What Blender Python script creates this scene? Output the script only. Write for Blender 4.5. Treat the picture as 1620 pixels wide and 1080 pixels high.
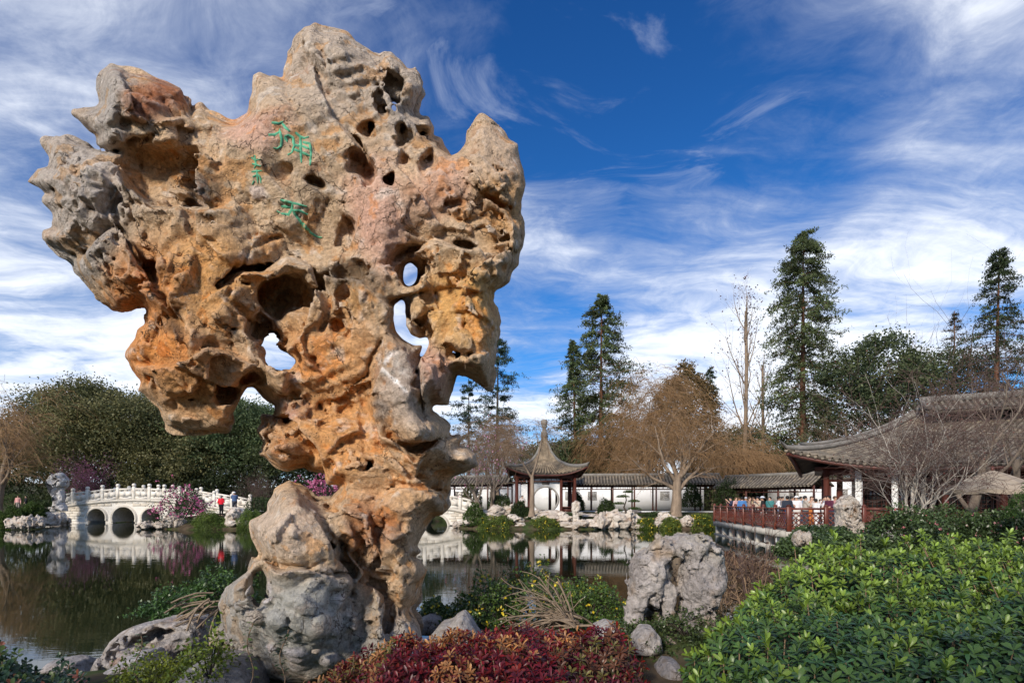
import bpy, math, random
import numpy as np
from mathutils import Vector, Matrix

for _o in list(bpy.data.objects):
    bpy.data.objects.remove(_o)
SC = bpy.context.scene
COL = SC.collection
R = math.radians

# ------------------------------------------------------------------ camera
CAM_Z = 2.25            # metres above the pond
cam_data = bpy.data.cameras.new('camera')
cam = bpy.data.objects.new('camera', cam_data)
COL.objects.link(cam)
cam.location = (0, 0, CAM_Z)
cam.rotation_euler = (R(90), 0, 0)
cam_data.sensor_width = 36
cam_data.lens = 20
cam_data.shift_y = 253 / 1620
cam_data.clip_start = 0.05
cam_data.clip_end = 3000
SC.camera = cam

# ------------------------------------------------------------------ light
SUN_EL, SUN_AZ = R(27), R(208)          # azimuth clockwise from +Y: behind the camera, a little to the left
sun_dir = Vector((math.sin(SUN_AZ) * math.cos(SUN_EL), math.cos(SUN_AZ) * math.cos(SUN_EL), math.sin(SUN_EL)))
sl = bpy.data.lights.new('sun', 'SUN')
sl.energy = 3.0
sl.angle = R(9.0)
sl.color = (1.0, 0.90, 0.77)
so = bpy.data.objects.new('sun', sl)
so.rotation_euler = (-sun_dir).to_track_quat('-Z', 'Y').to_euler()
COL.objects.link(so)
SC.view_settings.view_transform = 'Standard'
SC.view_settings.look = 'None'
SC.view_settings.gamma = 1
SC.view_settings.exposure = 0.6
SC.view_settings.use_curve_mapping = False
SC.cycles.max_bounces = 5
SC.cycles.diffuse_bounces = 3
SC.cycles.glossy_bounces = 3
SC.cycles.transmission_bounces = 3
SC.cycles.transparent_max_bounces = 6
SC.cycles.caustics_reflective = False
SC.cycles.caustics_refractive = False


class NT:
    """tiny node-tree helper"""
    def __init__(s, tree):
        s.t = tree; s.n = tree.nodes; s.l = tree.links

    def node(s, typ, **kw):
        n = s.n.new(typ)
        for k, v in kw.items():
            if hasattr(n, k): setattr(n, k, v)
        return n

    def put(s, sock, v):
        if v is None: return
        if hasattr(v, 'is_output') or isinstance(v, bpy.types.NodeSocket):
            s.l.new(v, sock)
        else:
            if sock.type == 'RGBA' and len(v) == 3: v = (*v, 1)
            sock.default_value = v

    def math(s, op, a, b=None, c=None, clamp=False):
        n = s.node('ShaderNodeMath', operation=op, use_clamp=clamp)
        s.put(n.inputs[0], a)
        if b is not None: s.put(n.inputs[1], b)
        if c is not None: s.put(n.inputs[2], c)
        return n.outputs[0]

    def vmath(s, op, a, b=None):
        n = s.node('ShaderNodeVectorMath', operation=op)
        s.put(n.inputs[0], a)
        if b is not None: s.put(n.inputs[1], b)
        return n.outputs['Value' if op in ('DOT_PRODUCT', 'LENGTH') else 'Vector']

    def mix(s, f, a, b, blend='MIX'):
        n = s.node('ShaderNodeMix', data_type='RGBA', blend_type=blend)
        s.put(n.inputs[0], f); s.put(n.inputs[6], a); s.put(n.inputs[7], b)
        return n.outputs[2]

    def noise(s, vec, scale, detail=4, rough=.55, dist=0.0, out='Fac'):
        n = s.node('ShaderNodeTexNoise')
        s.put(n.inputs['Vector'], vec)
        n.inputs['Scale'].default_value = scale
        n.inputs['Detail'].default_value = detail
        n.inputs['Roughness'].default_value = rough
        n.inputs['Distortion'].default_value = dist
        return n.outputs[out]

    def voro(s, vec, scale, feature='F1', out='Distance'):
        n = s.node('ShaderNodeTexVoronoi', feature=feature)
        s.put(n.inputs['Vector'], vec)
        n.inputs['Scale'].default_value = scale
        return n.outputs[out]

    def ramp(s, f, pts):
        n = s.node('ShaderNodeValToRGB')
        e = n.color_ramp.elements
        while len(e) < len(pts): e.new(.5)
        for el, (p, c) in zip(e, pts):
            el.position = p
            el.color = (c, c, c, 1) if isinstance(c, (int, float)) else (*c, 1)
        s.put(n.inputs[0], f)
        return n.outputs[0]

    def maprange(s, v, a, b, c=0., d=1., smooth=True):
        n = s.node('ShaderNodeMapRange')
        n.interpolation_type = 'SMOOTHSTEP' if smooth else 'LINEAR'
        s.put(n.inputs[0], v)
        for i, x in enumerate((a, b, c, d)): n.inputs[i + 1].default_value = x
        return n.outputs[0]

    def mapping(s, vec, loc=(0, 0, 0), rot=(0, 0, 0), scale=(1, 1, 1)):
        n = s.node('ShaderNodeMapping')
        s.put(n.inputs[0], vec)
        n.inputs[1].default_value = loc; n.inputs[2].default_value = rot; n.inputs[3].default_value = scale
        return n.outputs[0]


# ------------------------------------------------------------------ sky: clear blue with thin high cirrus
world = bpy.data.worlds.new('World')
SC.world = world
world.cycles.sampling_method = 'MANUAL'
world.cycles.sample_map_resolution = 512
world.use_nodes = True
W = NT(world.node_tree)
W.n.clear()
wo = W.node('ShaderNodeOutputWorld')
bg = W.node('ShaderNodeBackground')
sky = W.node('ShaderNodeTexSky')
sky.sky_type = 'NISHITA'
sky.sun_disc = False
sky.sun_elevation = SUN_EL
sky.sun_rotation = SUN_AZ
sky.altitude = 200
sky.air_density = 1.0
sky.dust_density = 0.4
sky.ozone_density = 2.5
tc = W.node('ShaderNodeTexCoord')
dirv = tc.outputs['Generated']
sep = W.node('ShaderNodeSeparateXYZ')
W.put(sep.inputs[0], dirv)
dx, dy, dz = sep.outputs
zc = W.math('MAXIMUM', W.math('ADD', dz, 0.10), 0.03)
cmb = W.node('ShaderNodeCombineXYZ')
W.put(cmb.inputs[0], W.math('DIVIDE', dx, zc)); W.put(cmb.inputs[1], W.math('DIVIDE', dy, zc))
cp = cmb.outputs[0]                                                     # position on the cirrus layer
warp = W.vmath('SCALE', W.vmath('SUBTRACT', W.noise(cp, 0.8, 3, .5, out='Color'), (.5, .5, .5)))
warp.node.inputs['Scale'].default_value = 0.9
cpw = W.vmath('ADD', cp, warp)
streak = W.noise(W.mapping(cpw, rot=(0, 0, R(-38)), scale=(0.8, 1.7, 1)), 0.85, 7, .56, .35)
fibre = W.noise(W.mapping(cpw, rot=(0, 0, R(-46)), scale=(0.9, 3.2, 1)), 2.0, 6, .58, .4)
puffs = W.noise(cpw, 6.0, 8, .68, .5)
big = W.noise(cp, 0.5, 3, .5)


def lobe(px, py, w0, w1):
    """soft patch of sky round one compass direction"""
    v = Vector(((px - 810) / 900, 1, (793 - py) / 900)).normalized()
    return W.maprange(W.vmath('DOT_PRODUCT', dirv, tuple(v)), math.cos(R(w0)), math.cos(R(w1)))


def most(*ls):
    r = ls[0]
    for l in ls[1:]: r = W.math('MAXIMUM', r, l)
    return r


def amt(l, k): return W.math('MULTIPLY', l, k)


clear = most(lobe(1010, 190, 17, 4), amt(lobe(1180, 290, 12, 2), .9), amt(lobe(880, 490, 9, 2), .6), amt(lobe(1090, 360, 9, 2), .7), amt(lobe(1120, 60, 15, 4), .8), amt(lobe(780, 60, 12, 3), .35), amt(lobe(1330, 420, 7, 1), .4))
thick = most(amt(lobe(1480, 200, 22, 5), .50), lobe(1180, 530, 21, 6), amt(lobe(890, 370, 9, 1), 1.0), amt(lobe(1000, 430, 9, 2), .9), amt(lobe(30, 500, 38, 8), .6), amt(lobe(230, 60, 28, 6), .30), amt(lobe(1380, 420, 10, 2), .6))
cov = W.math('MULTIPLY_ADD', W.math('SUBTRACT', streak, .5), 1.75, .40)
cov = W.math('ADD', cov, W.math('MULTIPLY', W.math('SUBTRACT', fibre, .5), .70))
cov = W.math('ADD', cov, W.math('MULTIPLY', W.math('SUBTRACT', puffs, .5), .60))
cov = W.math('ADD', cov, W.math('MULTIPLY', W.math('SUBTRACT', big, .5), .30))
cov = W.math('SUBTRACT', cov, W.math('MULTIPLY', clear, .43))
cov = W.math('ADD', cov, W.math('MULTIPLY', thick, .34))
cov = W.math('ADD', cov, W.maprange(dz, .42, .04, 0, .26))
cl = W.maprange(cov, .0, 1.0, 0, .97)
wisp = W.noise(W.mapping(cpw, rot=(0, 0, R(-60)), scale=(1, 1.8, 1)), 2.6, 9, .62, .6)
cl = W.math('MAXIMUM', cl, W.maprange(wisp, .53, .76, 0, .45))
blue = W.mix(1.0, sky.outputs[0], (0.135, 0.48, 0.84), 'MULTIPLY')
hz = W.maprange(dz, .75, .05, 0, 1)
blue = W.mix(1.0, blue, W.mix(hz, (.62, .66, .74), (1.05, 1.0, .95)), 'MULTIPLY')
cloudc = W.mix(W.maprange(cov, .25, .95), (2.9, 3.3, 4.25), (5.6, 5.85, 6.3))
skyc = W.mix(cl, blue, cloudc)
W.put(bg.inputs[0], skyc)
bg.inputs[1].default_value = 0.13
W.l.new(bg.outputs[0], wo.inputs[0])


# ------------------------------------------------------------------ general helpers
def P(px, py, d):
    """world point seen at photo pixel (1620x1080) at d metres in front of the camera"""
    return Vector(((px - 810) / 900 * d, d, CAM_Z + (793 - py) / 900 * d))


def link(o, parent=None):
    COL.objects.link(o)
    if parent is not None: o.parent = parent
    return o


def tag(o, label=None, cat=None, group=None, kind=None):
    if label: o['label'] = label
    if cat: o['category'] = cat
    if group: o['group'] = group
    if kind: o['kind'] = kind
    return o


def empty(name, loc=(0, 0, 0), rz=0, label=None, cat=None, group=None, scale=1):
    o = bpy.data.objects.new(name, None)
    o.empty_display_size = .2
    o.location = loc
    o.rotation_euler = (0, 0, rz)
    o.scale = (scale,) * 3
    link(o)
    return tag(o, label, cat, group)


def mesh_from(name, V, F, mat=None, smooth=False, col=None):
    """V (n,3) array, F a list of (m,k) index arrays"""
    V = np.asarray(V, dtype=np.float32).reshape(-1, 3)
    if isinstance(F, np.ndarray): F = [F]
    F = [np.asarray(f, dtype=np.int32) for f in F if len(f)]
    me = bpy.data.meshes.new(name)
    me.vertices.add(len(V))
    me.vertices.foreach_set('co', V.ravel())
    nl = sum(f.size for f in F); npol = sum(len(f) for f in F)
    me.loops.add(nl); me.polygons.add(npol)
    me.loops.foreach_set('vertex_index', np.concatenate([f.ravel() for f in F]))
    tot = np.concatenate([np.full(len(f), f.shape[1], np.int32) for f in F])
    start = np.concatenate([[0], np.cumsum(tot)[:-1]]).astype(np.int32)
    me.polygons.foreach_set('loop_start', start)
    if smooth: me.polygons.foreach_set('use_smooth', np.ones(npol, bool))
    me.update(calc_edges=True)
    if col is not None:
        a = me.color_attributes.new('Col', 'FLOAT_COLOR', 'POINT')
        c = np.ones((len(V), 4), np.float32); c[:, :3] = col
        a.data.foreach_set('color', c.ravel())
    if mat: me.materials.append(mat)
    return me


def obj(name, me, parent=None, loc=None, rz=0):
    o = bpy.data.objects.new(name, me)
    if loc is not None: o.location = loc
    o.rotation_euler = (0, 0, rz)
    return link(o, parent)


class MB:
    """collects boxes, tubes, prisms into one mesh"""
    def __init__(s): s.V = []; s.F = {}; s.n = 0

    def add(s, V, F):
        V = np.asarray(V, float).reshape(-1, 3)
        for f in F:
            s.F.setdefault(len(f), []).append([i + s.n for i in f])
        s.V.append(V); s.n += len(V)

    def addnp(s, V, F):
        s.F.setdefault(F.shape[1], []).extend((F + s.n).tolist())
        s.V.append(np.asarray(V, float).reshape(-1, 3)); s.n += len(V)

    def box(s, c, size, rz=0, bev=0.0, taper=1.0):
        hx, hy, hz = [a / 2 for a in size]
        if bev <= 0:
            v = np.array([[x, y, z] for z in (-hz, hz) for x, y in ((-hx, -hy), (hx, -hy), (hx, hy), (-hx, hy))], float)
            v[4:, :2] *= taper
            f = [(0, 3, 2, 1), (4, 5, 6, 7), (0, 1, 5, 4), (1, 2, 6, 5), (2, 3, 7, 6), (3, 0, 4, 7)]
        else:
            b = min(bev, hx * .9, hy * .9, hz * .9)
            rings = []
            for z, k in ((-hz, 1), (-hz + b, 0), (hz - b, 0), (hz, 1)):
                e = b * k
                rings.append([[-hx + e, -hy + b, z], [-hx + b, -hy + e, z], [hx - b, -hy + e, z], [hx - e, -hy + b, z],
                              [hx - e, hy - b, z], [hx - b, hy - e, z], [-hx + b, hy - e, z], [-hx + e, hy - b, z]])
            v = np.array(rings, float).reshape(-1, 3)
            f = [tuple(range(7, -1, -1)), tuple(range(24, 32))]
            for r in range(3):
                for i in range(8):
                    j = (i + 1) % 8
                    f.append((r * 8 + i, r * 8 + j, r * 8 + 8 + j, r * 8 + 8 + i))
        c_, s_ = math.cos(rz), math.sin(rz)
        v = np.stack([v[:, 0] * c_ - v[:, 1] * s_, v[:, 0] * s_ + v[:, 1] * c_, v[:, 2]], 1) + np.array(c, float)
        s.add(v, f)
        return s

    def bar(s, a, b, w, h=None, up=(0, 0, 1)):
        a = Vector(a); b = Vector(b); d = (b - a)
        t = d.normalized(); h = h or w
        u = t.cross(Vector(up))
        if u.length < 1e-4: u = t.cross(Vector((1, 0, 0)))
        u.normalize(); v = u.cross(t)
        V = []
        for p in (a, b):
            for i, j in ((-1, -1), (1, -1), (1, 1), (-1, 1)):
                V.append(p + u * (i * w / 2) + v * (j * h / 2))
        s.add([tuple(x) for x in V], [(0, 1, 2, 3), (7, 6, 5, 4), (0, 4, 5, 1), (1, 5, 6, 2), (2, 6, 7, 3), (3, 7, 4, 0)])
        return s

    def tube(s, path, rad, n=8, caps=True):
        path = np.asarray(path, float)
        rad = np.broadcast_to(np.asarray(rad, float), (len(path),))
        V, F = tubes(path[None], rad[None], n)
        s.addnp(V, F)
        if caps:
            k = len(path)
            base = s.n - len(V)
            s.F.setdefault(n, []).append([base + i for i in range(n)])
            s.F[n].append([base + (k - 1) * n + i for i in range(n)][::-1])
        return s

    def lathe(s, prof, c=(0, 0, 0), n=16, caps=True):
        prof = np.asarray(prof, float)
        a = np.arange(n) / n * 2 * math.pi
        V = np.stack([prof[:, 0:1] * np.cos(a), prof[:, 0:1] * np.sin(a), np.repeat(prof[:, 1:2], n, 1)], 2).reshape(-1, 3) + np.array(c, float)
        F = []
        for r in range(len(prof) - 1):
            for i in range(n):
                j = (i + 1) % n
                F.append((r * n + i, r * n + j, r * n + n + j, r * n + n + i))
        if caps:
            F.append(tuple(range(n - 1, -1, -1))); F.append(tuple((len(prof) - 1) * n + i for i in range(n)))
        s.add(V, F)
        return s

    def prism(s, poly, axis, a, b):
        """2-D polygon extruded from a to b along axis ('x': poly is (y,z); 'y': (x,z); 'z': (x,y))"""
        n = len(poly)
        def mk(p, t):
            return {'x': (t, p[0], p[1]), 'y': (p[0], t, p[1]), 'z': (p[0], p[1], t)}[axis]
        V = [mk(p, a) for p in poly] + [mk(p, b) for p in poly]
        F = [tuple(range(n)), tuple(range(2 * n - 1, n - 1, -1))] + [((i + 1) % n, i, n + i, n + (i + 1) % n) for i in range(n)]
        s.add(V, F)
        return s

    def mesh(s, name, mat=None, smooth=False):
        V = np.concatenate(s.V)
        return mesh_from(name, V, [np.array(f, np.int32) for k, f in sorted(s.F.items())], mat, smooth)

    def build(s, name, mat, parent=None, smooth=False, loc=None, rz=0):
        return obj(name, s.mesh(name, mat, smooth), parent, loc, rz)


def tubes(paths, rad, n=5):
    """batch of tapered tubes; paths (N,K,3), rad (N,K)"""
    paths = np.asarray(paths, float); rad = np.asarray(rad, float)
    N, K, _ = paths.shape
    t = np.gradient(paths, axis=1)
    t /= np.linalg.norm(t, axis=2, keepdims=True) + 1e-9
    m = np.abs(t).mean(1)
    ref = np.eye(3)[np.argmin(m, axis=1)][:, None, :]
    u = np.cross(t, ref); u /= np.linalg.norm(u, axis=2, keepdims=True) + 1e-9
    w = np.cross(t, u)
    a = np.arange(n) / n * 2 * math.pi
    V = paths[:, :, None, :] + rad[:, :, None, None] * (np.cos(a)[:, None] * u[:, :, None, :] + np.sin(a)[:, None] * w[:, :, None, :])
    idx = np.arange(N * K * n).reshape(N, K, n)
    q = np.stack([idx[:, :-1], np.roll(idx, -1, 2)[:, :-1], np.roll(idx, -1, 2)[:, 1:], idx[:, 1:]], -1)
    return V.reshape(-1, 3), q.reshape(-1, 4).astype(np.int32)


def join(parts):
    """[(V,F[,C])...] -> V,F(list by arity),C"""
    V = []; F = {}; C = []; n = 0
    for p in parts:
        v, f = p[0], p[1]
        V.append(v); F.setdefault(f.shape[1], []).append(f + n); n += len(v)
        if len(p) > 2: C.append(np.broadcast_to(p[2], (len(v), 3)))
    return np.concatenate(V), [np.concatenate(x) for x in F.values()], (np.concatenate(C) if C else None)


# ------------------------------------------------------------------ materials
MATS = {}


def M(name, base=(.5, .5, .5), rough=.8, var=.25, scale=3., bump=.2, bscale=None, attr=False, spec=.3, metal=0.,
      second=None, sfac=(.45, .6), sscale=1.5, stretch=(1, 1, 1), trans=0., bdist=.02, coord='Object'):
    if name in MATS: return MATS[name]
    m = bpy.data.materials.new(name)
    m.use_nodes = True
    t = NT(m.node_tree); t.n.clear()
    out = t.node('ShaderNodeOutputMaterial')
    b = t.node('ShaderNodeBsdfPrincipled')
    co = t.node('ShaderNodeTexCoord').outputs[coord]
    if stretch != (1, 1, 1): co = t.mapping(co, scale=stretch)
    if attr:
        c = t.node('ShaderNodeAttribute', attribute_name='Col').outputs['Color']
    else:
        c = (*base, 1)
    if second is not None:
        f = t.maprange(t.noise(co, sscale, 5, .6), sfac[0], sfac[1])
        c = t.mix(f, c, second)
    if var > 0:
        f = t.noise(co, scale, 5, .6)
        k = t.maprange(f, .3, .7, 1 - var, 1 + var, False)
        g = t.node('ShaderNodeCombineXYZ')
        for i in range(3): t.put(g.inputs[i], k)
        c = t.mix(1.0, c, g.outputs[0], 'MULTIPLY')
    t.put(b.inputs['Base Color'], c)
    b.inputs['Roughness'].default_value = rough
    b.inputs['Metallic'].default_value = metal
    b.inputs['Specular IOR Level'].default_value = spec
    if bump > 0:
        bn = t.node('ShaderNodeBump')
        bn.inputs['Strength'].default_value = bump
        bn.inputs['Distance'].default_value = bdist
        t.put(bn.inputs['Height'], t.noise(co, bscale or scale * 4, 6, .65))
        t.l.new(bn.outputs[0], b.inputs['Normal'])
    sh = b.outputs[0]
    if trans > 0:
        tr = t.node('ShaderNodeBsdfTranslucent')
        t.put(tr.inputs[0], c)
        mx = t.node('ShaderNodeMixShader'); mx.inputs[0].default_value = trans
        t.l.new(sh, mx.inputs[1]); t.l.new(tr.outputs[0], mx.inputs[2]); sh = mx.outputs[0]
    t.l.new(sh, out.inputs[0])
    MATS[name] = m
    return m


# ------------------------------------------------------------------ noise on arrays
_rs = np.random.RandomState(7)
_LAT = _rs.rand(64, 64, 64).astype(np.float32) * 2 - 1


def vnoise(p, seed=0):
    """smooth value noise in [-1,1]; p (n,3)"""
    p = p + np.array([seed * 7.13, seed * 3.71, seed * 5.19], np.float32)
    i = np.floor(p).astype(np.int32); f = (p - i).astype(np.float32)
    f = f * f * f * (f * (f * 6 - 15) + 10)
    i0 = i & 63; i1 = (i + 1) & 63
    x0, y0, z0 = i0[:, 0], i0[:, 1], i0[:, 2]; x1, y1, z1 = i1[:, 0], i1[:, 1], i1[:, 2]
    fx, fy, fz = f[:, 0], f[:, 1], f[:, 2]
    L = _LAT
    a = L[x0, y0, z0] * (1 - fx) + L[x1, y0, z0] * fx
    b = L[x0, y1, z0] * (1 - fx) + L[x1, y1, z0] * fx
    c = L[x0, y0, z1] * (1 - fx) + L[x1, y0, z1] * fx
    d = L[x0, y1, z1] * (1 - fx) + L[x1, y1, z1] * fx
    return (a * (1 - fy) + b * fy) * (1 - fz) + (c * (1 - fy) + d * fy) * fz


def fbm(p, oct=4, seed=0, gain=.5):
    o = np.zeros(len(p), np.float32); a = 1.; tot = 0
    for k in range(oct):
        o += a * vnoise(p * (2 ** k), seed + k * 11); tot += a; a *= gain
    return o / tot


def worley(p, seed=0, second=False):
    """distance to the nearest jittered point (8-cell search), and the cell's random value"""
    p = p + np.float32(seed * 9.37)
    b = np.floor(p - .5).astype(np.int32)
    best = np.full(len(p), 9., np.float32); val = np.zeros(len(p), np.float32); best2 = best.copy()
    for o in np.ndindex(2, 2, 2):
        c = b + np.array(o)
        m = c & 63
        j = np.stack([_LAT[m[:, 0], m[:, 1], m[:, 2]], _LAT[m[:, 1], m[:, 2], m[:, 0]], _LAT[m[:, 2], m[:, 0], m[:, 1]]], 1)
        q = c + .5 + .35 * j
        d = np.sqrt(((p - q) ** 2).sum(1)).astype(np.float32)
        up = d < best
        best2 = np.where(up, best, np.minimum(best2, d))
        val = np.where(up, j[:, 0], val); best = np.where(up, d, best)
    return (best, val, best2) if second else (best, val)


def facet(p, seed=0):
    """fractured-stone relief: every cell is a tilted plane"""
    p = p + np.float32(seed * 9.37)
    b = np.floor(p - .5).astype(np.int32)
    best = np.full(len(p), 9., np.float32); val = np.zeros(len(p), np.float32)
    for o in np.ndindex(2, 2, 2):
        c = b + np.array(o)
        m = c & 63
        j = np.stack([_LAT[m[:, 0], m[:, 1], m[:, 2]], _LAT[m[:, 1], m[:, 2], m[:, 0]], _LAT[m[:, 2], m[:, 0], m[:, 1]]], 1)
        g = p - (c + .5 + .38 * j)
        d = (g * g).sum(1)
        up = d < best
        k = np.stack([_LAT[m[:, 1], m[:, 0], m[:, 2]], _LAT[m[:, 0], m[:, 2], m[:, 1]], _LAT[m[:, 2], m[:, 1], m[:, 0]]], 1)
        val = np.where(up, (g * k).sum(1) + .25 * k[:, 0], val); best = np.where(up, d, best)
    return val


# ------------------------------------------------------------------ volume to surface
def surface_nets(S, org, h):
    S = S.astype(np.float32)
    ins = S < 0
    nx, ny, nz = S.shape
    cnt = np.zeros((nx - 1, ny - 1, nz - 1), np.uint8)
    for a, b, c in np.ndindex(2, 2, 2):
        cnt += ins[a:nx - 1 + a, b:ny - 1 + b, c:nz - 1 + c]
    I = np.argwhere((cnt > 0) & (cnt < 8))
    idx = np.full(cnt.shape, -1, np.int32)
    idx[I[:, 0], I[:, 1], I[:, 2]] = np.arange(len(I))
    co = list(np.ndindex(2, 2, 2))
    val = np.stack([S[I[:, 0] + a, I[:, 1] + b, I[:, 2] + c] for a, b, c in co], 1)
    acc = np.zeros((len(I), 3), np.float32); n = np.zeros(len(I), np.float32)
    for i in range(8):
        for ax in range(3):
            if co[i][ax] == 0:
                d = list(co[i]); d[ax] = 1; j = co.index(tuple(d))
                x = (val[:, i] < 0) != (val[:, j] < 0)
                t = val[:, i] / (val[:, i] - val[:, j] + 1e-12)
                for k in range(3):
                    acc[:, k] += np.where(x, co[i][k] + (t if k == ax else 0), 0)
                n += x
    V = (I + acc / n[:, None]) * h + np.array(org, np.float32)
    F = []
    for ax in range(3):
        a = [slice(None)] * 3; b = [slice(None)] * 3
        a[ax] = slice(0, -1); b[ax] = slice(1, None)
        A = ins[tuple(a)]; B = ins[tuple(b)]
        E = np.argwhere(A != B)
        u, v = (ax + 1) % 3, (ax + 2) % 3
        ok = (E[:, u] > 0) & (E[:, v] > 0) & (E[:, u] < S.shape[u] - 1) & (E[:, v] < S.shape[v] - 1)
        E = E[ok]
        flip = A[E[:, 0], E[:, 1], E[:, 2]]
        def g(du, dv):
            q = E.copy(); q[:, u] -= du; q[:, v] -= dv
            return idx[q[:, 0], q[:, 1], q[:, 2]]
        q = np.stack([g(1, 1), g(0, 1), g(0, 0), g(1, 0)], 1)
        q = np.where(flip[:, None], q, q[:, ::-1])
        F.append(q)
    F = np.concatenate(F)
    return V, F[(F >= 0).all(1)].astype(np.int32)


def grid(lo, hi, h):
    ax = [np.arange(l, u + h, h, dtype=np.float32) for l, u in zip(lo, hi)]
    g = np.stack(np.meshgrid(*ax, indexing='ij'), -1)
    return g.reshape(-1, 3), g.shape[:3]


def seg_dist(p, a, b):
    """distance of points p (n,2|3) to segment ab, and the parameter"""
    a = np.asarray(a, np.float32); b = np.asarray(b, np.float32)
    ab = b - a
    t = np.clip(((p - a) @ ab) / (ab @ ab + 1e-9), 0, 1)
    return np.sqrt(((p - a - t[:, None] * ab) ** 2).sum(1)), t


def poly_sdf(p, poly):
    """2-D signed distance, negative inside"""
    poly = np.asarray(poly, np.float32)
    d = np.full(len(p), 1e9, np.float32); ins = np.zeros(len(p), bool)
    for a, b in zip(poly, np.roll(poly, -1, 0)):
        ab = b - a
        t = np.clip(((p - a) @ ab) / (ab @ ab + 1e-9), 0, 1)
        q = p - a - t[:, None] * ab
        d = np.minimum(d, (q * q).sum(1))
        c = (a[1] > p[:, 1]) != (b[1] > p[:, 1])
        if abs(b[1] - a[1]) > 1e-9:
            ins ^= c & (p[:, 0] < (b[0] - a[0]) * (p[:, 1] - a[1]) / (b[1] - a[1]) + a[0])
    d = np.sqrt(d)
    return np.where(ins, -d, d)


def smin(a, b, k):
    h = np.clip(.5 + .5 * (b - a) / k, 0, 1)
    return b * (1 - h) + a * h - k * h * (1 - h)


def smax(a, b, k):
    return -smin(-a, -b, k)
# ================================================================== ground and pond
POND = [(-75, 42), (-52, 43.5), (-44, 45.5), (-45.5, 52), (-48.5, 58), (-49, 66), (-40, 72), (-30, 68), (-31, 60), (-33, 54), (-30, 47),
        (-26, 45.2), (-21, 45.6), (-17, 48), (-12, 50), (-9.4, 52), (-10, 60), (-8, 66), (-4.6, 64), (-5.4, 54), (-4.4, 47.5),
        (-2, 46), (3, 45.5), (8, 46.2), (14, 46), (20, 47), (26, 46), (26, 27), (15.5, 25.2), (12.6, 24), (9.2, 17), (6.0, 11.5),
        (3.0, 8.0), (1.7, 6.9), (0.2, 6.9), (-0.8, 6.9), (-2.2, 7.3), (-3.6, 7.4), (-4.6, 6.6), (-6, 6.4), (-9, 6.2), (-14, 5.8), (-30, 5), (-75, 4)]


def ground_h(x, y):
    p = np.stack([x, y], 1).astype(np.float32)
    d = poly_sdf(p, POND)
    far = np.clip((y - 25) / 12, 0, 1)
    near_h = .06 + .74 * (1 - np.exp(-np.clip(d, 0, None) / .9))
    near_h = near_h + .30 * np.exp(-((x - 1.5) ** 2 / 3.0 + (y - 3.6) ** 2 / 5)) * np.clip(d / .8, 0, 1)
    near_h = near_h + .20 * np.exp(-((x - 1.25) ** 2 / .9 + (y - 4.9) ** 2 / .7)) * np.clip(d / .6, 0, 1)
    far_h = .12 + 1.13 * (1 - np.exp(-np.clip(d, 0, None) / 2.2))
    far_h = far_h + np.clip((y - 72) / 90, 0, 1) * 5 + np.clip((np.abs(x) - 70) / 150, 0, 1) * 3
    h = near_h * (1 - far) + far_h * far
    h = np.where(d < 0, np.maximum(-1.2, d * .8), h)
    q = np.stack([x, y, x * 0], 1).astype(np.float32)
    h = h + np.where(d > 0, .05 * fbm(q * .8, 3, 3) * np.clip(d, 0, 1) + .012 * fbm(q * 6, 2, 4), 0)
    return h


def gz(x, y):
    return float(ground_h(np.array([x], float), np.array([y], float))[0])


def graded(segs):
    out = [np.arange(a, b, s) for a, b, s in segs]
    return np.concatenate(out + [[segs[-1][1]]])


gx = graded([(-900, -140, 60), (-140, -60, 4), (-60, -10, .8), (-10, 8, .16), (8, 40, .8), (40, 140, 4), (140, 900, 60)])
gy = graded([(-120, -12, 6), (-12, 1, .8), (1, 10, .16), (10, 42, .8), (42, 56, .4), (56, 90, 1), (90, 180, 5), (180, 1500, 80)])
GX, GY = np.meshgrid(gx, gy, indexing='ij')
GZ = ground_h(GX.ravel(), GY.ravel())
_n = np.arange(GX.size).reshape(GX.shape)
_F = np.stack([_n[:-1, :-1], _n[1:, :-1], _n[1:, 1:], _n[:-1, 1:]], -1).reshape(-1, 4)
gm = M('garden soil', (.075, .055, .036), .95, .45, 2.2, .6, 14, second=(.045, .062, .02), sfac=(.42, .58), sscale=.7, bdist=.03, spec=.1)
tag(obj('ground', mesh_from('ground', np.stack([GX.ravel(), GY.ravel(), GZ], 1), _F, gm, True)), kind='structure')

wm = bpy.data.materials.new('pond water'); wm.use_nodes = True
t = NT(wm.node_tree); t.n.clear()
o_ = t.node('ShaderNodeOutputMaterial'); b_ = t.node('ShaderNodeBsdfPrincipled')
b_.inputs['Base Color'].default_value = (.010, .016, .007, 1)
b_.inputs['Roughness'].default_value = .015
b_.inputs['IOR'].default_value = 1.5
co_ = t.node('ShaderNodeTexCoord').outputs['Object']
rip = t.noise(t.mapping(co_, scale=(.55, 1.5, 1)), 1.6, 3, .5, .4)
fine = t.noise(t.mapping(co_, scale=(1, 2.6, 1)), 5.0, 2, .5)
calm = t.maprange(t.noise(co_, .10, 2, .5), .35, .65, .25, 1.)
bn = t.node('ShaderNodeBump'); bn.inputs['Strength'].default_value = .09; bn.inputs['Distance'].default_value = .035
t.put(bn.inputs['Height'], t.math('MULTIPLY', t.math('ADD', rip, t.math('MULTIPLY', fine, .18)), calm))
t.l.new(bn.outputs[0], b_.inputs['Normal']); t.l.new(b_.outputs[0], o_.inputs[0])
wv = np.array([(-120, 2, 0), (60, 2, 0), (60, 90, 0), (-120, 90, 0)], float)
tag(obj('pond_water', mesh_from('pond_water', wv, np.array([[0, 1, 2, 3]]), wm)), kind='structure')
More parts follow.
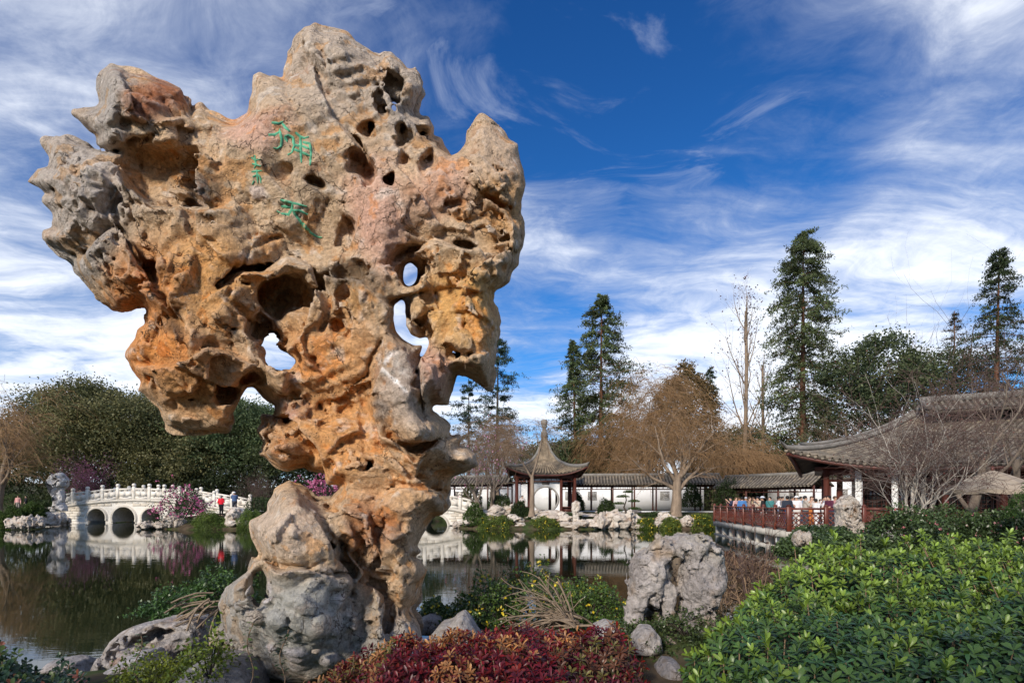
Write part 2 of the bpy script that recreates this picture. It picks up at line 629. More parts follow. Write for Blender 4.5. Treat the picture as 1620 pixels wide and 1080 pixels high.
# ================================================================== the great scholar's rock
RD = 5.5                                    # its distance
RK = RD / 900
OUT = [(176,104),(186,108),(228,121),(256,132),(285,143),(294,162),(297,176),(304,186),(306,178),(318,172),(337,184),(357,195),(370,196),(382,189),
(392,180),(398,162),(401,147),(399,117),(409,112),(427,120),(433,117),(448,125),(451,116),(459,98),(460,86),(468,76),(477,56),(484,45),(494,44),
(503,50),(547,53),(568,66),(587,81),(600,88),(606,83),(619,82),(633,93),(643,107),(657,107),(665,116),(671,133),(669,148),(662,157),(658,167),(655,174),
(657,182),(664,189),(676,187),(683,201),(682,216),(694,223),(698,234),(713,246),(724,242),(734,230),(737,208),(746,198),(763,185),(778,193),(794,203),
(807,222),(820,229),(820,249),(827,270),(828,297),(821,318),(818,338),(826,355),(828,371),(822,392),(817,405),(816,418),(806,429),(803,444),(790,452),
(778,460),(777,480),(783,489),(786,512),(787,528),(783,548),(784,570),(778,596),(774,611),(764,607),(747,598),(731,591),(720,588),(718,599),(712,619),
(709,640),(696,640),(684,636),(680,650),(690,655),(705,669),(711,675),(713,689),(727,685),(733,693),(727,703),(741,703),(755,717),(758,736),(745,744),(731,752),
(713,758),(714,780),(706,785),(711,797),(700,811),(684,814),(676,827),(668,844),(656,862),(664,872),(652,880),(665,888),(672,901),(668,925),(660,949),
(649,964),(658,978),(664,990),(668,1010),(640,1050),(560,1100),(400,1100),(360,1060),(338,1020),(336,1002),(350,982),(346,954),(358,925),(391,905),(409,884),
(413,876),(401,852),(399,827),(428,809),(426,795),(438,774),(460,764),(485,774),(491,791),(498,797),(521,791),(534,780),(540,766),(517,762),(513,746),
(493,742),(487,731),(456,740),(424,727),(413,717),(418,701),(409,683),(421,670),(417,656),(438,654),(437,639),(403,611),(409,604),(391,613),(386,623),
(375,639),(366,654),(366,666),(354,669),(359,677),(342,678),(308,680),(266,672),(256,651),(244,636),(235,627),(220,614),(223,602),(210,584),(198,565),
(200,556),(214,535),(217,520),(227,513),(227,498),(233,497),(233,487),(220,481),(195,489),(180,487),(160,470),(150,458),(125,431),(121,415),(84,388),
(67,376),(68,366),(88,360),(82,353),(82,337),(65,320),(67,310),(77,307),(60,298),(45,287),(59,267),(77,265),(80,252),(75,224),(88,217),(96,221),(102,215),
(127,228),(147,236),(168,244),(187,240),(172,238),(154,228),(154,213),(143,201),(127,189),(120,180),(139,176),(154,174),(162,164),(161,141),(164,117)]
HOLES = [[(649 + 14 * math.cos(a), 433 + 23 * math.sin(a)) for a in np.linspace(0, 6.28, 14)[:-1]],
 [(635,470),(642,476),(644,492),(646,500),(645,515),(650,528),(663,534),(679,531),(681,543),(675,557),(664,568),(660,561),(665,547),(653,547),(636,539),(625,524),(621,505),(623,482)],
 [(710,554),(717,552),(728,557),(722,561),(712,560)],
 [(414,544),(433,529),(442,534),(429,546),(439,555),(451,564),(462,571),(453,581),(439,579),(428,571),(422,553)],
 [(618,170),(623,163),(628,170),(624,178)], [(661,211),(668,206),(675,209),(669,214)],
 [(404,905),(416,900),(424,915),(422,940),(410,946),(400,930)]]
# bulges: centre, radii in px, metres towards the viewer
BULGE = [(150,300,90,110,.20),(215,150,70,50,.10),(290,480,110,120,.30),(300,600,80,60,.12),(560,130,90,80,-.25),(640,620,48,66,.42),(665,685,30,30,.25),
 (740,420,70,120,.12),(750,540,40,50,.05),(500,560,90,60,.18),(455,850,62,70,.62),(470,975,85,80,.80),(375,960,40,60,.35),(630,900,60,80,.22),(560,790,60,60,.10),
 (700,280,60,50,.05),(440,250,80,90,.12),(740,725,30,30,.05),(455,690,50,45,.05),(600,430,40,120,.14),(780,240,40,60,-.15),(640,1040,160,50,.25),(690,590,22,45,.22),
 (250,210,60,40,.18),(180,160,30,40,.1),(390,400,60,40,.12),(610,330,30,60,.10),(520,420,60,20,.10)]
# pits: cx,cy,rx,ry,tilt(deg, clockwise on the picture),depth m
PITS = [(272,280,86,36,20,.36),(312,292,36,28,28,.55),(250,302,52,16,20,.28),(239,428,11,11,0,.30),(628,112,8,14,-15,.18),(624,136,13,21,-20,.24),(602,158,14,28,-20,.20),
 (580,198,12,13,-10,.22),(636,217,13,18,0,.30),(662,205,14,9,20,.20),(682,257,17,18,0,.34),(569,260,19,46,-24,.32),(616,283,17,15,0,.26),(789,273,9,10,0,.2),
 (641,256,5,5,0,.1),(722,324,10,5,-10,.14),(444,273,18,12,0,.20),(477,201,6,15,-30,.16),(480,138,6,9,0,.12),(551,367,10,17,10,.18),(760,323,5,5,0,.1),
 (447,466,42,38,0,.62),(480,470,28,26,0,.40),(379,448,30,15,-8,.34),(556,466,34,46,0,.14),(540,520,18,14,0,.4),(510,442,6,9,0,.15),(494,563,5,5,0,.12),(414,520,26,24,-20,.55),
 (391,596,26,17,-10,.42),(360,620,32,24,0,.5),(517,650,8,6,0,.12),(312,645,24,13,-10,.22),(369,521,4,4,0,.1),(738,410,19,18,0,.34),(662,607,6,9,0,.15),
 (655,512,16,14,0,.3),(584,744,26,22,0,.5),(656,709,20,12,0,.34),(587,805,10,7,0,.2),(538,861,17,5,0,.2),(564,819,10,5,40,.15),(556,903,9,9,0,.24),
 (601,927,13,10,20,.28),(609,907,8,5,0,.18),(615,966,5,18,0,.18),(280,515,9,30,-25,.14),(432,560,26,18,20,.3),(790,345,26,10,30,.16),(720,386,40,9,-8,.14),
 (700,460,40,40,0,.10),(745,565,16,20,30,.22),(560,700,5,5,0,.1),(575,715,4,4,0,.1),(470,450,16,20,0,.3),(503,293,14,8,20,.1),(700,345,60,7,10,.06),
 (210,205,46,8,15,.14),(305,215,14,10,0,.2),(160,385,40,14,-10,.1),(330,545,16,10,0,.1),(600,985,5,14,0,.15),(640,850,9,6,0,.15),(690,770,12,8,0,.12),
 (525,770,18,14,0,.3),(470,905,60,6,8,.10),(445,800,30,5,40,.06),(385,930,10,30,0,.15)]
# ledges (line, metres, px) and grooves
LEDGE = [([(800, 388), (740, 392), (690, 378), (650, 400)], .10, 24), ([(497, 452), (486, 420), (450, 412), (420, 430), (385, 430), (352, 452)], .11, 24), ([(372, 565), (330, 548), (290, 568), (228, 578)], .08, 20),
 ([(205, 405), (186, 362), (160, 382), (118, 418)], .08, 22), ([(548, 915), (480, 900), (438, 906), (400, 884)], .12, 22), ([(545, 902), (512, 832), (468, 772)], .11, 26), ([(428, 652), (470, 662), (500, 702), (516, 748)], .12, 26),
 ([(672, 542), (668, 590), (674, 640)], .10, 18), ([(782, 552), (742, 566), (716, 586)], .08, 16), ([(296, 190), (240, 196), (214, 172), (196, 122)], .07, 18), ([(640, 470), (700, 450), (770, 462)], .05, 20), ([(345, 330), (300, 335), (240, 322), (196, 280)], .08, 18),
 ([(600, 560), (582, 640), (600, 690)], .07, 18), ([(690, 700), (655, 730), (620, 700)], .09, 16), ([(560, 230), (520, 180), (500, 110)], .06, 22), ([(610, 990), (598, 940), (560, 880)], .08, 16), ([(716, 786), (670, 770), (610, 772)], .08, 18)]
GROOVE = [([(205, 392), (236, 430), (250, 470), (285, 520), (290, 560)], .10, 10), ([(186, 240), (215, 214), (255, 204), (302, 214)], .09, 9), ([(770, 308), (800, 330), (816, 360)], .09, 8), ([(604, 540), (590, 560), (584, 600), (560, 606)], .05, 4),
 ([(372, 420), (352, 480), (390, 502)], .06, 7), ([(500, 430), (515, 480), (505, 522)], .08, 8), ([(545, 862), (560, 930), (575, 992)], .09, 8), ([(600, 702), (640, 720), (700, 692)], .07, 7), ([(560, 758), (600, 775), (640, 768)], .07, 7),
 ([(700, 340), (740, 352), (770, 340)], .06, 6), ([(440, 372), (400, 400), (388, 420)], .04, 5), ([(545, 340), (552, 372), (545, 398)], .06, 6), ([(455, 128), (452, 150), (470, 170)], .05, 5), ([(520, 800), (560, 820), (580, 860), (575, 900)], .06, 6), ([(250, 640), (300, 632), (345, 640)], .06, 8), ([(425, 690), (470, 700), (500, 712)], .05, 6), ([(418, 715), (460, 722), (490, 728)], .05, 6)]
# stone colour patches: cx,cy,rx,ry,colour,weight
TAN = (.44,.315,.20)
PATCH = [(560,110,130,80,(.36,.295,.235),1.3),(645,150,40,60,(.29,.25,.215),1),(120,290,85,100,(.33,.295,.265),1.2),(170,170,36,75,(.29,.265,.24),1.3),(245,150,52,32,(.27,.115,.065),1.2),
 (115,405,65,45,(.285,.26,.235),1.1),(600,340,50,90,(.46,.275,.205),1),(405,205,50,35,(.46,.28,.21),.9),(700,300,60,45,(.47,.285,.20),.9),(450,280,80,80,(.45,.33,.215),.8),
 (235,465,55,65,(.42,.17,.05),1.2),(255,560,55,45,(.50,.20,.05),1.3),(320,440,90,80,(.47,.245,.085),1.1),(320,600,80,55,(.43,.22,.085),1.1),(265,255,60,40,(.45,.255,.11),1),
 (520,560,90,60,(.52,.275,.115),1.1),(520,680,90,80,(.50,.25,.09),1.2),(730,480,62,62,(.51,.29,.10),1.3),(795,335,35,60,(.43,.25,.11),1),(790,240,40,55,(.41,.30,.21),1),
 (640,615,42,62,(.35,.285,.235),1.2),(690,590,28,45,(.43,.25,.18),1),(455,645,28,16,(.33,.18,.15),1),(450,705,50,38,(.37,.205,.10),1),(600,830,36,60,(.32,.155,.075),1.1),
 (640,760,60,60,(.48,.29,.15),1),(745,720,30,30,(.47,.34,.23),1),(450,830,65,50,(.44,.345,.265),1.2),(460,885,60,25,(.47,.33,.20),1),(480,985,95,75,(.315,.295,.265),1.8),(375,960,55,65,(.30,.27,.235),1.6),
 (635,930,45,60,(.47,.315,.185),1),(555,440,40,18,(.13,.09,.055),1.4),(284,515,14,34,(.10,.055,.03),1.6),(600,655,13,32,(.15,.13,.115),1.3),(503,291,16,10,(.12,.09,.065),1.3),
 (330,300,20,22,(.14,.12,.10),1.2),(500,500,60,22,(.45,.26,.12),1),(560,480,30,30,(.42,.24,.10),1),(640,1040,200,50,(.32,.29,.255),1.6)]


def unit_(v): return v / (np.linalg.norm(v, axis=1, keepdims=True) + 1e-9)


def build_great_rock():
    h = .0192
    k2 = .012
    ux = np.arange((20 - 810) * RK, (850 - 810) * RK, k2, dtype=np.float32)
    uz = np.arange((793 - 1110) * RK, (793 - 25) * RK, k2, dtype=np.float32)
    U, Vv = np.meshgrid(ux, uz, indexing='ij')
    q = np.stack([U.ravel(), Vv.ravel()], 1)
    to = lambda poly: [((x - 810) * RK, (793 - y) * RK) for x, y in poly]
    wob = np.stack([q[:, 0], q[:, 1], q[:, 0] * 0], 1)
    qw = q + .018 * np.stack([fbm(wob * 7, 3, 1), fbm(wob * 7, 3, 5)], 1)
    d = -poly_sdf(qw, to(OUT))
    hole_edge = np.full(len(q), 9., np.float32)
    hole_small = hole_edge.copy()
    for ih, hp in enumerate(HOLES):
        hd = poly_sdf(qw, to(hp))
        if ih in (4, 5): hole_small = np.minimum(hole_small, hd)
        else: hole_edge = np.minimum(hole_edge, hd)
    hole_small = hole_small.reshape(U.shape)
    w2u = (.046 * vnoise(wob * 5, 71) + .024 * vnoise(wob * 13, 72)).reshape(U.shape); w2v = (.046 * vnoise(wob * 5, 73) + .024 * vnoise(wob * 13, 74)).reshape(U.shape)
    d = d.reshape(U.shape)
    pxx = q[:, 0] / RK + 810; pyy = 793 - q[:, 1] / RK
    bul = np.zeros(len(q), np.float32)
    for cx, cy, rx, ry, a in BULGE:
        bul += a * np.exp(-(((pxx - cx) / rx) ** 2 + ((pyy - cy) / ry) ** 2))
    bul = bul.reshape(U.shape)
    hole_edge = hole_edge.reshape(U.shape)
    low = np.clip((q[:, 1].reshape(U.shape) + .9) / .5, 0, 1)           # 0 at the foot, 1 above
    T2 = .50 + .14 * low - .12 * np.exp(-((pyy - 640) / 70) ** 2).reshape(U.shape)

    def samp(A, u, v):
        fu = np.clip((u - ux[0]) / k2, 0, len(ux) - 1.001); fv = np.clip((v - uz[0]) / k2, 0, len(uz) - 1.001)
        i = fu.astype(np.int32); j = fv.astype(np.int32); a = fu - i; b = fv - j
        return (A[i, j] * (1 - a) + A[i + 1, j] * a) * (1 - b) + (A[i, j + 1] * (1 - a) + A[i + 1, j + 1] * a) * b

    lo = (-5.1, 4.05, -2.05); hi = (.32, 6.35, 5.15)
    ax = [np.arange(l, u, h, dtype=np.float32) for l, u in zip(lo, hi)]
    S = np.full([len(a) for a in ax], 1., np.float32)
    XX, ZZ = np.meshgrid(ax[0], ax[2], indexing='ij')
    XX = XX.ravel(); ZZ = ZZ.ravel()
    pits = []
    for cx, cy, rx, ry, tl, dp in PITS:
        u0 = (cx - 810) * RK; v0 = (793 - cy) * RK
        f0 = RD - samp(bul, np.array([u0]), np.array([v0]))[0] - samp(T2, np.array([u0]), np.array([v0]))[0]
        pits.append((u0, v0, rx * RK, ry * RK, R(tl), dp, f0))
    R1 = .30
    for iy, y in enumerate(ax[1]):
        s = RD / y                                    # where the line of sight through the point meets the rock's middle plane
        u = XX * s; v = ZZ * s
        dd = samp(d, u, v)
        near = dd > -.14
        if not near.any(): continue
        u = u[near]; v = v[near]; dd = dd[near]
        he = samp(hole_edge, u, v)
        qd = y - RD + samp(bul, u, v)
        T = samp(T2, u, v)
        q2 = np.maximum(np.abs(qd) - np.maximum(T - .42, .02), 0) * (R1 / .42)
        w = np.maximum(R1 - dd, 0)
        f = np.sqrt(q2 * q2 + w * w) - R1
        # through holes widen towards the face
        f = smax(f, -(he - .10 * np.clip((np.abs(qd) - .12) / .4, 0, 1)), .05)
        f = smax(f, -samp(hole_small, u, v), .02)
        wu = u + samp(w2u, u, v); wvv = v + samp(w2v, u, v)
        for u0, v0, rx, ry, tl, dp, f0 in pits:
            m = np.abs(y - f0) < dp + .06
            if not m: continue
            c, s_ = math.cos(tl), math.sin(tl)
            au = wu - u0; av = -(wvv - v0)
            a = (au * c + av * s_) / rx; b = (-au * s_ + av * c) / ry
            near2 = (np.abs(a) < 1.7) & (np.abs(b) < 1.7)
            if not near2.any(): continue
            e = np.sqrt(a[near2] ** 2 + b[near2] ** 2 + ((y - f0) / dp) ** 2)
            f[near2] = smax(f[near2], (1 - e) * min(rx, ry) * 1.1, .010)
        sl_ = S[:, iy, :].copy().reshape(-1); sl_[near] = f; S[:, iy, :] = sl_.reshape(len(ax[0]), len(ax[2]))
    # relief in the band around the surface
    B = np.argwhere(np.abs(S) < .135)
    back = B[B[:, 1] * h + lo[1] >= 5.62]                # the far side is never seen close up: broad relief only
    B = B[B[:, 1] * h + lo[1] < 5.62]
    pb = (back * h + np.array(lo)).astype(np.float32)
    S[back[:, 0], back[:, 1], back[:, 2]] += .06 * vnoise(pb * 1.7, 4) + .06 * vnoise(pb * 5, 5)
    p = (B * h + np.array(lo)).astype(np.float32)
    s = RD / p[:, 1]
    px = p[:, 0] * s / RK + 810; py = 793 - p[:, 2] * s / RK
    def zone(cx, cy, rx, ry): return np.exp(-(((px - cx) / rx) ** 2 + ((py - cy) / ry) ** 2))
    rough = np.clip(zone(240, 500, 75, 90) + zone(730, 480, 60, 70) + zone(440, 700, 55, 45) + zone(600, 840, 45, 70) + .8 * zone(790, 340, 50, 60)
                    + .7 * zone(150, 290, 90, 110) + .6 * zone(240, 160, 70, 50) + zone(480, 980, 90, 70) + .6 * zone(560, 460, 40, 40), 0, 1)
    smooth = np.clip(zone(640, 615, 45, 60) + .8 * zone(600, 350, 50, 80) + .6 * zone(560, 180, 90, 100) + 1.0 * zone(460, 265, 60, 90) + .45 * zone(520, 260, 170, 130), 0, 1)
    amp = 1 - .6 * smooth
    pw = p + .10 * np.stack([vnoise(p * 3, 1), vnoise(p * 3, 2), vnoise(p * 3, 3)], 1)
    n = .060 * vnoise(p * 1.7, 4) * amp + .030 * vnoise(pw * 4, 5) * amp
    w1, v1, w12 = worley(pw * np.array([3.4, 3.4, 3.0], np.float32), 1, True)
    n += (.050 * (w1 - .45) + .030 * v1) * (.45 + .75 * rough) * amp
    n += .022 * np.exp(-((w12 - w1) / .07) ** 2) * (.4 + rough) * amp           # joints between the lumps
    n += facet(pw * np.array([2.1, 2.1, 1.8], np.float32), 3) * .125 * (.45 + .75 * rough) * (1 - .8 * smooth)
    n += facet(pw * 5.2, 4) * .062 * (.4 + .8 * rough) * (1 - .7 * smooth)
    n += facet(pw * 11, 6) * .034 * (.5 + .7 * rough) * (1 - .5 * smooth)
    n += facet(p * 1.15 + .15 * (pw - p), 8) * .17 * (1 - .75 * smooth)
    # ledges: the side to the left of the line (walking along it) stands proud, the other is undercut; grooves: open joints
    wxx = px + 9 * vnoise(p * 4, 81); wyy = py + 9 * vnoise(p * 4, 82)
    pq = np.stack([wxx, wyy], 1).astype(np.float32)
    for line, A, Wd in LEDGE:
        best = np.full(len(pq), 1e9, np.float32); sgn = np.zeros(len(pq), np.float32)
        bx0 = (pq[:, 0] > min(q[0] for q in line) - 4 * Wd) & (pq[:, 0] < max(q[0] for q in line) + 4 * Wd) & (pq[:, 1] > min(q[1] for q in line) - 4 * Wd) & (pq[:, 1] < max(q[1] for q in line) + 4 * Wd)
        idx = np.nonzero(bx0)[0]; sub = pq[idx]; bb = best[idx]; ss = sgn[idx]; en = np.zeros(len(idx), np.float32)
        for ia, (qa, qb) in enumerate(zip(line[:-1], line[1:])):
            dd, tt = seg_dist(sub, qa, qb)
            cr = (qb[0] - qa[0]) * (sub[:, 1] - qa[1]) - (qb[1] - qa[1]) * (sub[:, 0] - qa[0])
            up_ = dd < bb
            bb = np.where(up_, dd, bb); ss = np.where(up_, np.sign(cr), ss)
        n[idx] += A * ss * np.exp(-bb / Wd) * (p[idx, 1] < RD + .1)
    for line, A, Wd in GROOVE:
        idx = np.nonzero((pq[:, 0] > min(q[0] for q in line) - Wd) & (pq[:, 0] < max(q[0] for q in line) + Wd) & (pq[:, 1] > min(q[1] for q in line) - Wd) & (pq[:, 1] < max(q[1] for q in line) + Wd))[0]
        sub = pq[idx]; bb = np.full(len(idx), 1e9, np.float32)
        for qa, qb in zip(line[:-1], line[1:]): bb = np.minimum(bb, seg_dist(sub, qa, qb)[0])
        n[idx] += A * np.clip(1 - bb / Wd, 0, 1) ** .7 * (p[idx, 1] < RD + .1)
    # foot: broken stones set in mortar
    foot = np.clip(1.25 * np.exp(-(((px - 478) / 85) ** 2 + ((py - 985) / 72) ** 4)), 0, 1)
    wf, vf = worley(p * 3.9, 9)
    n = n * (1 - .55 * foot) - foot * np.where(vf > -.45, .15 * np.clip((.46 - wf) / .46, 0, 1) ** .5, 0) + foot * .05
    rid = 1 - np.abs(vnoise(pw * np.array([5, 5, 9], np.float32), 8))
    n += .030 * (rid - .6) * (.35 + rough) * amp
    n += .010 * vnoise(pw * 16, 9) * (.5 + rough) + .007 * vnoise(p * 31, 14)
    # strata running down to the right in the lower body
    st = np.clip(zone(510, 660, 100, 90) + .6 * zone(560, 160, 80, 110), 0, 1)
    n += .026 * st * np.sin((px * .35 + py * .9) * .30 + 4 * vnoise(p * 2.2, 12)) * (.6 + .6 * vnoise(p * 4, 13))
    # small solution pits
    hsel = np.clip(.35 + rough + zone(700, 480, 120, 120) + zone(380, 420, 150, 100), 0, 1.3)
    w3, v3 = worley(p * 6.0, 5)
    n += np.where(v3 > .42, .09 * np.clip(1 - w3 / .20, 0, 1) * hsel, 0)
    edge = np.clip(samp(d, p[:, 0] * s, p[:, 2] * s) / .16, .18, 1)          # spurs and rims stay crisp
    S[B[:, 0], B[:, 1], B[:, 2]] += (n - .004) * edge
    # the daylight holes stay open
    hk = np.minimum(samp(hole_edge, p[:, 0] * s, p[:, 2] * s) + .012, samp(hole_small, p[:, 0] * s, p[:, 2] * s))
    S[B[:, 0], B[:, 1], B[:, 2]] = np.maximum(S[B[:, 0], B[:, 1], B[:, 2]], -hk)
    V, F = surface_nets(S, lo, h)
    del S
    # keep the largest connected body only
    lab = np.arange(len(V))
    for _ in range(400):
        m = lab[F].min(1)
        new = lab.copy()
        for c in range(4): np.minimum.at(new, F[:, c], m)
        new = new[new]
        if (new == lab).all(): break
        lab = new
    keepl = np.bincount(lab).argmax(); keep = lab == keepl
    F = F[keep[F].all(1)]; remap = np.cumsum(keep) - 1; F = remap[F].astype(np.int32); V = V[keep]
    # colour of the stone
    s = RD / V[:, 1]
    px = V[:, 0] * s / RK + 810; py = 793 - V[:, 2] * s / RK
    Vf = V.astype(np.float32)
    wx = px + 26 * fbm(Vf * 2.2, 3, 21) + 8 * fbm(Vf * 9, 2, 22); wy = py + 26 * fbm(Vf * 2.2, 3, 23) + 8 * fbm(Vf * 9, 2, 24)
    acc = np.ones((len(V), 3)) * np.array(TAN) * .35; tot = np.full(len(V), .35)
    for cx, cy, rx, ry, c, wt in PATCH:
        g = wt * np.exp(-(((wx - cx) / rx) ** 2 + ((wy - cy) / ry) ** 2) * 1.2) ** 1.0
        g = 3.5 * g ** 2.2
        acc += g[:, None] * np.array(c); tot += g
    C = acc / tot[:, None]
    b1 = fbm(Vf * 3.5, 4, 31)[:, None]; b2 = fbm(Vf * 11, 3, 32)[:, None]
    C = C * (1 + .20 * b1 + .14 * b2)
    C = C * np.where(fbm(Vf * 5.5, 4, 41)[:, None] > .30, np.array([1.05, .84, .62]), 1)       # iron staining
    whit = np.clip((fbm(Vf * 8, 3, 51) - .36) * 5, 0, 1)[:, None]
    C = C * (1 - .45 * whit) + np.array([.58, .53, .47]) * .45 * whit
    # white scar on the grey boss, pale patch left of the carved letters
    def scar(a, b, w):
        dd, _t = seg_dist(np.stack([px, py], 1).astype(np.float32), a, b)
        return np.clip((w * (1 + .8 * fbm(Vf * 16, 2, 61)) - dd) / 2.0, 0, 1)[:, None]
    for a, b, w in (((618, 560), (608, 575), 3.), ((605, 584), (628, 604), 4.), ((628, 604), (643, 620), 3.)):
        k = scar(a, b, w) * .8; C = C * (1 - k) + np.array([.72, .68, .64]) * k
    k = np.clip((1.0 - np.maximum(np.abs(px - 408 - (py - 305) * .25) / 13, np.abs(py - 305) / 11)) * 5 + .6 * fbm(Vf * 14, 2, 66), 0, 1)[:, None] * .7
    C = C * (1 - k) + np.array([.62, .52, .48]) * k
    # curvature tint: hollows darker and rustier, raised edges paler
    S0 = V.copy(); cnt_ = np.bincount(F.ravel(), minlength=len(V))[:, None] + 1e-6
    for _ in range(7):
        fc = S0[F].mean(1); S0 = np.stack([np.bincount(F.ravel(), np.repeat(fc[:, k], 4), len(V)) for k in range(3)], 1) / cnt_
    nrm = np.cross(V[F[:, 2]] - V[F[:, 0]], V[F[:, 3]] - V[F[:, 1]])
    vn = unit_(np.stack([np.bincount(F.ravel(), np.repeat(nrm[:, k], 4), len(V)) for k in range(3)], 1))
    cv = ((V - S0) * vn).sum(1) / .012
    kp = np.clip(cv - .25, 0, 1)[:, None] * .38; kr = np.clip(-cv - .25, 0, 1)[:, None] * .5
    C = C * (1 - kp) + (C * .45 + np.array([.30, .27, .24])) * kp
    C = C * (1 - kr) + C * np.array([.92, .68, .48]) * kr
    # the foot is pale broken stone set in mortar
    foot = np.clip(1.25 * np.exp(-(((px - 478) / 85) ** 2 + ((py - 985) / 72) ** 4)), 0, 1)[:, None]
    wf, vf = worley(Vf * 3.9, 9)
    stone = np.where(vf[:, None] > .35, np.array([.50, .46, .46]), np.where(vf[:, None] > -.05, np.array([.42, .35, .28]), np.array([.47, .42, .385]))) * (1 + .25 * fbm(Vf * 14, 3, 91)[:, None])
    mort = np.array([.37, .355, .315]) * (1 + .12 * fbm(Vf * 10, 2, 92)[:, None])
    ks = np.clip((.44 - wf) / .06, 0, 1)[:, None] * (vf[:, None] > -.35)
    C = C * (1 - foot) + (mort * (1 - ks) + stone * ks) * foot
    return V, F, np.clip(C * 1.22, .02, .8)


rockmat = bpy.data.materials.new('weathered limestone'); rockmat.use_nodes = True
t = NT(rockmat.node_tree); t.n.clear()
o_ = t.node('ShaderNodeOutputMaterial'); b_ = t.node('ShaderNodeBsdfPrincipled')
co_ = t.node('ShaderNodeTexCoord').outputs['Object']
c_ = t.node('ShaderNodeAttribute', attribute_name='Col').outputs['Color']
spk = t.maprange(t.noise(co_, 30, 8, .78), .3, .7, .52, 1.45, False)
g_ = t.node('ShaderNodeCombineXYZ')
for i in range(3): t.put(g_.inputs[i], spk)
c_ = t.mix(1.0, c_, g_.outputs[0], 'MULTIPLY')
wv_ = t.vmath('ADD', co_, t.vmath('SCALE', t.noise(co_, 5, 4, .6, out='Color')))
wv_.node.inputs[1].links[0].from_node.inputs['Scale'].default_value = .25
crk = t.voro(wv_, 3.2, 'DISTANCE_TO_EDGE')
crm = t.math('MULTIPLY', t.maprange(crk, .014, .0, 0, 1), t.maprange(t.noise(co_, 1.6, 2), .46, .6, 0, .75))
c_ = t.mix(crm, c_, (.09, .055, .035))
rust = t.math('MULTIPLY', t.maprange(t.noise(wv_, 3.4, 9, .72), .55, .62, 0, .55), t.maprange(t.noise(co_, .9, 2), .45, .6))
c_ = t.mix(rust, c_, t.mix(.75, c_, (.33, .13, .045)))
pale = t.maprange(t.noise(wv_, 4.6, 9, .75), .60, .66, 0, .5)
c_ = t.mix(pale, c_, (.52, .475, .42))
lich = t.maprange(t.noise(co_, 9, 8, .75), .60, .68, 0, .34)
c_ = t.mix(lich, c_, (.16, .135, .11))
pore = t.math('MULTIPLY', t.maprange(t.voro(wv_, 34), .26, .12, 0, 1), t.maprange(t.noise(co_, 4.5, 3), .50, .60, 0, 1))
c_ = t.mix(t.math('MULTIPLY', pore, .7), c_, (.07, .045, .03))
t.put(b_.inputs['Base Color'], c_)
b_.inputs['Roughness'].default_value = .86
b_.inputs['Specular IOR Level'].default_value = .25
bn = t.node('ShaderNodeBump'); bn.inputs['Strength'].default_value = .9; bn.inputs['Distance'].default_value = .045
hh = t.math('ADD', t.noise(co_, 14, 9, .72), t.math('MULTIPLY', t.voro(wv_, 17), .35))
hh = t.math('SUBTRACT', hh, t.math('MULTIPLY', crm, .8))
hh = t.math('SUBTRACT', hh, t.math('MULTIPLY', pore, .5))
t.put(bn.inputs['Height'], hh)
t.l.new(bn.outputs[0], b_.inputs['Normal']); t.l.new(b_.outputs[0], o_.inputs[0])

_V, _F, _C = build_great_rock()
_V[:, 2] += CAM_Z
print('great rock', len(_V), len(_F))
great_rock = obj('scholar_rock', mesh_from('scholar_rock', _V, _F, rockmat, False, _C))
tag(great_rock, 'towering tan and orange scholar rock pierced with holes, carved green characters on its face', 'rock')

# ---- carved and painted characters: shallow green strokes lying in the stone face
from mathutils.bvhtree import BVHTree
_sel = (_V[_F].mean(1)[:, 1] < 5.6)
BV = BVHTree.FromPolygons([tuple(v) for v in _V.tolist()], _F[_sel].tolist())
EYE = Vector((0, 0, CAM_Z))


def on_rock(px, py):
    d = Vector(((px - 810) / 900, 1, (793 - py) / 900)).normalized()
    hit = BV.ray_cast(EYE, d)
    return (hit[0], hit[1]) if hit[0] is not None else (P(px, py, RD - .6), Vector((0, -1, 0)))


def stroke(mb, pts, w):
    pts = [Vector((a, b)) for a, b in pts]
    dense = []
    for a, b in zip(pts[:-1], pts[1:]):
        n = max(1, int((b - a).length / 2.2))
        dense += [a.lerp(b, i / n) for i in range(n)]
    dense.append(pts[-1])
    N = len(dense); rows = []
    for i, p in enumerate(dense):
        tdir = (dense[min(i + 1, N - 1)] - dense[max(i - 1, 0)]).normalized()
        nrm = Vector((-tdir.y, tdir.x))
        tt = i / max(N - 1, 1)
        ww = w * (.75 + .35 * math.sin(tt * math.pi)) * (1.2 - .4 * tt)
        r = []
        for sd in (-1, -.35, .35, 1):
            q = p + nrm * (ww * sd)
            pos, no = on_rock(q.x, q.y)
            if no.y > 0: no = -no
            r.append(pos + no * (.006 if abs(sd) < .9 else -.004))
        rows.append(r)
    V = [tuple(x) for r in rows for x in r]
    F = [(i * 4 + j, i * 4 + j + 1, i * 4 + 4 + j + 1, i * 4 + 4 + j) for i in range(N - 1) for j in range(3)]
    mb.add(V, F)


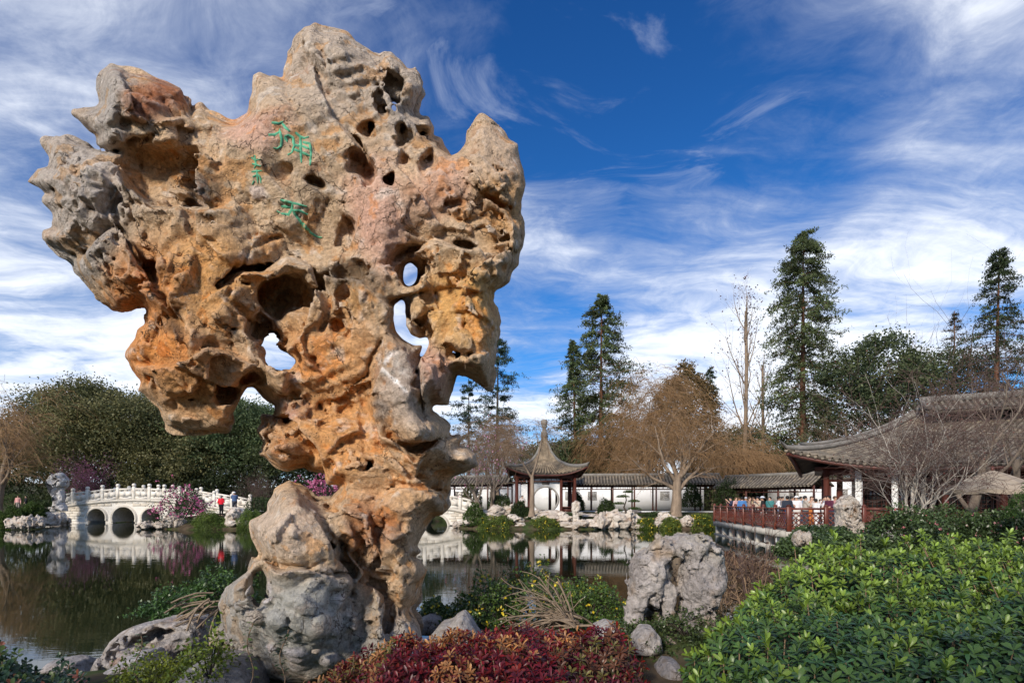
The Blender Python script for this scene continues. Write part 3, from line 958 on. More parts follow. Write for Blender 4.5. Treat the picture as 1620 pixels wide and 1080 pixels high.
green = M('carving paint', (.115, .39, .235), .85, .5, 22, .3, 60, spec=.2)
Z2 = lambda x, y: (380 + x / 4.907, 170 + y / 4.907)
CHARS = {
 'patch': [[(245, 118), (300, 125), (332, 110)], [(326, 125), (350, 155), (386, 186)], [(218, 212), (270, 212), (306, 188), (310, 168)], [(310, 188), (322, 250), (318, 302), (285, 322), (256, 312)],
           [(345, 226), (372, 214), (412, 236), (418, 300), (402, 350), (366, 370)], [(345, 228), (366, 268)], [(428, 194), (465, 226), (500, 240), (534, 228)], [(468, 228), (470, 330), (475, 432)],
           [(488, 270), (540, 280), (550, 350), (543, 450)], [(420, 292), (470, 300)], [(484, 300), (532, 322)], [(420, 325), (470, 346)], [(484, 350), (536, 376)]],
 'sky': [[(312, 718), (400, 740), (518, 770)], [(318, 765), (388, 776)], [(406, 745), (400, 792), (375, 830), (330, 826), (286, 803)], [(400, 800), (460, 800), (524, 832)],
         [(414, 812), (470, 890), (550, 975), (600, 1005), (634, 1010)]]}
small = {'first': [[(398, 249), (404, 254), (412, 252)], [(403, 246), (405, 262), (402, 266)], [(399, 259), (413, 263)]],
         'second': [[(398, 272), (415, 270)], [(400, 280), (408, 276), (414, 284)], [(406, 268), (408, 290)], [(402, 286), (399, 292)], [(411, 278), (413, 290)]]}
for k, st in list(CHARS.items()) + list(small.items()):
    big_ = k in CHARS
    ch = MB()
    for s in st: stroke(ch, [Z2(*a) for a in s] if big_ else s, 2.7 if big_ else 1.9)
    o = ch.build('carved_character', green, great_rock, True)
    o['label'] = 'large green painted character carved in the stone' if big_ else 'small green painted character carved beside the large ones'
# ================================================================== materials of the place
m_white = M('white marble', (.76, .71, .63), .6, .12, 1.3, .15, 20, second=(.50, .44, .36), sfac=(.5, .72), sscale=1.1, spec=.3)
m_ring = M('carved marble ring', (.60, .55, .47), .6, .14, 3, .2, 25)
m_dark = M('vault stone', (.56, .52, .45), .8, .2, 3, .2)
m_plaster = M('lime plaster', (.82, .82, .82), .85, .08, .6, .05, 8, second=(.60, .60, .60), sfac=(.55, .75), sscale=.5)
m_row = M('weathered cover tile', (.165, .142, .115), .85, .4, 2.5, .3, 12, second=(.25, .205, .15), sfac=(.45, .65), sscale=1.4)
m_tile = M('grey roof tile', (.062, .053, .044), .85, .4, 2.5, .35, 12, second=(.09, .075, .055), sfac=(.45, .62), sscale=1.4)
m_rowb = M('brown cover tile', (.20, .155, .105), .85, .4, 2.5, .3, 12, second=(.29, .225, .15), sfac=(.45, .65), sscale=1.4)
m_ridge = M('grey roof ridge', (.20, .185, .165), .85, .3, 2, .3, 10)
m_wood = M('dark red lacquered timber', (.085, .026, .018), .45, .3, 2.5, .1, 14, spec=.4, stretch=(3, 3, .5))
m_rail = M('red brown lacquered railing', (.135, .034, .020), .42, .25, 3, .1, 18, spec=.45)
m_conc = M('weathered concrete', (.44, .41, .36), .85, .25, 1.6, .3, 16, second=(.22, .21, .18), sfac=(.52, .7), sscale=1.2, stretch=(1.6, 1.6, .5))
m_paleboard = M('pale couplet board', (.72, .71, .68), .5, .06, 4, 0)
m_ink = M('board ink', (.04, .06, .05), .6, .1, 4, 0)
m_glass = M('dark window glass', (.02, .022, .022), .08, .1, 2, 0, spec=.6)
m_lattice = M('grey brick lattice', (.33, .31, .28), .85, .2, 3, .2)

# ================================================================== marble bridge (three arches in view)
BD = 60.0


def bx(px): return (px - 810) / 900 * BD
def bz(py): return CAM_Z + (793 - py) / 900 * BD


def top_curve(px):
    """deck edge height along the long bridge, read in photo rows at 60 m"""
    xs = [70, 92, 115, 138, 162, 187, 212, 236, 260, 290, 320, 345, 372, 400]
    ys = [803, 799.5, 796.5, 793.8, 791.3, 789.5, 788.8, 789.2, 790.5, 793.5, 797.5, 801.5, 806, 810]
    return float(np.interp(px, xs, ys))


bridge = empty('marble_bridge', (bx(190), BD, 0), 0, 'long white marble bridge with three round arches and a carved balustrade', 'bridge')


def child(mb, name, mat, parent, smooth=False):
    """mesh in world coordinates hung under a parent placed anywhere"""
    me = mb.mesh(name, mat, smooth)
    o = obj(name, me, parent)
    o.matrix_parent_inverse = Matrix.Translation(-world_loc(parent))
    return o


def world_loc(o):
    v = Vector(o.location)
    while o.parent is not None:
        v += Vector(o.matrix_parent_inverse.translation); o = o.parent
        v += Vector(o.location)
    return v


ARCH = [(153, 14.0, 818.5), (196, 17.6, 819.5), (239.5, 14.5, 819.0)]
DEPTH = 4.2


def bridge_wall(y, px0, px1, arches, topf, base=830):
    """wall face with arch openings as a strip mesh: columns of quads above and between the arches"""
    mb = MB()
    cols = set(np.linspace(px0, px1, int((px1 - px0) / 3) + 1).tolist())
    for c, r, cy in arches:
        for a in np.linspace(0, math.pi, 25): cols.add(c + r * math.cos(a))
    cols = sorted(cols)
    def bottom(px):
        for c, r, cy in arches:
            if abs(px - c) <= r + 1e-6:
                return cy - math.sqrt(max(r * r - (px - c) ** 2, 0))
        return None
    for a, b in zip(cols[:-1], cols[1:]):
        if b - a < 1e-4: continue
        m = (a + b) / 2
        if bottom(m) is not None:
            ya, yb = bottom(a) if bottom(a) is not None else base, bottom(b) if bottom(b) is not None else base
        else: ya = yb = base
        mb.add([(bx(a), y, bz(ya)), (bx(b), y, bz(yb)), (bx(b), y, bz(topf(b))), (bx(a), y, bz(topf(a)))], [(0, 1, 2, 3)])
    return mb


def vault(c, r, cy, y0, y1):
    mb = MB()
    A = np.linspace(-.35, math.pi + .35, 31)
    for a, b in zip(A[:-1], A[1:]):
        p = [(c + r * math.cos(t), cy - r * math.sin(t)) for t in (a, b)]
        mb.add([(bx(p[0][0]), y0, bz(p[0][1])), (bx(p[1][0]), y0, bz(p[1][1])), (bx(p[1][0]), y1, bz(p[1][1])), (bx(p[0][0]), y1, bz(p[0][1]))], [(0, 1, 2, 3)])
    return mb


def ring(c, r0, r1, cy, y0, y1):
    mb = MB()
    A = np.linspace(-.3, math.pi + .3, 31)
    V = []; F = []
    for i, t in enumerate(A):
        for r in (r0, r1):
            for y in (y0, y1):
                V.append((bx(c + r * math.cos(t)), y, bz(cy - r * math.sin(t))))
        if i:
            o = (i - 1) * 4
            F += [(o, o + 4, o + 6, o + 2), (o + 2, o + 6, o + 7, o + 3), (o + 1, o + 3, o + 7, o + 5), (o, o + 1, o + 5, o + 4)]
    mb.add(V, F)
    return mb


def make_bridge(root, px0, px1, arches, topf, posts, slab_px, stone_px, seed):
    rng = random.Random(seed)
    core = bridge_wall(BD, px0, px1, arches, topf)
    core2 = bridge_wall(BD + DEPTH, px0, px1, arches, topf)
    core.addnp(np.concatenate(core2.V), np.array(core2.F[4]))
    xs = np.linspace(px0, px1, 40)
    for a, b in zip(xs[:-1], xs[1:]):
        core.add([(bx(a), BD, bz(topf(a))), (bx(b), BD, bz(topf(b))), (bx(b), BD + DEPTH, bz(topf(b))), (bx(a), BD + DEPTH, bz(topf(a)))], [(0, 1, 2, 3)])
    child(core, 'spandrel_wall', m_white, root)
    for c, r, cy in arches:
        v = child(vault(c, r, cy, BD, BD + DEPTH), 'arch_vault', m_dark, root)
        o = child(ring(c, r, r + 2.6, cy, BD - .10, BD + .05), 'arch_ring', m_ring, root)
        child(ring(c, r + 2.62, r + 3.7, cy, BD - .05, BD + .05), 'arch_moulding', m_ring, root)
    # dressed stone blocks on the face
    course = 4.1
    y = 829.0; row = 0
    while y > 788:
        x = px0 + (row % 2) * 5.5 + rng.uniform(-1, 1)
        while x < px1 - 3:
            w = rng.uniform(9.5, 13)
            x1 = min(x + w, px1)
            ok = y - course > max(topf(x), topf(x1)) + .3
            for c, r, cy in arches:
                ex = max(x, min(c, x1)); ey = max(y - course, min(cy, y))
                if (ex - c) ** 2 + (ey - cy) ** 2 < (r + 3.6) ** 2 and y - course < cy + 12: 
                    ok = ok and False
                if x1 > c - r and x < c + r and y > cy: ok = False
            if ok:
                mb = MB().box(((bx(x) + bx(x1)) / 2, BD - .008 - rng.random() * .012, (bz(y) + bz(y - course)) / 2), (bx(x1) - bx(x) - .022, .05, bz(y - course) - bz(y) - .02), bev=.012)
                child(mb, 'stone_block', stone_mats[rng.randrange(3)], root)
            x = x1
        y -= course; row += 1
    # deck edge slab
    for side, yy in ((0, BD - .14), (1, BD + DEPTH - .16)):
        sb = MB()
        xs = np.linspace(slab_px[0], slab_px[1], 30)
        V = []; F = []
        for i, p in enumerate(xs):
            t_, b_ = bz(topf(p)), bz(topf(p)) - .26
            V += [(bx(p), yy, t_), (bx(p), yy + .3, t_), (bx(p), yy + .3, b_), (bx(p), yy, b_)]
            if i:
                o = (i - 1) * 4
                F += [(o + k, o + 4 + k, o + 4 + (k + 1) % 4, o + (k + 1) % 4) for k in range(4)]
        F += [(0, 1, 2, 3), (len(V) - 1, len(V) - 2, len(V) - 3, len(V) - 4)]
        sb.add(V, F)
        child(sb, 'deck_slab', m_ring, root)
    # balustrade
    for side, yy in ((0, BD + .02), (1, BD + DEPTH - .02)):
        for i, p in enumerate(posts):
            z0 = bz(topf(p)); h = 1.52
            mb = MB()
            mb.box((bx(p), yy, z0 + h * .42), (.30, .28, h * .84), bev=.02)
            mb.box((bx(p), yy, z0 + h * .86), (.22, .20, .10), bev=.02)
            mb.lathe([(.15, 0), (.19, .05), (.2, .16), (.17, .25), (.08, .30)], (bx(p), yy, z0 + h * .88), 10)
            child(mb, 'balustrade_post', m_white, root)
            if i + 1 < len(posts):
                a, b = p, posts[i + 1]
                mb = MB()
                za, zb = bz(topf(a)), bz(topf(b))
                xa, xb = bx(a) + .15, bx(b) - .15
                def slat(h0, h1, th, u0=0, u1=1):
                    A = xa + (xb - xa) * u0; Bx = xa + (xb - xa) * u1; Za = za + (zb - za) * u0; Zb = za + (zb - za) * u1
                    V = [(A, yy - th / 2, Za + h0), (Bx, yy - th / 2, Zb + h0), (Bx, yy - th / 2, Zb + h1), (A, yy - th / 2, Za + h1),
                         (A, yy + th / 2, Za + h0), (Bx, yy + th / 2, Zb + h0), (Bx, yy + th / 2, Zb + h1), (A, yy + th / 2, Za + h1)]
                    mb.add(V, [(0, 1, 2, 3), (7, 6, 5, 4), (0, 4, 5, 1), (3, 2, 6, 7), (1, 5, 6, 2), (0, 3, 7, 4)])
                slat(.02, .18, .22); slat(.27, .82, .14); slat(.18, .27, .14, 0, .28); slat(.18, .27, .14, .72, 1)
                slat(.82, .96, .14, .38, .62); slat(.82, .96, .14, 0, .1); slat(.82, .96, .14, .9, 1)
                slat(.96, 1.14, .2)
                for u0, u1 in ((.08, .48), (.52, .92)):
                    slat(.34, .75, .17, u0, u1)
                child(mb, 'balustrade_panel', m_white, root)


stone_mats = [M('marble block %s' % w, c, .65, .14, 2.5, .2, 18) for w, c in (('cream', (.70, .64, .55)), ('pale', (.76, .71, .63)), ('buff', (.62, .55, .45)))]
make_bridge(bridge, 72, 398, ARCH, top_curve, [92, 115.5, 138.5, 162.3, 186.6, 212, 236.4, 260, 284, 311, 339, 367], (70, 398), (80, 380), 4)

# short bridge to the right of the great rock, nearer: its right end only
BD = 53.0
bridge2 = empty('marble_footbridge', (bx(690), BD, 0), 0, 'short white marble footbridge half hidden behind the great rock', 'bridge')


def top2(px): return float(np.interp(px, [560, 600, 640, 680, 713, 742, 775], [812, 800, 796, 798, 803, 808.5, 815]))


make_bridge(bridge2, 585, 770, [(690, 18.0, 833)], top2, [595, 620, 645, 672, 700, 728, 756], (575, 772), (590, 765), 9)

# ================================================================== roofs
def tile_rows(surface, nu, nv, r, name, mat, parent, u_range=(0, 1), local=False):
    """ridges of half-round tiles laid down a roof surface(u,v) -> xyz ; one joined mesh"""
    us = np.linspace(u_range[0], u_range[1], nu)
    vs = np.linspace(0, 1, nv)
    paths = np.array([[surface(u, v) for v in vs] for u in us])
    rad = np.full((nu, nv), r) * (1 + .10 * np.sin(np.arange(nv) * math.pi))[None]
    V, F = tubes(paths, rad, 6)
    me = mesh_from(name, V, F, mat, True)
    o = obj(name, me, parent)
    if not local: o.matrix_parent_inverse = Matrix.Translation(-world_loc(parent))
    return o


def sheet(surface, nu, nv, thick, name, mat, parent, local=False):
    us = np.linspace(0, 1, nu); vs = np.linspace(0, 1, nv)
    T = np.array([[surface(u, v) for v in vs] for u in us])
    B = T - np.array([0, 0, thick])
    V = np.concatenate([T.reshape(-1, 3), B.reshape(-1, 3)])
    n = nu * nv
    i = np.arange(n).reshape(nu, nv)
    q = np.stack([i[:-1, :-1], i[1:, :-1], i[1:, 1:], i[:-1, 1:]], -1).reshape(-1, 4)
    F = [q, (q + n)[:, ::-1]]
    for e in (i[0], i[-1], i[:, 0], i[:, -1]):
        F.append(np.stack([e[:-1], e[1:], e[1:] + n, e[:-1] + n], 1))
    me = mesh_from(name, V, np.concatenate(F), mat, True)
    o = obj(name, me, parent)
    if not local: o.matrix_parent_inverse = Matrix.Translation(-world_loc(parent))
    return o


# ---------------------------------------------------------------- waterside pavilion
pc = P(861, 812, 52.5)
PX, PY = pc.x, pc.y
PZ = 1.32
pav = empty('garden_pavilion', (PX, PY, PZ), 0, 'square pavilion with steep pointed tiled roof and upturned eaves by the water', 'pavilion')
PAPEX = CAM_Z + (793 - 688) / 900 * 52.5
PEAVE = CAM_Z + (793 - 752) / 900 * 52.5
HALF = 3.2
prof_v = [0, .15, .35, .55, .75, .9, 1]
prof_r = [.03, .085, .20, .375, .64, .86, 1.0]
prof_z = [1, .80, .53, .305, .12, .03, 0.0]


def pav_surface(k):
    c, s = math.cos(k * math.pi / 2), math.sin(k * math.pi / 2)
    def f(u, v):
        r = float(np.interp(v, prof_v, prof_r)) * HALF
        z = PEAVE + (PAPEX - PEAVE) * float(np.interp(v, prof_v, prof_z))
        a = 2 * u - 1
        lift = .72 * abs(a) ** 3.2 * max(0, (v - .35) / .65) ** 2
        out = 1 + .10 * abs(a) ** 4 * max(0, (v - .5) / .5)
        x, y = a * r * out, -r * out
        return (PX + x * c - y * s, PY + x * s + y * c, z + lift)
    return f


for k in range(4):
    sf = pav_surface(k)
    ro = sheet(sf, 21, 15, .10, 'roof_slope', m_tile, pav)
    o = tile_rows(lambda u, v: sf(u, v * .985 + .015), 21, 15, .10, 'tile_rows', m_rowb, ro); o['kind'] = 'stuff'
    rp = np.array([sf(0, v) for v in np.linspace(0, 1, 16)]) + np.array([0, 0, .08])
    tip = rp[-1] + (rp[-1] - rp[-2]) * .35 + np.array([0, 0, .16])
    rp = np.vstack([rp, tip])
    child(MB().tube(rp, np.linspace(.10, .17, len(rp) - 1).tolist() + [.05], 8), 'hip_ridge', m_ridge, pav, True)
    # eave edge board
    ep = np.array([sf(u, 1.0) for u in np.linspace(0, 1, 22)]) + np.array([0, 0, -.14])
    child(MB().tube(ep, .075, 6), 'eave_board', m_wood, pav)
fin = MB().lathe([(.34, -.1), (.30, .35), (.20, .55), (.15, .75), (.26, .82), (.27, .92), (.17, 1.0), (.29, 1.06), (.31, 1.28), (.30, 1.46), (.22, 1.54), (.05, 1.58)], (PX, PY, PAPEX - .12), 10)
child(fin, 'finial', m_ridge, pav, True)
for sx in (-1, 1):
    for sy in (-1, 1):
        for (ox, oy) in ((2.55, 2.55), (1.35, 2.55), (2.55, 1.35)):
            if (ox, oy) == (2.55, 1.35) and sx < 0: continue
            x, y = PX + sx * ox, PY + sy * oy
            child(MB().lathe([(.17, 0), (.17, .12), (.135, .14), (.13, PEAVE - PZ + .2)], (x, y, PZ), 10), 'column', m_wood, pav, True)
for sy in (-1, 1):
    child(MB().box((PX, PY + sy * 2.55, PEAVE - .18), (5.6, .16, .34)).box((PX, PY + sy * 2.55, PEAVE - .62), (5.3, .1, .10)), 'beam', m_wood, pav)
    child(MB().box((PX + sy * 2.55, PY, PEAVE - .18), (.16, 5.0, .34)), 'beam', m_wood, pav)
    for j in range(11):
        child(MB().box((PX - 2.4 + j * .48, PY + sy * 2.55, PEAVE - .47), (.04, .06, .24)), 'fret', m_wood, pav)
child(MB().box((PX, PY, PZ - .16), (6.4, 6.4, .34), bev=.03), 'plinth', m_conc, pav)
child(MB().box((PX, PY, PEAVE + .1), (5.0, 5.0, .08)), 'ceiling', m_wood, pav)
for sx in (-1, 1):
    child(MB().box((PX + sx * 1.95, PY - 2.55, PZ + .45), (1.0, .34, .08)).box((PX + sx * 1.95, PY - 2.42, PZ + .22), (.95, .06, .4)), 'bench', m_wood, pav)
# moon-gate wall standing inside the pavilion's front
gate = empty('moon_gate_wall', (PX, PY - 1.2, PZ), 0, 'white plaster wall with a round moon gate opening under the pavilion roof', 'wall')
mg = MB(); ring_n = 48; hw, hh_ = 1.30, 2.95; rc = 1.07; zc_ = PZ + 1.12; y0, y1 = PY - 2.30, PY - 1.95
V = []; F = []
for i in range(ring_n):
    a = 2 * math.pi * i / ring_n
    c, s = math.cos(a), math.sin(a)
    k = min(hw / abs(c) if abs(c) > 1e-6 else 9e9, ((PZ + hh_ - zc_) if s > 0 else (zc_ - PZ)) / abs(s) if abs(s) > 1e-6 else 9e9)
    k = max(k, rc + .002)
    for y in (y0, y1):
        V.append((PX + rc * c, y, zc_ + rc * s)); V.append((PX + k * c, y, zc_ + k * s))
for i in range(ring_n):
    o = i * 4; n = ((i + 1) % ring_n) * 4
    F += [(o, n, n + 1, o + 1), (o + 2, o + 3, n + 3, n + 2), (o, o + 2, n + 2, n)]
mg.add(V, F); child(mg, 'plaster_wall', m_plaster, gate)
rg = MB(); V = []; F = []
for i in range(ring_n):
    a = 2 * math.pi * i / ring_n
    for r in (rc - .03, rc + .11):
        for y in (y0 - .05, y1 + .05): V.append((PX + r * math.cos(a), y, zc_ + r * math.sin(a)))
for i in range(ring_n):
    o = i * 4; n = ((i + 1) % ring_n) * 4
    F += [(o, n, n + 2, o + 2), (o + 2, n + 2, n + 3, o + 3), (o + 1, o + 3, n + 3, n + 1), (o, o + 1, n + 1, n)]
rg.add(V, F); child(rg, 'gate_rim', m_lattice, gate, True)
child(MB().prism([(PX - .42, PZ + 2.78), (PX + .42, PZ + 2.78), (PX + .30, PZ + 2.42), (PX - .30, PZ + 2.42)], 'y', y0 - .06, y0 - .01), 'name_plaque', m_ridge, gate)

# ---------------------------------------------------------------- covered gallery with lattice wall behind
gal_n = [0]


def gallery(a, b, zf, eave, ridge, label, width=2.6, wall_h=3.0, lat=(), nbay=8, ext=0.):
    """roofed walk from a to b (x,y)"""
    a = Vector((a[0], a[1], 0)); b = Vector((b[0], b[1], 0))
    L = (b - a).length; t = (b - a) / L; n = Vector((t.y, -t.x, 0))           # n points to the pond
    if n.y > 0: n = -n
    g = empty('covered_gallery', (a.x, a.y, zf), 0, label, 'gallery')
    def surf(side):
        def f(u, v):
            q = a + t * (u * L) + n * (side * (v * (width / 2 + .55)))
            return (q.x, q.y, ridge - (ridge - eave) * (v ** .85) + .03 * math.sin(u * 9))
        return f
    for side in (1, -1):
        s = sheet(surf(side), 14, 5, .08, 'roof_slope', m_tile, g)
        o = tile_rows(surf(side), int(L / .30), 4, .09, 'tile_rows', m_row, s); o['kind'] = 'stuff'
    child(MB().bar(a + Vector((0, 0, ridge + .1)), b + Vector((0, 0, ridge + .1)), .22, .30), 'roof_ridge', m_ridge, g)
    # drip tiles along the pond-side eave
    ne = int(L / .30)
    dr = MB()
    for i in range(ne):
        q = a + t * ((i + .5) / ne * L) + n * (width / 2 + .56)
        dr.lathe([(.02, -.09), (.085, -.05), (.085, .03)], (q.x, q.y, eave - .02), 6)
    o = child(dr, 'drip_tiles', m_row, g); o['kind'] = 'stuff'
    for i in range(nbay + 1):
        for side in (1, -1):
            q = a + t * (i / nbay * L) + n * (side * width / 2)
            child(MB().box((q.x, q.y, (zf + eave) / 2), (.15, .15, eave - zf + .1), math.atan2(t.y, t.x), .02), 'column', m_wood, g)
    for side in (1, -1):
        e0 = a + n * (side * width / 2) + Vector((0, 0, eave - .12)); e1 = e0 + t * L
        child(MB().bar(e0, e1, .12, .22), 'beam', m_wood, g)
        child(MB().bar(e0 - Vector((0, 0, .34)), e1 - Vector((0, 0, .34)), .05, .05), 'fret_rail', m_wood, g)
        fr = MB(); k = int(L / .45)
        for i in range(k):
            q = e0 + t * ((i + .5) / k * L)
            fr.box((q.x, q.y, q.z - .22), (.035, .035, .22))
        o = child(fr, 'fret_bars', m_wood, g); o['kind'] = 'stuff'
    fb = MB()
    base0 = a + n * (width / 2 + .15) + Vector((0, 0, zf - .22)); fb.bar(base0, base0 + t * L, .35, .5)
    child(fb, 'kerb_wall', m_plaster, g)
    fl = MB(); m0 = a + Vector((0, 0, zf - .1)); fl.bar(m0, m0 + t * L, width, .2)
    child(fl, 'floor', m_conc, g)
    # plaster wall on the far side
    w = empty('plaster_garden_wall', (a.x - n.x * width, a.y - n.y * width, zf), 0, 'white plaster wall with lattice windows behind ' + label.split(' with')[0], 'wall')
    wa = a - n * (width / 2 + 6.0) - t * ext + Vector((0, 0, zf + wall_h / 2)); wb = wa + t * (L + ext)
    L = L + ext
    child(MB().bar(wa, wb, .3, wall_h), 'plaster_face', m_plaster, w)
    child(MB().bar(wa + Vector((0, 0, wall_h / 2 + .1)), wb + Vector((0, 0, wall_h / 2 + .1)), .5, .18), 'wall_coping', m_tile, w)
    for u in lat:
        c = wa + t * (u * L) + n * .17 + Vector((0, 0, .10))
        ang = math.atan2(t.y, t.x)
        mb = MB()
        mb.box((c.x, c.y, c.z + .45), (1.0, .06, .07), ang); mb.box((c.x, c.y, c.z - .45), (1.0, .06, .07), ang)
        for s in (-.47, .47): mb.box((c.x + t.x * s, c.y + t.y * s, c.z), (.07, .06, .84), ang)
        fr = child(mb, 'lattice_window', m_lattice, w)
        bars = MB()
        for k in range(6):
            for s in (-1, 1):
                z0 = -.36 + k * .145
                pa = c + t * (-.42) + Vector((0, 0, z0)); pb = c + t * .42 + Vector((0, 0, -z0 * s * .6 + .05 * s))
                bars.bar(pa + n * .01 * s, pb + n * .01 * s, .035, .045)
        o = child(bars, 'lattice_bars', m_lattice, fr); o['kind'] = 'stuff'
        bk = MB().box((c.x - n.x * .03, c.y - n.y * .03, c.z), (.86, .02, .82), ang)
        child(bk, 'opening', m_glass, fr)
    return g


gallery((-10.5, 60.5), (-.2, 58.8), 1.35, 4.05, 4.75, 'low covered gallery with tiled roof left of the pointed pavilion', nbay=5, lat=(.3, .7))
gallery((3.9, 58.5), (20.6, 56.5), 1.30, 3.95, 4.85, 'long covered gallery with tiled roof right of the pointed pavilion', nbay=8, ext=4.5, lat=(.30, .42, .80))
gallery((20.7, 55.2), (25.9, 47.5), 1.30, 3.55, 4.55, 'short covered gallery behind the crowded terrace', nbay=3, lat=(.3, .8))
# ================================================================== waterside terrace
DK = .90                                         # deck level
TA, TB, TC = Vector((12.45, 25.7, 0)), Vector((14.0, 39.6, 0)), Vector((17.2, 25.2, 0))
terr = empty('terrace_deck', (TA.x, TA.y, 0), 0, 'concrete terrace on square piers standing over the pond', 'terrace')
poly = [(TA.x, TA.y), (27, 24.4), (27, 41), (TB.x, TB.y)]
child(MB().prism(poly[::-1], 'z', DK - .30, DK - .02), 'deck_slab', m_conc, terr)
ins = lambda p, q, e: (p[0] + e, p[1] + q)
child(MB().prism([(TA.x + .10, TA.y + .1), (27, 24.5), (27, 40.8), (TB.x + .1, TB.y - .1)][::-1], 'z', DK - .02, DK + .012), 'paving', M('grey paving', (.33, .30, .27), .85, .2, 1.5, .2), terr)


def along(a, b, u): return a + (b - a) * u


for i in range(9):
    q = along(TA, TB, i / 8)
    child(MB().box((q.x + .45, q.y + .1, (DK - .30 - .6) / 2), (.40, .40, DK - .30 + .6), math.atan2((TB - TA).y, (TB - TA).x), .02), 'pier', m_conc, terr)
child(MB().bar(along(TA, TB, -.01) + Vector((.50, 0, DK - .345)), along(TA, TB, 1.0) + Vector((.50, 0, DK - .345)), .3, .09), 'edge_beam', m_conc, terr)
child(MB().bar(TA + Vector((.38, 0, -.02)), TB + Vector((.38, 0, -.02)), .62, .18), 'footing', m_conc, terr)


def railing(a, b, nb, label):
    a = a + Vector((.10, .10, DK)); b = b + Vector((.10, .0, DK))
    r = empty('terrace_railing', tuple(a), 0, label, 'railing')
    t = (b - a).normalized(); ang = math.atan2(t.y, t.x); L = (b - a).length
    for i in range(nb + 1):
        q = a + t * (L * i / nb)
        big = 1.25 if i == 0 else 1
        mb = MB().box((q.x, q.y, q.z + .56), (.16 * big, .16 * big, 1.12), ang, .015)
        mb.lathe([(.09 * big, 0), (.10 * big, .04), (.06, .08), (.02, .1)], (q.x, q.y, q.z + 1.12), 8)
        child(mb, 'railing_post', m_rail, r)
    for i in range(nb):
        p0 = a + t * (L * i / nb + .07); p1 = a + t * (L * (i + 1) / nb - .07)
        up = lambda h: Vector((0, 0, h))
        child(MB().bar(p0 + up(1.02), p1 + up(1.02), .12, .09), 'top_rail', m_rail, r)
        pn = MB()
        pn.bar(p0 + up(.84), p1 + up(.84), .06, .06); pn.bar(p0 + up(.14), p1 + up(.14), .07, .10)
        for k in range(1, 3):
            q = p0.lerp(p1, k / 3); pn.bar(q + up(.84), q + up(1.0), .05, .05, (t.x, t.y, 0))
        # diamond lattice
        W_ = (p1 - p0).length; n = max(4, int(W_ / .22)); H0, H1 = .18, .82
        for k in range(-3, n):
            for s in (0, 1):
                x0 = k / n; x1 = (k + 3) / n
                h0, h1 = (H0, H1) if s == 0 else (H1, H0)
                c0, c1 = max(x0, 0), min(x1, 1)
                if c1 - c0 < .02: continue
                g0 = h0 + (h1 - h0) * (c0 - x0) / (x1 - x0); g1 = h0 + (h1 - h0) * (c1 - x0) / (x1 - x0)
                nn = Vector((t.y, -t.x, 0)) * (.012 if s else -.012)
                pn.bar(p0.lerp(p1, c0) + up(g0) + nn, p0.lerp(p1, c1) + up(g1) + nn, .026, .036)
        child(pn, 'lattice_panel', m_rail, r)
    return r


railing(TA, TB, 8, 'dark red lattice railing along the pond edge of the terrace')
railing(TA + Vector((.0, 0, 0)), TC, 3, 'dark red lattice railing facing us beside the standing white rock')

# ================================================================== tea hall with sweeping roof
TH = R(28)                                       # the hall stands turned towards the pond
hall = empty('tea_house', (16.0, 32.0, DK), -TH, 'large dark timber tea house with sweeping grey tiled roof and upturned corner', 'building')
EZ = 4.15 - DK; HIP = 6.2; RZ0 = 7.35 - DK; HL = 26.0; HB = 12.4


def lc(mb, name, mat, parent=hall, smooth=False): return mb.build(name, mat, parent, smooth)


def prof(v): return EZ + (RZ0 - EZ) * (1 - v) ** 1.38
def sweep(k, v): return 1.0 * max(0, k) ** 2.4 * max(0, (v - .15) / .85) ** 1.5


def hall_front(u, v):
    """v 0 at the foot of the gable, 1 at the front eave; u along the front"""
    al = HIP * (1 - v); a = al + (HL - al) * u; b = HIP * (1 - v)
    k = 1 - (a - al) / 6.5
    return (a - .5 * max(0, k) ** 3 * v, b - .4 * max(0, k) ** 3 * v, prof(v) + sweep(k, v))


def hall_left(u, v):
    a = HIP * (1 - v); b0 = HIP * (1 - v); b1 = HB - HIP * (1 - v); b = b0 + (b1 - b0) * u
    k = max(1 - (b - b0) / 6.5, 1 - (b1 - b) / 6.5) if v > .02 else 0
    return (a - .5 * max(0, k) ** 3 * v, b + (.4 if u > .5 else -.4) * max(0, k) ** 3 * v, prof(v) + sweep(k, v))


def hall_back(u, v):
    a, b, z = hall_front(u, v)
    return (a, HB - b, z)


def hall_up(u, v):
    return (HIP + .5 + (HL - HIP - .5) * u, HIP - 1.7 * v, RZ0 + .85 - .78 * v ** .82)


def hall_up_back(u, v):
    a, b, z = hall_up(u, v)
    return (a, HB - b, z)


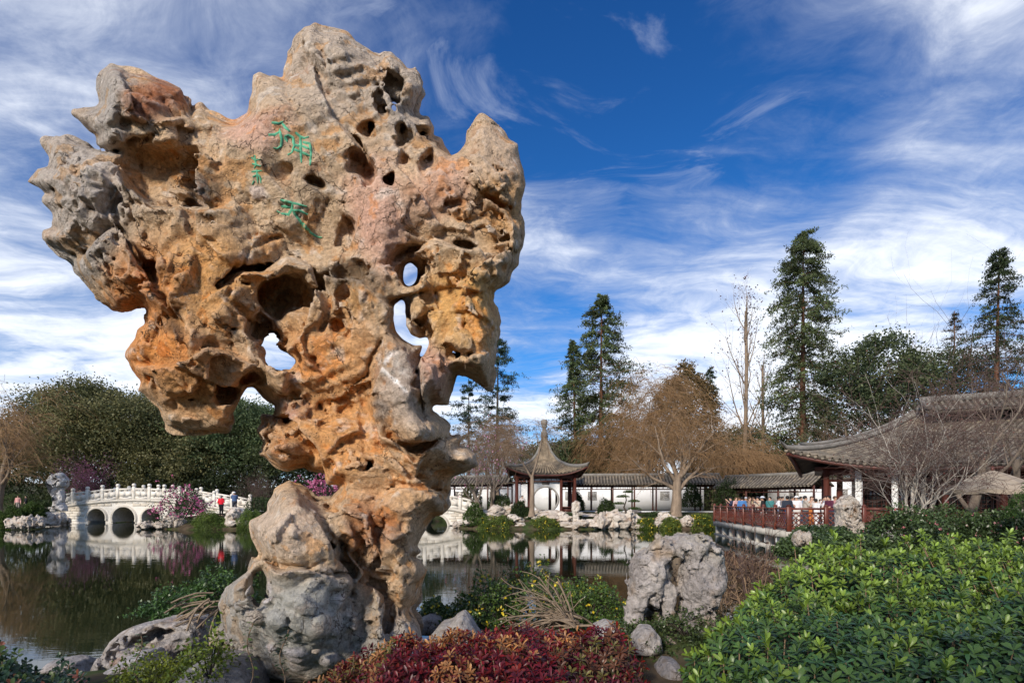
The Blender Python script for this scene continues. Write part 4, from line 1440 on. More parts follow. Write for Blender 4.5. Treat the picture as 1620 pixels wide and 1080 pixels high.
for sf, nu in ((hall_front, 82), (hall_left, 42), (hall_up, 66), (hall_back, 40), (hall_up_back, 30)):
    s = sheet(sf, 48, 14, .14, 'roof_slope', m_tile, hall, True)
    o = tile_rows(lambda u, v: sf(u, .02 + v * .98), nu, 12, .095, 'tile_rows', m_row, s, local=True); o['kind'] = 'stuff'
for sf, uu in ((hall_front, 0), (hall_back, 0)):
    hp = np.array([sf(uu, v) for v in np.linspace(0, 1, 22)]) + np.array([0, 0, .16])
    hp = np.vstack([hp, hp[-1] + (hp[-1] - hp[-2]) * 1.0 + np.array([0, 0, .30])])
    lc(MB().tube(hp, [.17] * 20 + [.15, .11, .05], 8), 'hip_ridge', m_ridge, hall, True)
    lc(MB().tube(hp[:20] + np.array([0, 0, .22]), [.10] * 20, 8), 'hip_ridge_cap', m_ridge, hall, True)
for sf in (hall_up, hall_up_back):
    gp = np.array([sf(0, v) for v in np.linspace(0, 1, 10)]) + np.array([0, 0, .14])
    lc(MB().tube(gp, .16, 8), 'gable_ridge', m_ridge, hall, True)
    lc(MB().lathe([(.16, 0), (.22, .2), (.12, .4), (.2, .55), (.05, .75)], tuple(gp[-1]), 8), 'ridge_ornament', m_ridge, hall, True)
lc(MB().bar((HIP + .3, HIP, RZ0 + 1.02), (HL, HIP, RZ0 + 1.02), .26, .36), 'main_ridge', m_ridge)
lc(MB().prism([(HIP - 1.5, RZ0 + .02), (HIP + 1.5, RZ0 + .02), (HIP, RZ0 + .68)], 'x', HIP + .7, HIP + .9), 'gable_wall', m_plaster)
for sf, n_, off in ((hall_front, 46, (0, .1, -.22)), (hall_left, 30, (.1, 0, -.22))):
    ep = np.array([sf(u, 1.0) for u in np.linspace(0, 1, n_)]) + np.array(off)
    lc(MB().tube(ep, .11, 6), 'eave_board', m_wood)
dr = MB()
for u in np.linspace(0, .8, 70):
    q = hall_front(u, 1.0); dr.lathe([(.02, -.12), (.1, -.06), (.1, .04)], (q[0], q[1] - .03, q[2] - .05), 6)
o = lc(dr, 'drip_tiles', m_row); o['kind'] = 'stuff'
lc(MB().box((HL / 2 + .6, HB / 2, -.25), (HL - 1.0, HB - 1.2, .54)), 'plinth', m_conc)
for a, b in [(1.5, 1.5), (2.2, 2.6), (3.05, 1.5), (4.75, 1.5), (7.0, 1.5), (9.4, 1.5), (11.8, 1.5), (14.2, 1.5), (16.6, 1.5), (1.5, 4.4), (1.5, 7.6), (1.5, 10.8)]:
    lc(MB().lathe([(.22, .02), (.22, .14), (.16, .18), (.155, EZ + .1)], (a, b, 0), 12), 'column', m_wood, hall, True)
lc(MB().box((9.5, 1.5, EZ - .18), (16.4, .2, .42)).box((9.5, 1.5, EZ - .72), (16.2, .1, .12)), 'beam', m_wood)
lc(MB().box((1.5, 6.2, EZ - .18), (.2, 9.6, .42)).box((1.5, 6.2, EZ - .72), (.1, 9.4, .12)), 'beam', m_wood)
for i in range(34): lc(MB().box((1.8 + i * .46, 1.5, EZ - .5), (.04, .06, .34)), 'fret', m_wood)
for i in range(19): lc(MB().box((1.5, 1.8 + i * .48, EZ - .5), (.06, .04, .34)), 'fret', m_wood)
for a0 in np.arange(3.4, 18, 1.25):
    y = 3.5
    d = MB()
    for s in (.03, 1.17): d.box((a0 + s, y, 1.45), (.09, .08, 2.9))
    for z in (.06, .75, 2.1, 2.86): d.box((a0 + .6, y, z), (1.08, .07, .09))
    d.box((a0 + .6, y + .01, .4), (1.06, .04, .6))
    lf = lc(d, 'lattice_door', m_wood)
    br = MB()
    for k in range(1, 5): br.box((a0 + .03 + k * .228, y, 1.43), (.028, .04, 1.28))
    for k in range(1, 6): br.box((a0 + .6, y + .004, .78 + k * .22), (1.06, .03, .028))
    o = lc(br, 'lattice_bars', m_wood, lf); o['kind'] = 'stuff'
    lc(MB().box((a0 + .6, y + .05, 1.75), (1.06, .02, 2.1)), 'pane', m_glass, lf)
lc(MB().box((11, 3.62, EZ - .15), (15.4, .1, 1.0)).box((3.3, 7.6, 1.6), (.12, 8.0, 3.2)), 'inner_wall', m_wood)
lc(MB().box((HL / 2 + .3, HB / 2, EZ + .02), (HL - 1.2, HB - 1.6, .08)), 'soffit', m_wood)
for a in (3.05, 4.75):
    yy = 1.27
    bo = lc(MB().box((a, yy, 1.72), (.30, .05, 2.7), bev=.01), 'couplet_board', m_paleboard)
    for k in range(5):
        ink = MB()
        for p, q in (((-.07, .07), (.07, .08)), ((-.08, -.01), (.08, .01)), ((0, .09), (-.02, -.09)), ((.06, -.02), (.09, -.09))):
            ink.bar((a + p[0], yy - .03, .75 + k * .46 + p[1]), (a + q[0], yy - .03, .75 + k * .46 + q[1]), .006, .02, (0, 1, 0))
        lc(ink, 'written_character', m_ink, bo)

# ================================================================== cafe parasol
uc = P(1570, 770, 18.5)
par = empty('cafe_parasol', (uc.x, uc.y, gz(uc.x, uc.y)), 0, 'beige cafe parasol open in front of the tea house', 'parasol')
Rr = 1.30; ze = CAM_Z + (793 - 773) / 900 * 18.5; za = CAM_Z + (793 - 743) / 900 * 18.5
cm = M('parasol canvas', (.40, .33, .255), .9, .12, 3, .1, 30, trans=.15)
cp_ = MB()
for k in range(8):
    a0, a1 = k * math.pi / 4, (k + 1) * math.pi / 4
    V = [(uc.x, uc.y, za)]
    N = 5
    for j in range(1, N + 1):
        for i in range(5):
            a = a0 + (a1 - a0) * i / 4
            sag = .06 * math.sin(math.pi * i / 4) * j / N
            chord = 1 - .05 * math.sin(math.pi * i / 4)
            r = Rr * j / N * chord
            V.append((uc.x + r * math.cos(a), uc.y + r * math.sin(a), za + (ze - za) * (j / N) ** 1.15 - sag))
    F = [(0, 1 + i, 2 + i) for i in range(4)]
    for j in range(1, N):
        for i in range(4):
            o = 1 + (j - 1) * 5 + i
            F.append((o, o + 5, o + 6, o + 1))
    me = MB(); me.add(V, F)
    child(me, 'canopy_panel', cm, par, True)
    va = MB(); Vv = []
    for i in range(5):
        q = V[1 + (N - 1) * 5 + i]; Vv += [q, (q[0], q[1], q[2] - .13)]
    va.add(Vv, [(2 * i, 2 * i + 1, 2 * i + 3, 2 * i + 2) for i in range(4)])
    child(va, 'valance', cm, par)
    q = V[1 + (N - 1) * 5]
    child(MB().bar((uc.x, uc.y, za - .05), (q[0], q[1], q[2] - .01), .025, .03), 'rib', m_wood, par)
child(MB().tube([(uc.x, uc.y, par.location.z), (uc.x, uc.y, za)], .035, 8), 'pole', m_wood, par)
child(MB().lathe([(.05, 0), (.06, .05), (.02, .14)], (uc.x, uc.y, za - .02), 8), 'finial', m_wood, par)
child(MB().lathe([(.32, 0), (.32, .05), (.08, .09), (.06, .25)], (uc.x, uc.y, par.location.z), 14), 'base', m_ridge, par)
# ================================================================== people
def person_sdf(p, pose, what):
    """one continuous figure from blended limbs; facing -Y, feet at z=0, height 1.70"""
    sg = lambda a, b, ra, rb: (lambda dt: dt[0] - (ra + (rb - ra) * dt[1]))(seg_dist(p, a, b))
    ell = lambda c, r: (np.sqrt((((p - np.array(c, np.float32)) / np.array(r, np.float32)) ** 2).sum(1)) - 1) * min(r)
    lean = pose.get('lean', 0.)
    sh = lambda x, z, y=0: (x, y - lean * max(0, z - .9), z)
    big = None
    def U(d, k=.05):
        nonlocal big
        big = d if big is None else smin(big, d, k)
    hip = .92
    legs = pose.get('legs', ((-.10, 0, 0), (.10, 0, 0)))
    # legs
    for s, (lx, ly, _z) in zip((-1, 1), legs):
        U(sg((s * .095, 0, hip - .02), (lx, ly * .4 - .02, .49), .088, .06)); U(sg((lx, ly * .4 - .02, .49), (lx, ly, .09), .058, .04))
        if what != 'trousers': U(sg((lx, ly + .04, .04), (lx, ly - .15, .035), .042, .036), .03)
    if what == 'trousers':
        U(sg((-.07, 0, .93), (.07, 0, .93), .125, .125)); U(sg((0, 0, .9), (0, 0, 1.02), .14, .13)); return big - .016
    body = big; big = None
    U(sg((-.07, 0, .95), (.07, 0, .95), .12, .12), .06)
    U(ell(sh(0, 1.08), (.155, .105, .20)), .08); U(ell(sh(0, 1.28), (.185, .115, .20)), .08)
    U(sg(sh(-.14, 1.41), sh(.14, 1.41), .07, .07), .06)
    for s, A in zip((-1, 1), pose['arms']):
        a = np.array(sh(s * .19, 1.40)); e = np.array(A[0]); w = np.array(A[1])
        U(sg(a, e, .055, .043), .04); U(sg(e, w, .042, .030), .03)
        if what == 'body':
            d = w - e; d = d / np.linalg.norm(d)
            side = np.cross(d, [0, -1, .2]); side = side / np.linalg.norm(side)
            U(sg(w, w + d * .08, .034, .036), .02)
            for k, ln in zip((-.027, -.009, .009, .027), (.065, .082, .078, .06)):
                b0 = w + d * .09 + side * k
                U(sg(b0, b0 + d * ln + np.array([0, -.02, -.005]), .011, .009), .006)
            U(sg(w + d * .03 + side * .03 * s, w + d * .08 + side * .062 * s, .013, .010), .008)
    if what == 'shirt':
        f = smin(big, sg((0, 0, .92), (0, 0, 1.0), .135, .13), .05) - .014
        f = np.maximum(f, -(p[:, 2] - pose.get('hem', .90)))
        f = np.maximum(f, p[:, 2] - 1.475 + .25 * np.maximum(0, .06 - np.abs(p[:, 0])) * (p[:, 1] < 0))
        for s, A in zip((-1, 1), pose['arms']):
            e = np.array(A[0]); w = np.array(A[1]); cut = pose.get('sleeve', .92)
            d = (w - e); L = np.linalg.norm(d); d = d / L
            dist, tt = seg_dist(p, e, w + d * .2)
            f = np.where((dist < .12), np.maximum(f, ((p - e) @ d) - cut * L), f)
        return f
    f = smin(body, big, .06)
    hy = pose.get('turn', 0.)
    hc = np.array(sh(0, 1.585))
    c, s = math.cos(hy), math.sin(hy)
    f = smin(f, sg(sh(0, 1.42), sh(0, 1.55), .056, .052), .03)
    q = p - hc; q = np.stack([q[:, 0] * c + q[:, 1] * s, -q[:, 0] * s + q[:, 1] * c, q[:, 2]], 1).astype(np.float32)
    el = lambda cc, r: (np.sqrt((((q - np.array(cc, np.float32)) / np.array(r, np.float32)) ** 2).sum(1)) - 1) * min(r)
    head = smin(el((0, .01, .03), (.078, .096, .092)), el((0, -.025, -.045), (.058, .070, .075)), .04)
    head = smin(head, el((0, -.098, -.012), (.014, .022, .026)), .015)       # nose
    for s2 in (-1, 1):
        head = smin(head, el((s2 * .080, .012, -.005), (.012, .022, .032)), .01)   # ears
        head = smax(head, -el((s2 * .030, -.094, .014), (.018, .014, .011)), .012)  # eye sockets
    head = smax(head, -el((0, -.096, -.062), (.026, .010, .004)), .006)      # mouth
    if what == 'body': return smin(f, head, .02)
    if what == 'hair':
        hr = el((0, .018, .045), (.088, .104, .094)) - .006
        keep = np.maximum(q[:, 1] * -1 - .055 - .4 * np.maximum(0, q[:, 2] - .02), -(q[:, 2] + .02 + .08 * (q[:, 1] > 0)))
        hr = np.maximum(hr, keep)
        if pose.get('long'):
            hr = smin(hr, el((0, .07, -.10), (.085, .05, .17)), .03)
        return hr
    if what == 'hat':
        h = el((0, .012, .085), (.095, .112, .075)); h = np.maximum(h, -(q[:, 2] - .055))
        br = el((0, -.02 if pose.get('cap') else .01, .058), (.10, .19, .010) if pose.get('cap') else (.19, .20, .014))
        return smin(h, br, .02)


HANG = [((-.26, .02, 1.13), (-.27, -.06, .88)), ((.26, .02, 1.13), (.27, -.06, .88))]
RAIL = [((-.25, -.10, 1.18), (-.16, -.34, 1.10)), ((.25, -.10, 1.18), (.16, -.34, 1.10))]
PHONE = [((-.24, -.12, 1.22), (-.07, -.30, 1.48)), ((.24, -.12, 1.22), (.06, -.30, 1.48))]
WALK = [((-.26, .08, 1.14), (-.26, .06, .90)), ((.26, -.06, 1.14), (.25, -.20, .93))]
HOLD = [((-.26, .0, 1.14), (-.10, -.25, 1.16)), ((.27, .03, 1.13), (.27, -.05, .88))]
POSES = {'hang': dict(arms=HANG, hem=.86), 'rail': dict(arms=RAIL, lean=.18, sleeve=.5), 'phone': dict(arms=PHONE, sleeve=.35, cap=True),
         'walk': dict(arms=WALK, legs=((-.10, .16, 0), (.10, -.18, 0)), sleeve=.95, turn=.3), 'hold': dict(arms=HOLD, long=True, turn=-.4, sleeve=.2)}
_pm = {}


def body_mesh(pose, what):
    k = (pose, what)
    if k not in _pm:
        h = .017
        lo = (-.42, -.52, -.03) if what in ('body', 'shirt') else (-.26, -.36, 0.) if what == 'trousers' else (-.24, -.36, 1.28)
        hi = (.42, .30, 1.80) if what == 'body' else (.42, .30, 1.56) if what == 'shirt' else (.26, .30, 1.14) if what == 'trousers' else (.24, .26, 1.80)
        if what == 'shirt': lo = (-.42, -.5, .82)
        p, shp = grid(lo, hi, h)
        V, F = surface_nets(person_sdf(p, POSES[pose], what).reshape(shp), lo, h)
        _pm[k] = mesh_from('person_' + what, V, F, None, True)
        _pm[k].materials.append(None)
    return _pm[k]


def cloth(c): return M('cloth %.2f %.2f %.2f' % c, c, .85, .12, 6, .15, 40)


SKIN = [M('skin light', (.50, .31, .22), .55, .06, 8, 0), M('skin tan', (.38, .22, .145), .55, .06, 8, 0)]
HAIR = {'black': M('black hair', (.012, .010, .009), .5, .2, 20, .2, 60), 'brown': M('brown hair', (.07, .038, .02), .5, .2, 20, .2, 60), 'grey': M('grey hair', (.3, .29, .28), .6, .2, 20, .2, 60)}


def person(loc, rz, pose, label, shirt, trousers=(.03, .035, .05), hair='black', skin=0, hat=None, group=None, scale=1.0):
    r = empty('person', loc, rz, label, 'person', group, scale)
    def part(what, mat, name):
        o = obj(name, body_mesh(pose, what), r)
        o.material_slots[0].link = 'OBJECT'; o.material_slots[0].material = mat
    part('body', SKIN[skin], 'body'); part('trousers', cloth(trousers), 'trousers'); part('shirt', cloth(shirt), 'shirt'); part('hair', HAIR[hair], 'hair')
    if hat: part('hat', cloth(hat), 'hat')
    return r


def at_px(px, d, z): return ((px - 810) / 900 * d, d, z)


CROWD = [  # px, distance, facing deg (0 = towards us), pose, label, shirt, trousers, hair, hat
 (1156, 37.0, -80, 'phone', 'person in navy jacket holding up a camera at the far terrace corner', (.02, .03, .07), (.03, .03, .04), 'black', None),
 (1164.5, 36.0, 30, 'hold', 'person in pale pink top next to the navy jacket on the terrace', (.55, .34, .33), (.2, .2, .25), 'brown', None),
 (1174, 34.8, 150, 'hang', 'person in bright blue top with back turned on the terrace', (.06, .18, .42), (.05, .05, .09), 'black', None),
 (1186, 34.0, 60, 'hold', 'person with long brown hair and bare arms leaning at the railing', (.30, .20, .16), (.04, .05, .10), 'brown', None),
 (1198.5, 32.6, -60, 'phone', 'person in beige shirt and dark cap at the terrace railing', (.50, .41, .32), (.08, .08, .09), 'black', (.03, .03, .035)),
 (1209.5, 31.6, -110, 'rail', 'person in black shirt and pale cap leaning on the terrace railing', (.016, .016, .018), (.03, .03, .04), 'black', (.55, .58, .62)),
 (1229, 30.6, 65, 'rail', 'person in plain white shirt leaning on the terrace railing', (.74, .74, .76), (.10, .16, .30), 'black', None),
 (1238, 32.4, 20, 'hang', 'person in grey top half hidden behind the white shirt on the terrace', (.25, .23, .24), (.05, .05, .06), 'black', None),
 (1245.5, 28.2, 175, 'hang', 'person in dark navy shirt with back turned by the corner post', (.025, .032, .05), (.04, .06, .14), 'black', None),
 (1253.5, 30.4, 40, 'hang', 'person in dark red top behind the navy shirt at the corner post', (.20, .03, .03), (.05, .05, .06), 'black', None),
 (1260, 29.2, -30, 'hold', 'person in white patterned shirt and white brimmed hat', (.70, .68, .70), (.6, .58, .55), 'grey', (.76, .75, .72)),
 (1274, 28.2, 75, 'phone', 'person in beige grey jacket raising both hands on the terrace', (.40, .35, .30), (.06, .06, .07), 'black', None),
 (1284, 30.2, 10, 'hold', 'person in orange skirt behind the railing lattice', (.52, .42, .36), (.48, .16, .04), 'brown', None),
 (1291, 28.0, 110, 'walk', 'dark haired child in white shirt on the terrace', (.74, .74, .74), (.66, .66, .66), 'black', None),
 (1306, 30.2, -40, 'phone', 'person in white top lifting a phone near the standing white rock', (.68, .68, .70), (.7, .68, .66), 'black', None),
 (1314, 27.9, -75, 'rail', 'person in maroon and navy polo leaning on the railing near the white rock', (.09, .02, .045), (.03, .03, .05), 'black', None),
 (1169, 38.4, 60, 'hang', 'person in olive top farthest back behind the pink top', (.16, .17, .09), (.05, .05, .06), 'brown', None),
 (1180, 37.2, -20, 'phone', 'person in pale grey cap and grey top behind the blue top', (.30, .31, .33), (.06, .06, .07), 'black', (.45, .45, .47)),
 (1192, 36.4, 100, 'hold', 'person in light yellow top behind the long brown hair', (.62, .52, .26), (.08, .08, .10), 'brown', None),
 (1218, 34.2, -50, 'hang', 'person in teal top between the pale cap and the white shirt', (.05, .20, .20), (.05, .05, .06), 'black', None),
 (1267, 32.6, 30, 'hang', 'person in light blue shirt right behind the white brimmed hat', (.34, .46, .62), (.05, .06, .10), 'black', None),
 (1298, 33.4, -10, 'phone', 'person in black top behind the white shirted child', (.02, .02, .024), (.03, .03, .04), 'black', None),
 (1321, 29.6, 20, 'hang', 'person in rose top right behind the maroon polo', (.45, .22, .22), (.05, .05, .06), 'brown', None)]
for px, d, f, pose, lab, sh_, tr_, hr, hat in CROWD:
    person(at_px(px, d, DK + .012), R(f), pose, lab, sh_, tr_, hr, (px % 2 > .9) * 1, hat, 'visitors crowding the terrace', .86 if 'child' in lab else .945)
# across the pond
person((*at_px(28.5, 66, 0)[:2], gz(*at_px(28.5, 66, 0)[:2])), R(20), 'hang', 'person in pale pink top standing on the path beyond the left shore', (.62, .32, .30), (.25, .22, .20), 'brown')
person((*at_px(41, 66.5, 0)[:2], gz(*at_px(41, 66.5, 0)[:2])), R(-30), 'walk', 'person in black clothes beside the pink top beyond the left shore', (.014, .014, .018), (.02, .02, .025), 'black')
person((*at_px(126, 61.6, 0)[:2], CAM_Z + (793 - 798) / 900 * 61.6), R(60), 'walk', 'person in peach top crossing the long marble bridge', (.62, .40, .28), (.05, .05, .06), 'black')
person((*at_px(350, 47.5, 0)[:2], CAM_Z + (793 - 815.5) / 900 * 47.5), R(170), 'hold', 'person in bright red coat and black trousers below the marble bridge', (.62, .012, .03), (.012, .012, .014), 'grey')
person((*at_px(371, 48.3, 0)[:2], CAM_Z + (793 - 810) / 900 * 48.3), R(-150), 'phone', 'person in navy striped top and pale cap beside the red coat', (.07, .12, .24), (.06, .06, .08), 'black', 0, (.60, .60, .62))
person((*at_px(826, 50.2, 0)[:2], PZ - .25), R(10), 'rail', 'person in pale top and red skirt inside the pavilion beside the moon gate', (.62, .55, .52), (.42, .03, .03), 'black')
person((*at_px(1597, 18.2, 0)[:2], .60), R(60), 'rail', 'person in dark top at the tables under the parasol', (.02, .022, .03), (.03, .03, .04), 'black', 0, None, None, .95)
# ================================================================== vegetation generators
class RNG:
    def __init__(s, seed): s.r = np.random.RandomState(seed)
    def u(s, a, b, n=None): return s.r.uniform(a, b, n)


def unit(v): return v / (np.linalg.norm(v, axis=-1, keepdims=True) + 1e-9)


def grow(rng, paths, rad, n, t=(.3, 1.), ang=(30, 60), ratio=(.5, .8), k=6, up=0., wob=.15, rr=.55, taper=.25, tipw=0., flat=1.0):
    """children of every path. paths (N,K,3) rad (N,K) -> (N*n,k,3)"""
    N, K, _ = paths.shape
    L = np.linalg.norm(np.diff(paths, axis=1), axis=2).sum(1)
    tt = (np.arange(n)[None] + rng.u(0, 1, (N, n))) / n * (t[1] - t[0]) + t[0]
    f = np.clip(tt * (K - 1), 0, K - 1.001); i = f.astype(int); fr = (f - i)[..., None]
    ar = np.arange(N)[:, None]
    base = paths[ar, i] * (1 - fr) + paths[ar, i + 1] * fr
    tan = unit(paths[ar, i + 1] - paths[ar, i])
    r0 = (rad[ar, i] * (1 - fr[..., 0]) + rad[ar, i + 1] * fr[..., 0]) * rr * rng.u(.75, 1.1, (N, n))
    phi = (np.arange(n)[None] * 2.4 + rng.u(0, 6.28, (N, 1)) + rng.u(-.5, .5, (N, n)))
    ref = np.where(np.abs(tan[..., 2:3]) > .9, np.array([1., 0, 0]), np.array([0, 0, 1.]))
    a = unit(np.cross(tan, ref)); b = np.cross(tan, a)
    th = np.radians(rng.u(ang[0], ang[1], (N, n)))[..., None]
    d = np.cos(th) * tan + np.sin(th) * (np.cos(phi)[..., None] * a + np.sin(phi)[..., None] * b)
    d[..., 2] *= flat
    d = unit(d)
    ln = L[:, None] * rng.u(ratio[0], ratio[1], (N, n)) * (1 - tipw * (tt - t[0]) / max(t[1] - t[0], 1e-3))
    base = base.reshape(-1, 3); d = d.reshape(-1, 3); ln = ln.reshape(-1); r0 = r0.reshape(-1)
    out = [base]; step = ln / (k - 1)
    for j in range(1, k):
        d = unit(d + wob * rng.r.normal(size=d.shape) + np.array([0, 0, up]))
        out.append(out[-1] + d * step[:, None])
    P_ = np.stack(out, 1)
    R_ = r0[:, None] * np.linspace(1, taper, k)[None]
    return P_, np.maximum(R_, .004)


def trunk_path(rng, base, h, r, lean=(0, 0), k=9, wob=.05, taper=.45, up=.1):
    p = [np.array(base, float)]
    d = unit(np.array([lean[0], lean[1], 1.]))
    for j in range(1, k):
        d = unit(d + wob * rng.r.normal(size=3) + np.array([0, 0, up]))
        p.append(p[-1] + d * h / (k - 1))
    rr = r * np.linspace(1, taper, k); rr[0] *= 1.35
    return np.array(p)[None], rr[None]


def leaves(rng, c, size, col, colvar=.25, aspect=.5, droop=.0, up=.3, jit=.25):
    """rhombic folded leaves, one per centre. c (n,3)"""
    n = len(c)
    d = unit(rng.r.normal(size=(n, 3)) + np.array([0, 0, -droop]))
    nr = rng.r.normal(size=(n, 3)) + np.array([0, 0, up * 3])
    s = unit(np.cross(d, nr)); nn = np.cross(s, d)
    L = (np.asarray(size) * rng.u(1 - jit, 1 + jit, n))[:, None]
    V = np.stack([c - d * L * .5, c + s * L * aspect * .5 + nn * L * .08, c + d * L * .5, c - s * L * aspect * .5 + nn * L * .08], 1)
    F = np.arange(n * 4).reshape(n, 4)
    C = np.broadcast_to(np.asarray(col, float), (n, 3)) * (1 + colvar * rng.r.uniform(-1, 1, (n, 1)))
    return V.reshape(-1, 3), F.astype(np.int32), np.repeat(np.clip(C, .004, .9), 4, 0)


m_leaf = M('leaf', attr=True, rough=.55, var=0, bump=0, trans=.38, spec=.35)
m_leafg = M('glossy leaf', attr=True, rough=.38, var=.12, scale=30, bump=0, trans=.15, spec=.45)
m_bark_grey = M('grey bark', (.17, .135, .105), .9, .35, 5, .6, 25, stretch=(1, 1, .3))
m_bark_tan = M('pale brown bark', (.235, .175, .125), .9, .35, 4, .6, 22, stretch=(1, 1, .3))
m_bark_red = M('red fibrous bark', (.16, .075, .045), .95, .4, 3, .8, 18, stretch=(1.6, 1.6, .15))
m_bark_white = M('whitish bark', (.42, .38, .33), .8, .35, 5, .4, 22, stretch=(1, 1, .5))
m_bark_dark = M('dark bark', (.06, .048, .038), .95, .3, 5, .6, 25)
m_twig_orange = M('orange brown twigs', (.29, .175, .085), .8, .3, .6, 0)
m_twig_brown = M('brown twigs', (.24, .16, .10), .85, .3, .6, 0)
m_twig_mauve = M('mauve brown twigs', (.115, .074, .062), .85, .3, .8, 0)


def tube_obj(name, lv, mat, parent, n=5, col=None, kind=None):
    V, F, _ = join([tubes(p, r, n if k == 0 else max(3, n - k)) for k, (p, r) in enumerate(lv)])
    o = obj(name, mesh_from(name, V, F, mat, True), parent)
    o.matrix_parent_inverse = Matrix.Translation(-world_loc(parent))
    if kind: o['kind'] = kind
    return o


def leaf_obj(name, parts, parent, mat=None, kind=None):
    V, F, C = join(parts)
    o = obj(name, mesh_from(name, V, F, mat or m_leaf, False, C), parent)
    o.matrix_parent_inverse = Matrix.Translation(-world_loc(parent))
    if kind: o['kind'] = kind
    return o


def broadleaf(name, label, base, h, spread, seed, col, col2, nleaf=26000, lsize=.26, trunk_h=.28, cat='tree', group=None, bark=None, low=.12, squash=1., cat2=None):
    """round evergreen: trunk, limbs and a crown of leaf clumps carried on the limbs"""
    rng = RNG(seed)
    r = empty(name, base, 0, label, cat, group)
    tp, tr = trunk_path(rng, base, h * trunk_h, h * .028, (rng.u(-.15, .15), 0), 6)
    l1 = grow(rng, tp, tr, 6, (.6, 1.), (18, 55), (1.3, 2.0), 7, .10, .10, .7)
    l2 = grow(rng, *l1, 5, (.3, 1.), (25, 60), (.45, .75), 6, .06, .14, .6)
    l3 = grow(rng, *l2, 4, (.25, 1.), (25, 65), (.4, .7), 5, .05, .2, .5)
    tube_obj('trunk', [(tp, tr)], bark or m_bark_grey, r, 9)
    tube_obj('branches', [l1, l2, l3], bark or m_bark_grey, r, 6)
    # clump centres: shell of a lumpy ellipsoid plus limb ends
    nc = 420
    u = unit(rng.r.normal(size=(nc, 3)))
    u[:, 2] = np.where(u[:, 2] < -.45, -u[:, 2], u[:, 2])
    rad = .72 + .28 * rng.r.rand(nc) ** .5
    lump = 1 + .22 * fbm((u * 2.1).astype(np.float32) + seed, 2, seed % 7)
    cz = h * (low + (1 - low) * .52); rz_ = h * (1 - low) * .50 * squash
    c = np.array(base) + np.array([0, 0, cz]) + u * (rad * lump)[:, None] * np.array([spread, spread * .8, rz_])
    inner = u[:160] * rng.u(.2, .7, (160, 1)) * np.array([spread, spread * .8, rz_]) + np.array(base) + np.array([0, 0, cz])
    c = np.concatenate([c, inner])
    per = max(6, nleaf // len(c))
    cs = spread * .155 * rng.u(.6, 1.3, len(c))
    off = rng.r.normal(size=(len(c), per, 3)) * .55
    off = off * cs[:, None, None] * np.array([1, 1, .62])
    pts = (c[:, None] + off).reshape(-1, 3)
    mixv = np.clip(.5 + .75 * rng.r.normal(size=len(c)), 0, 1)[:, None]
    cc = np.repeat(np.array(col) * (1 - mixv) + np.array(col2) * mixv, per, 0)
    leaf_obj('crown', [leaves(rng, pts, lsize, cc, .25, .62, 0, .35)], r)
    return r


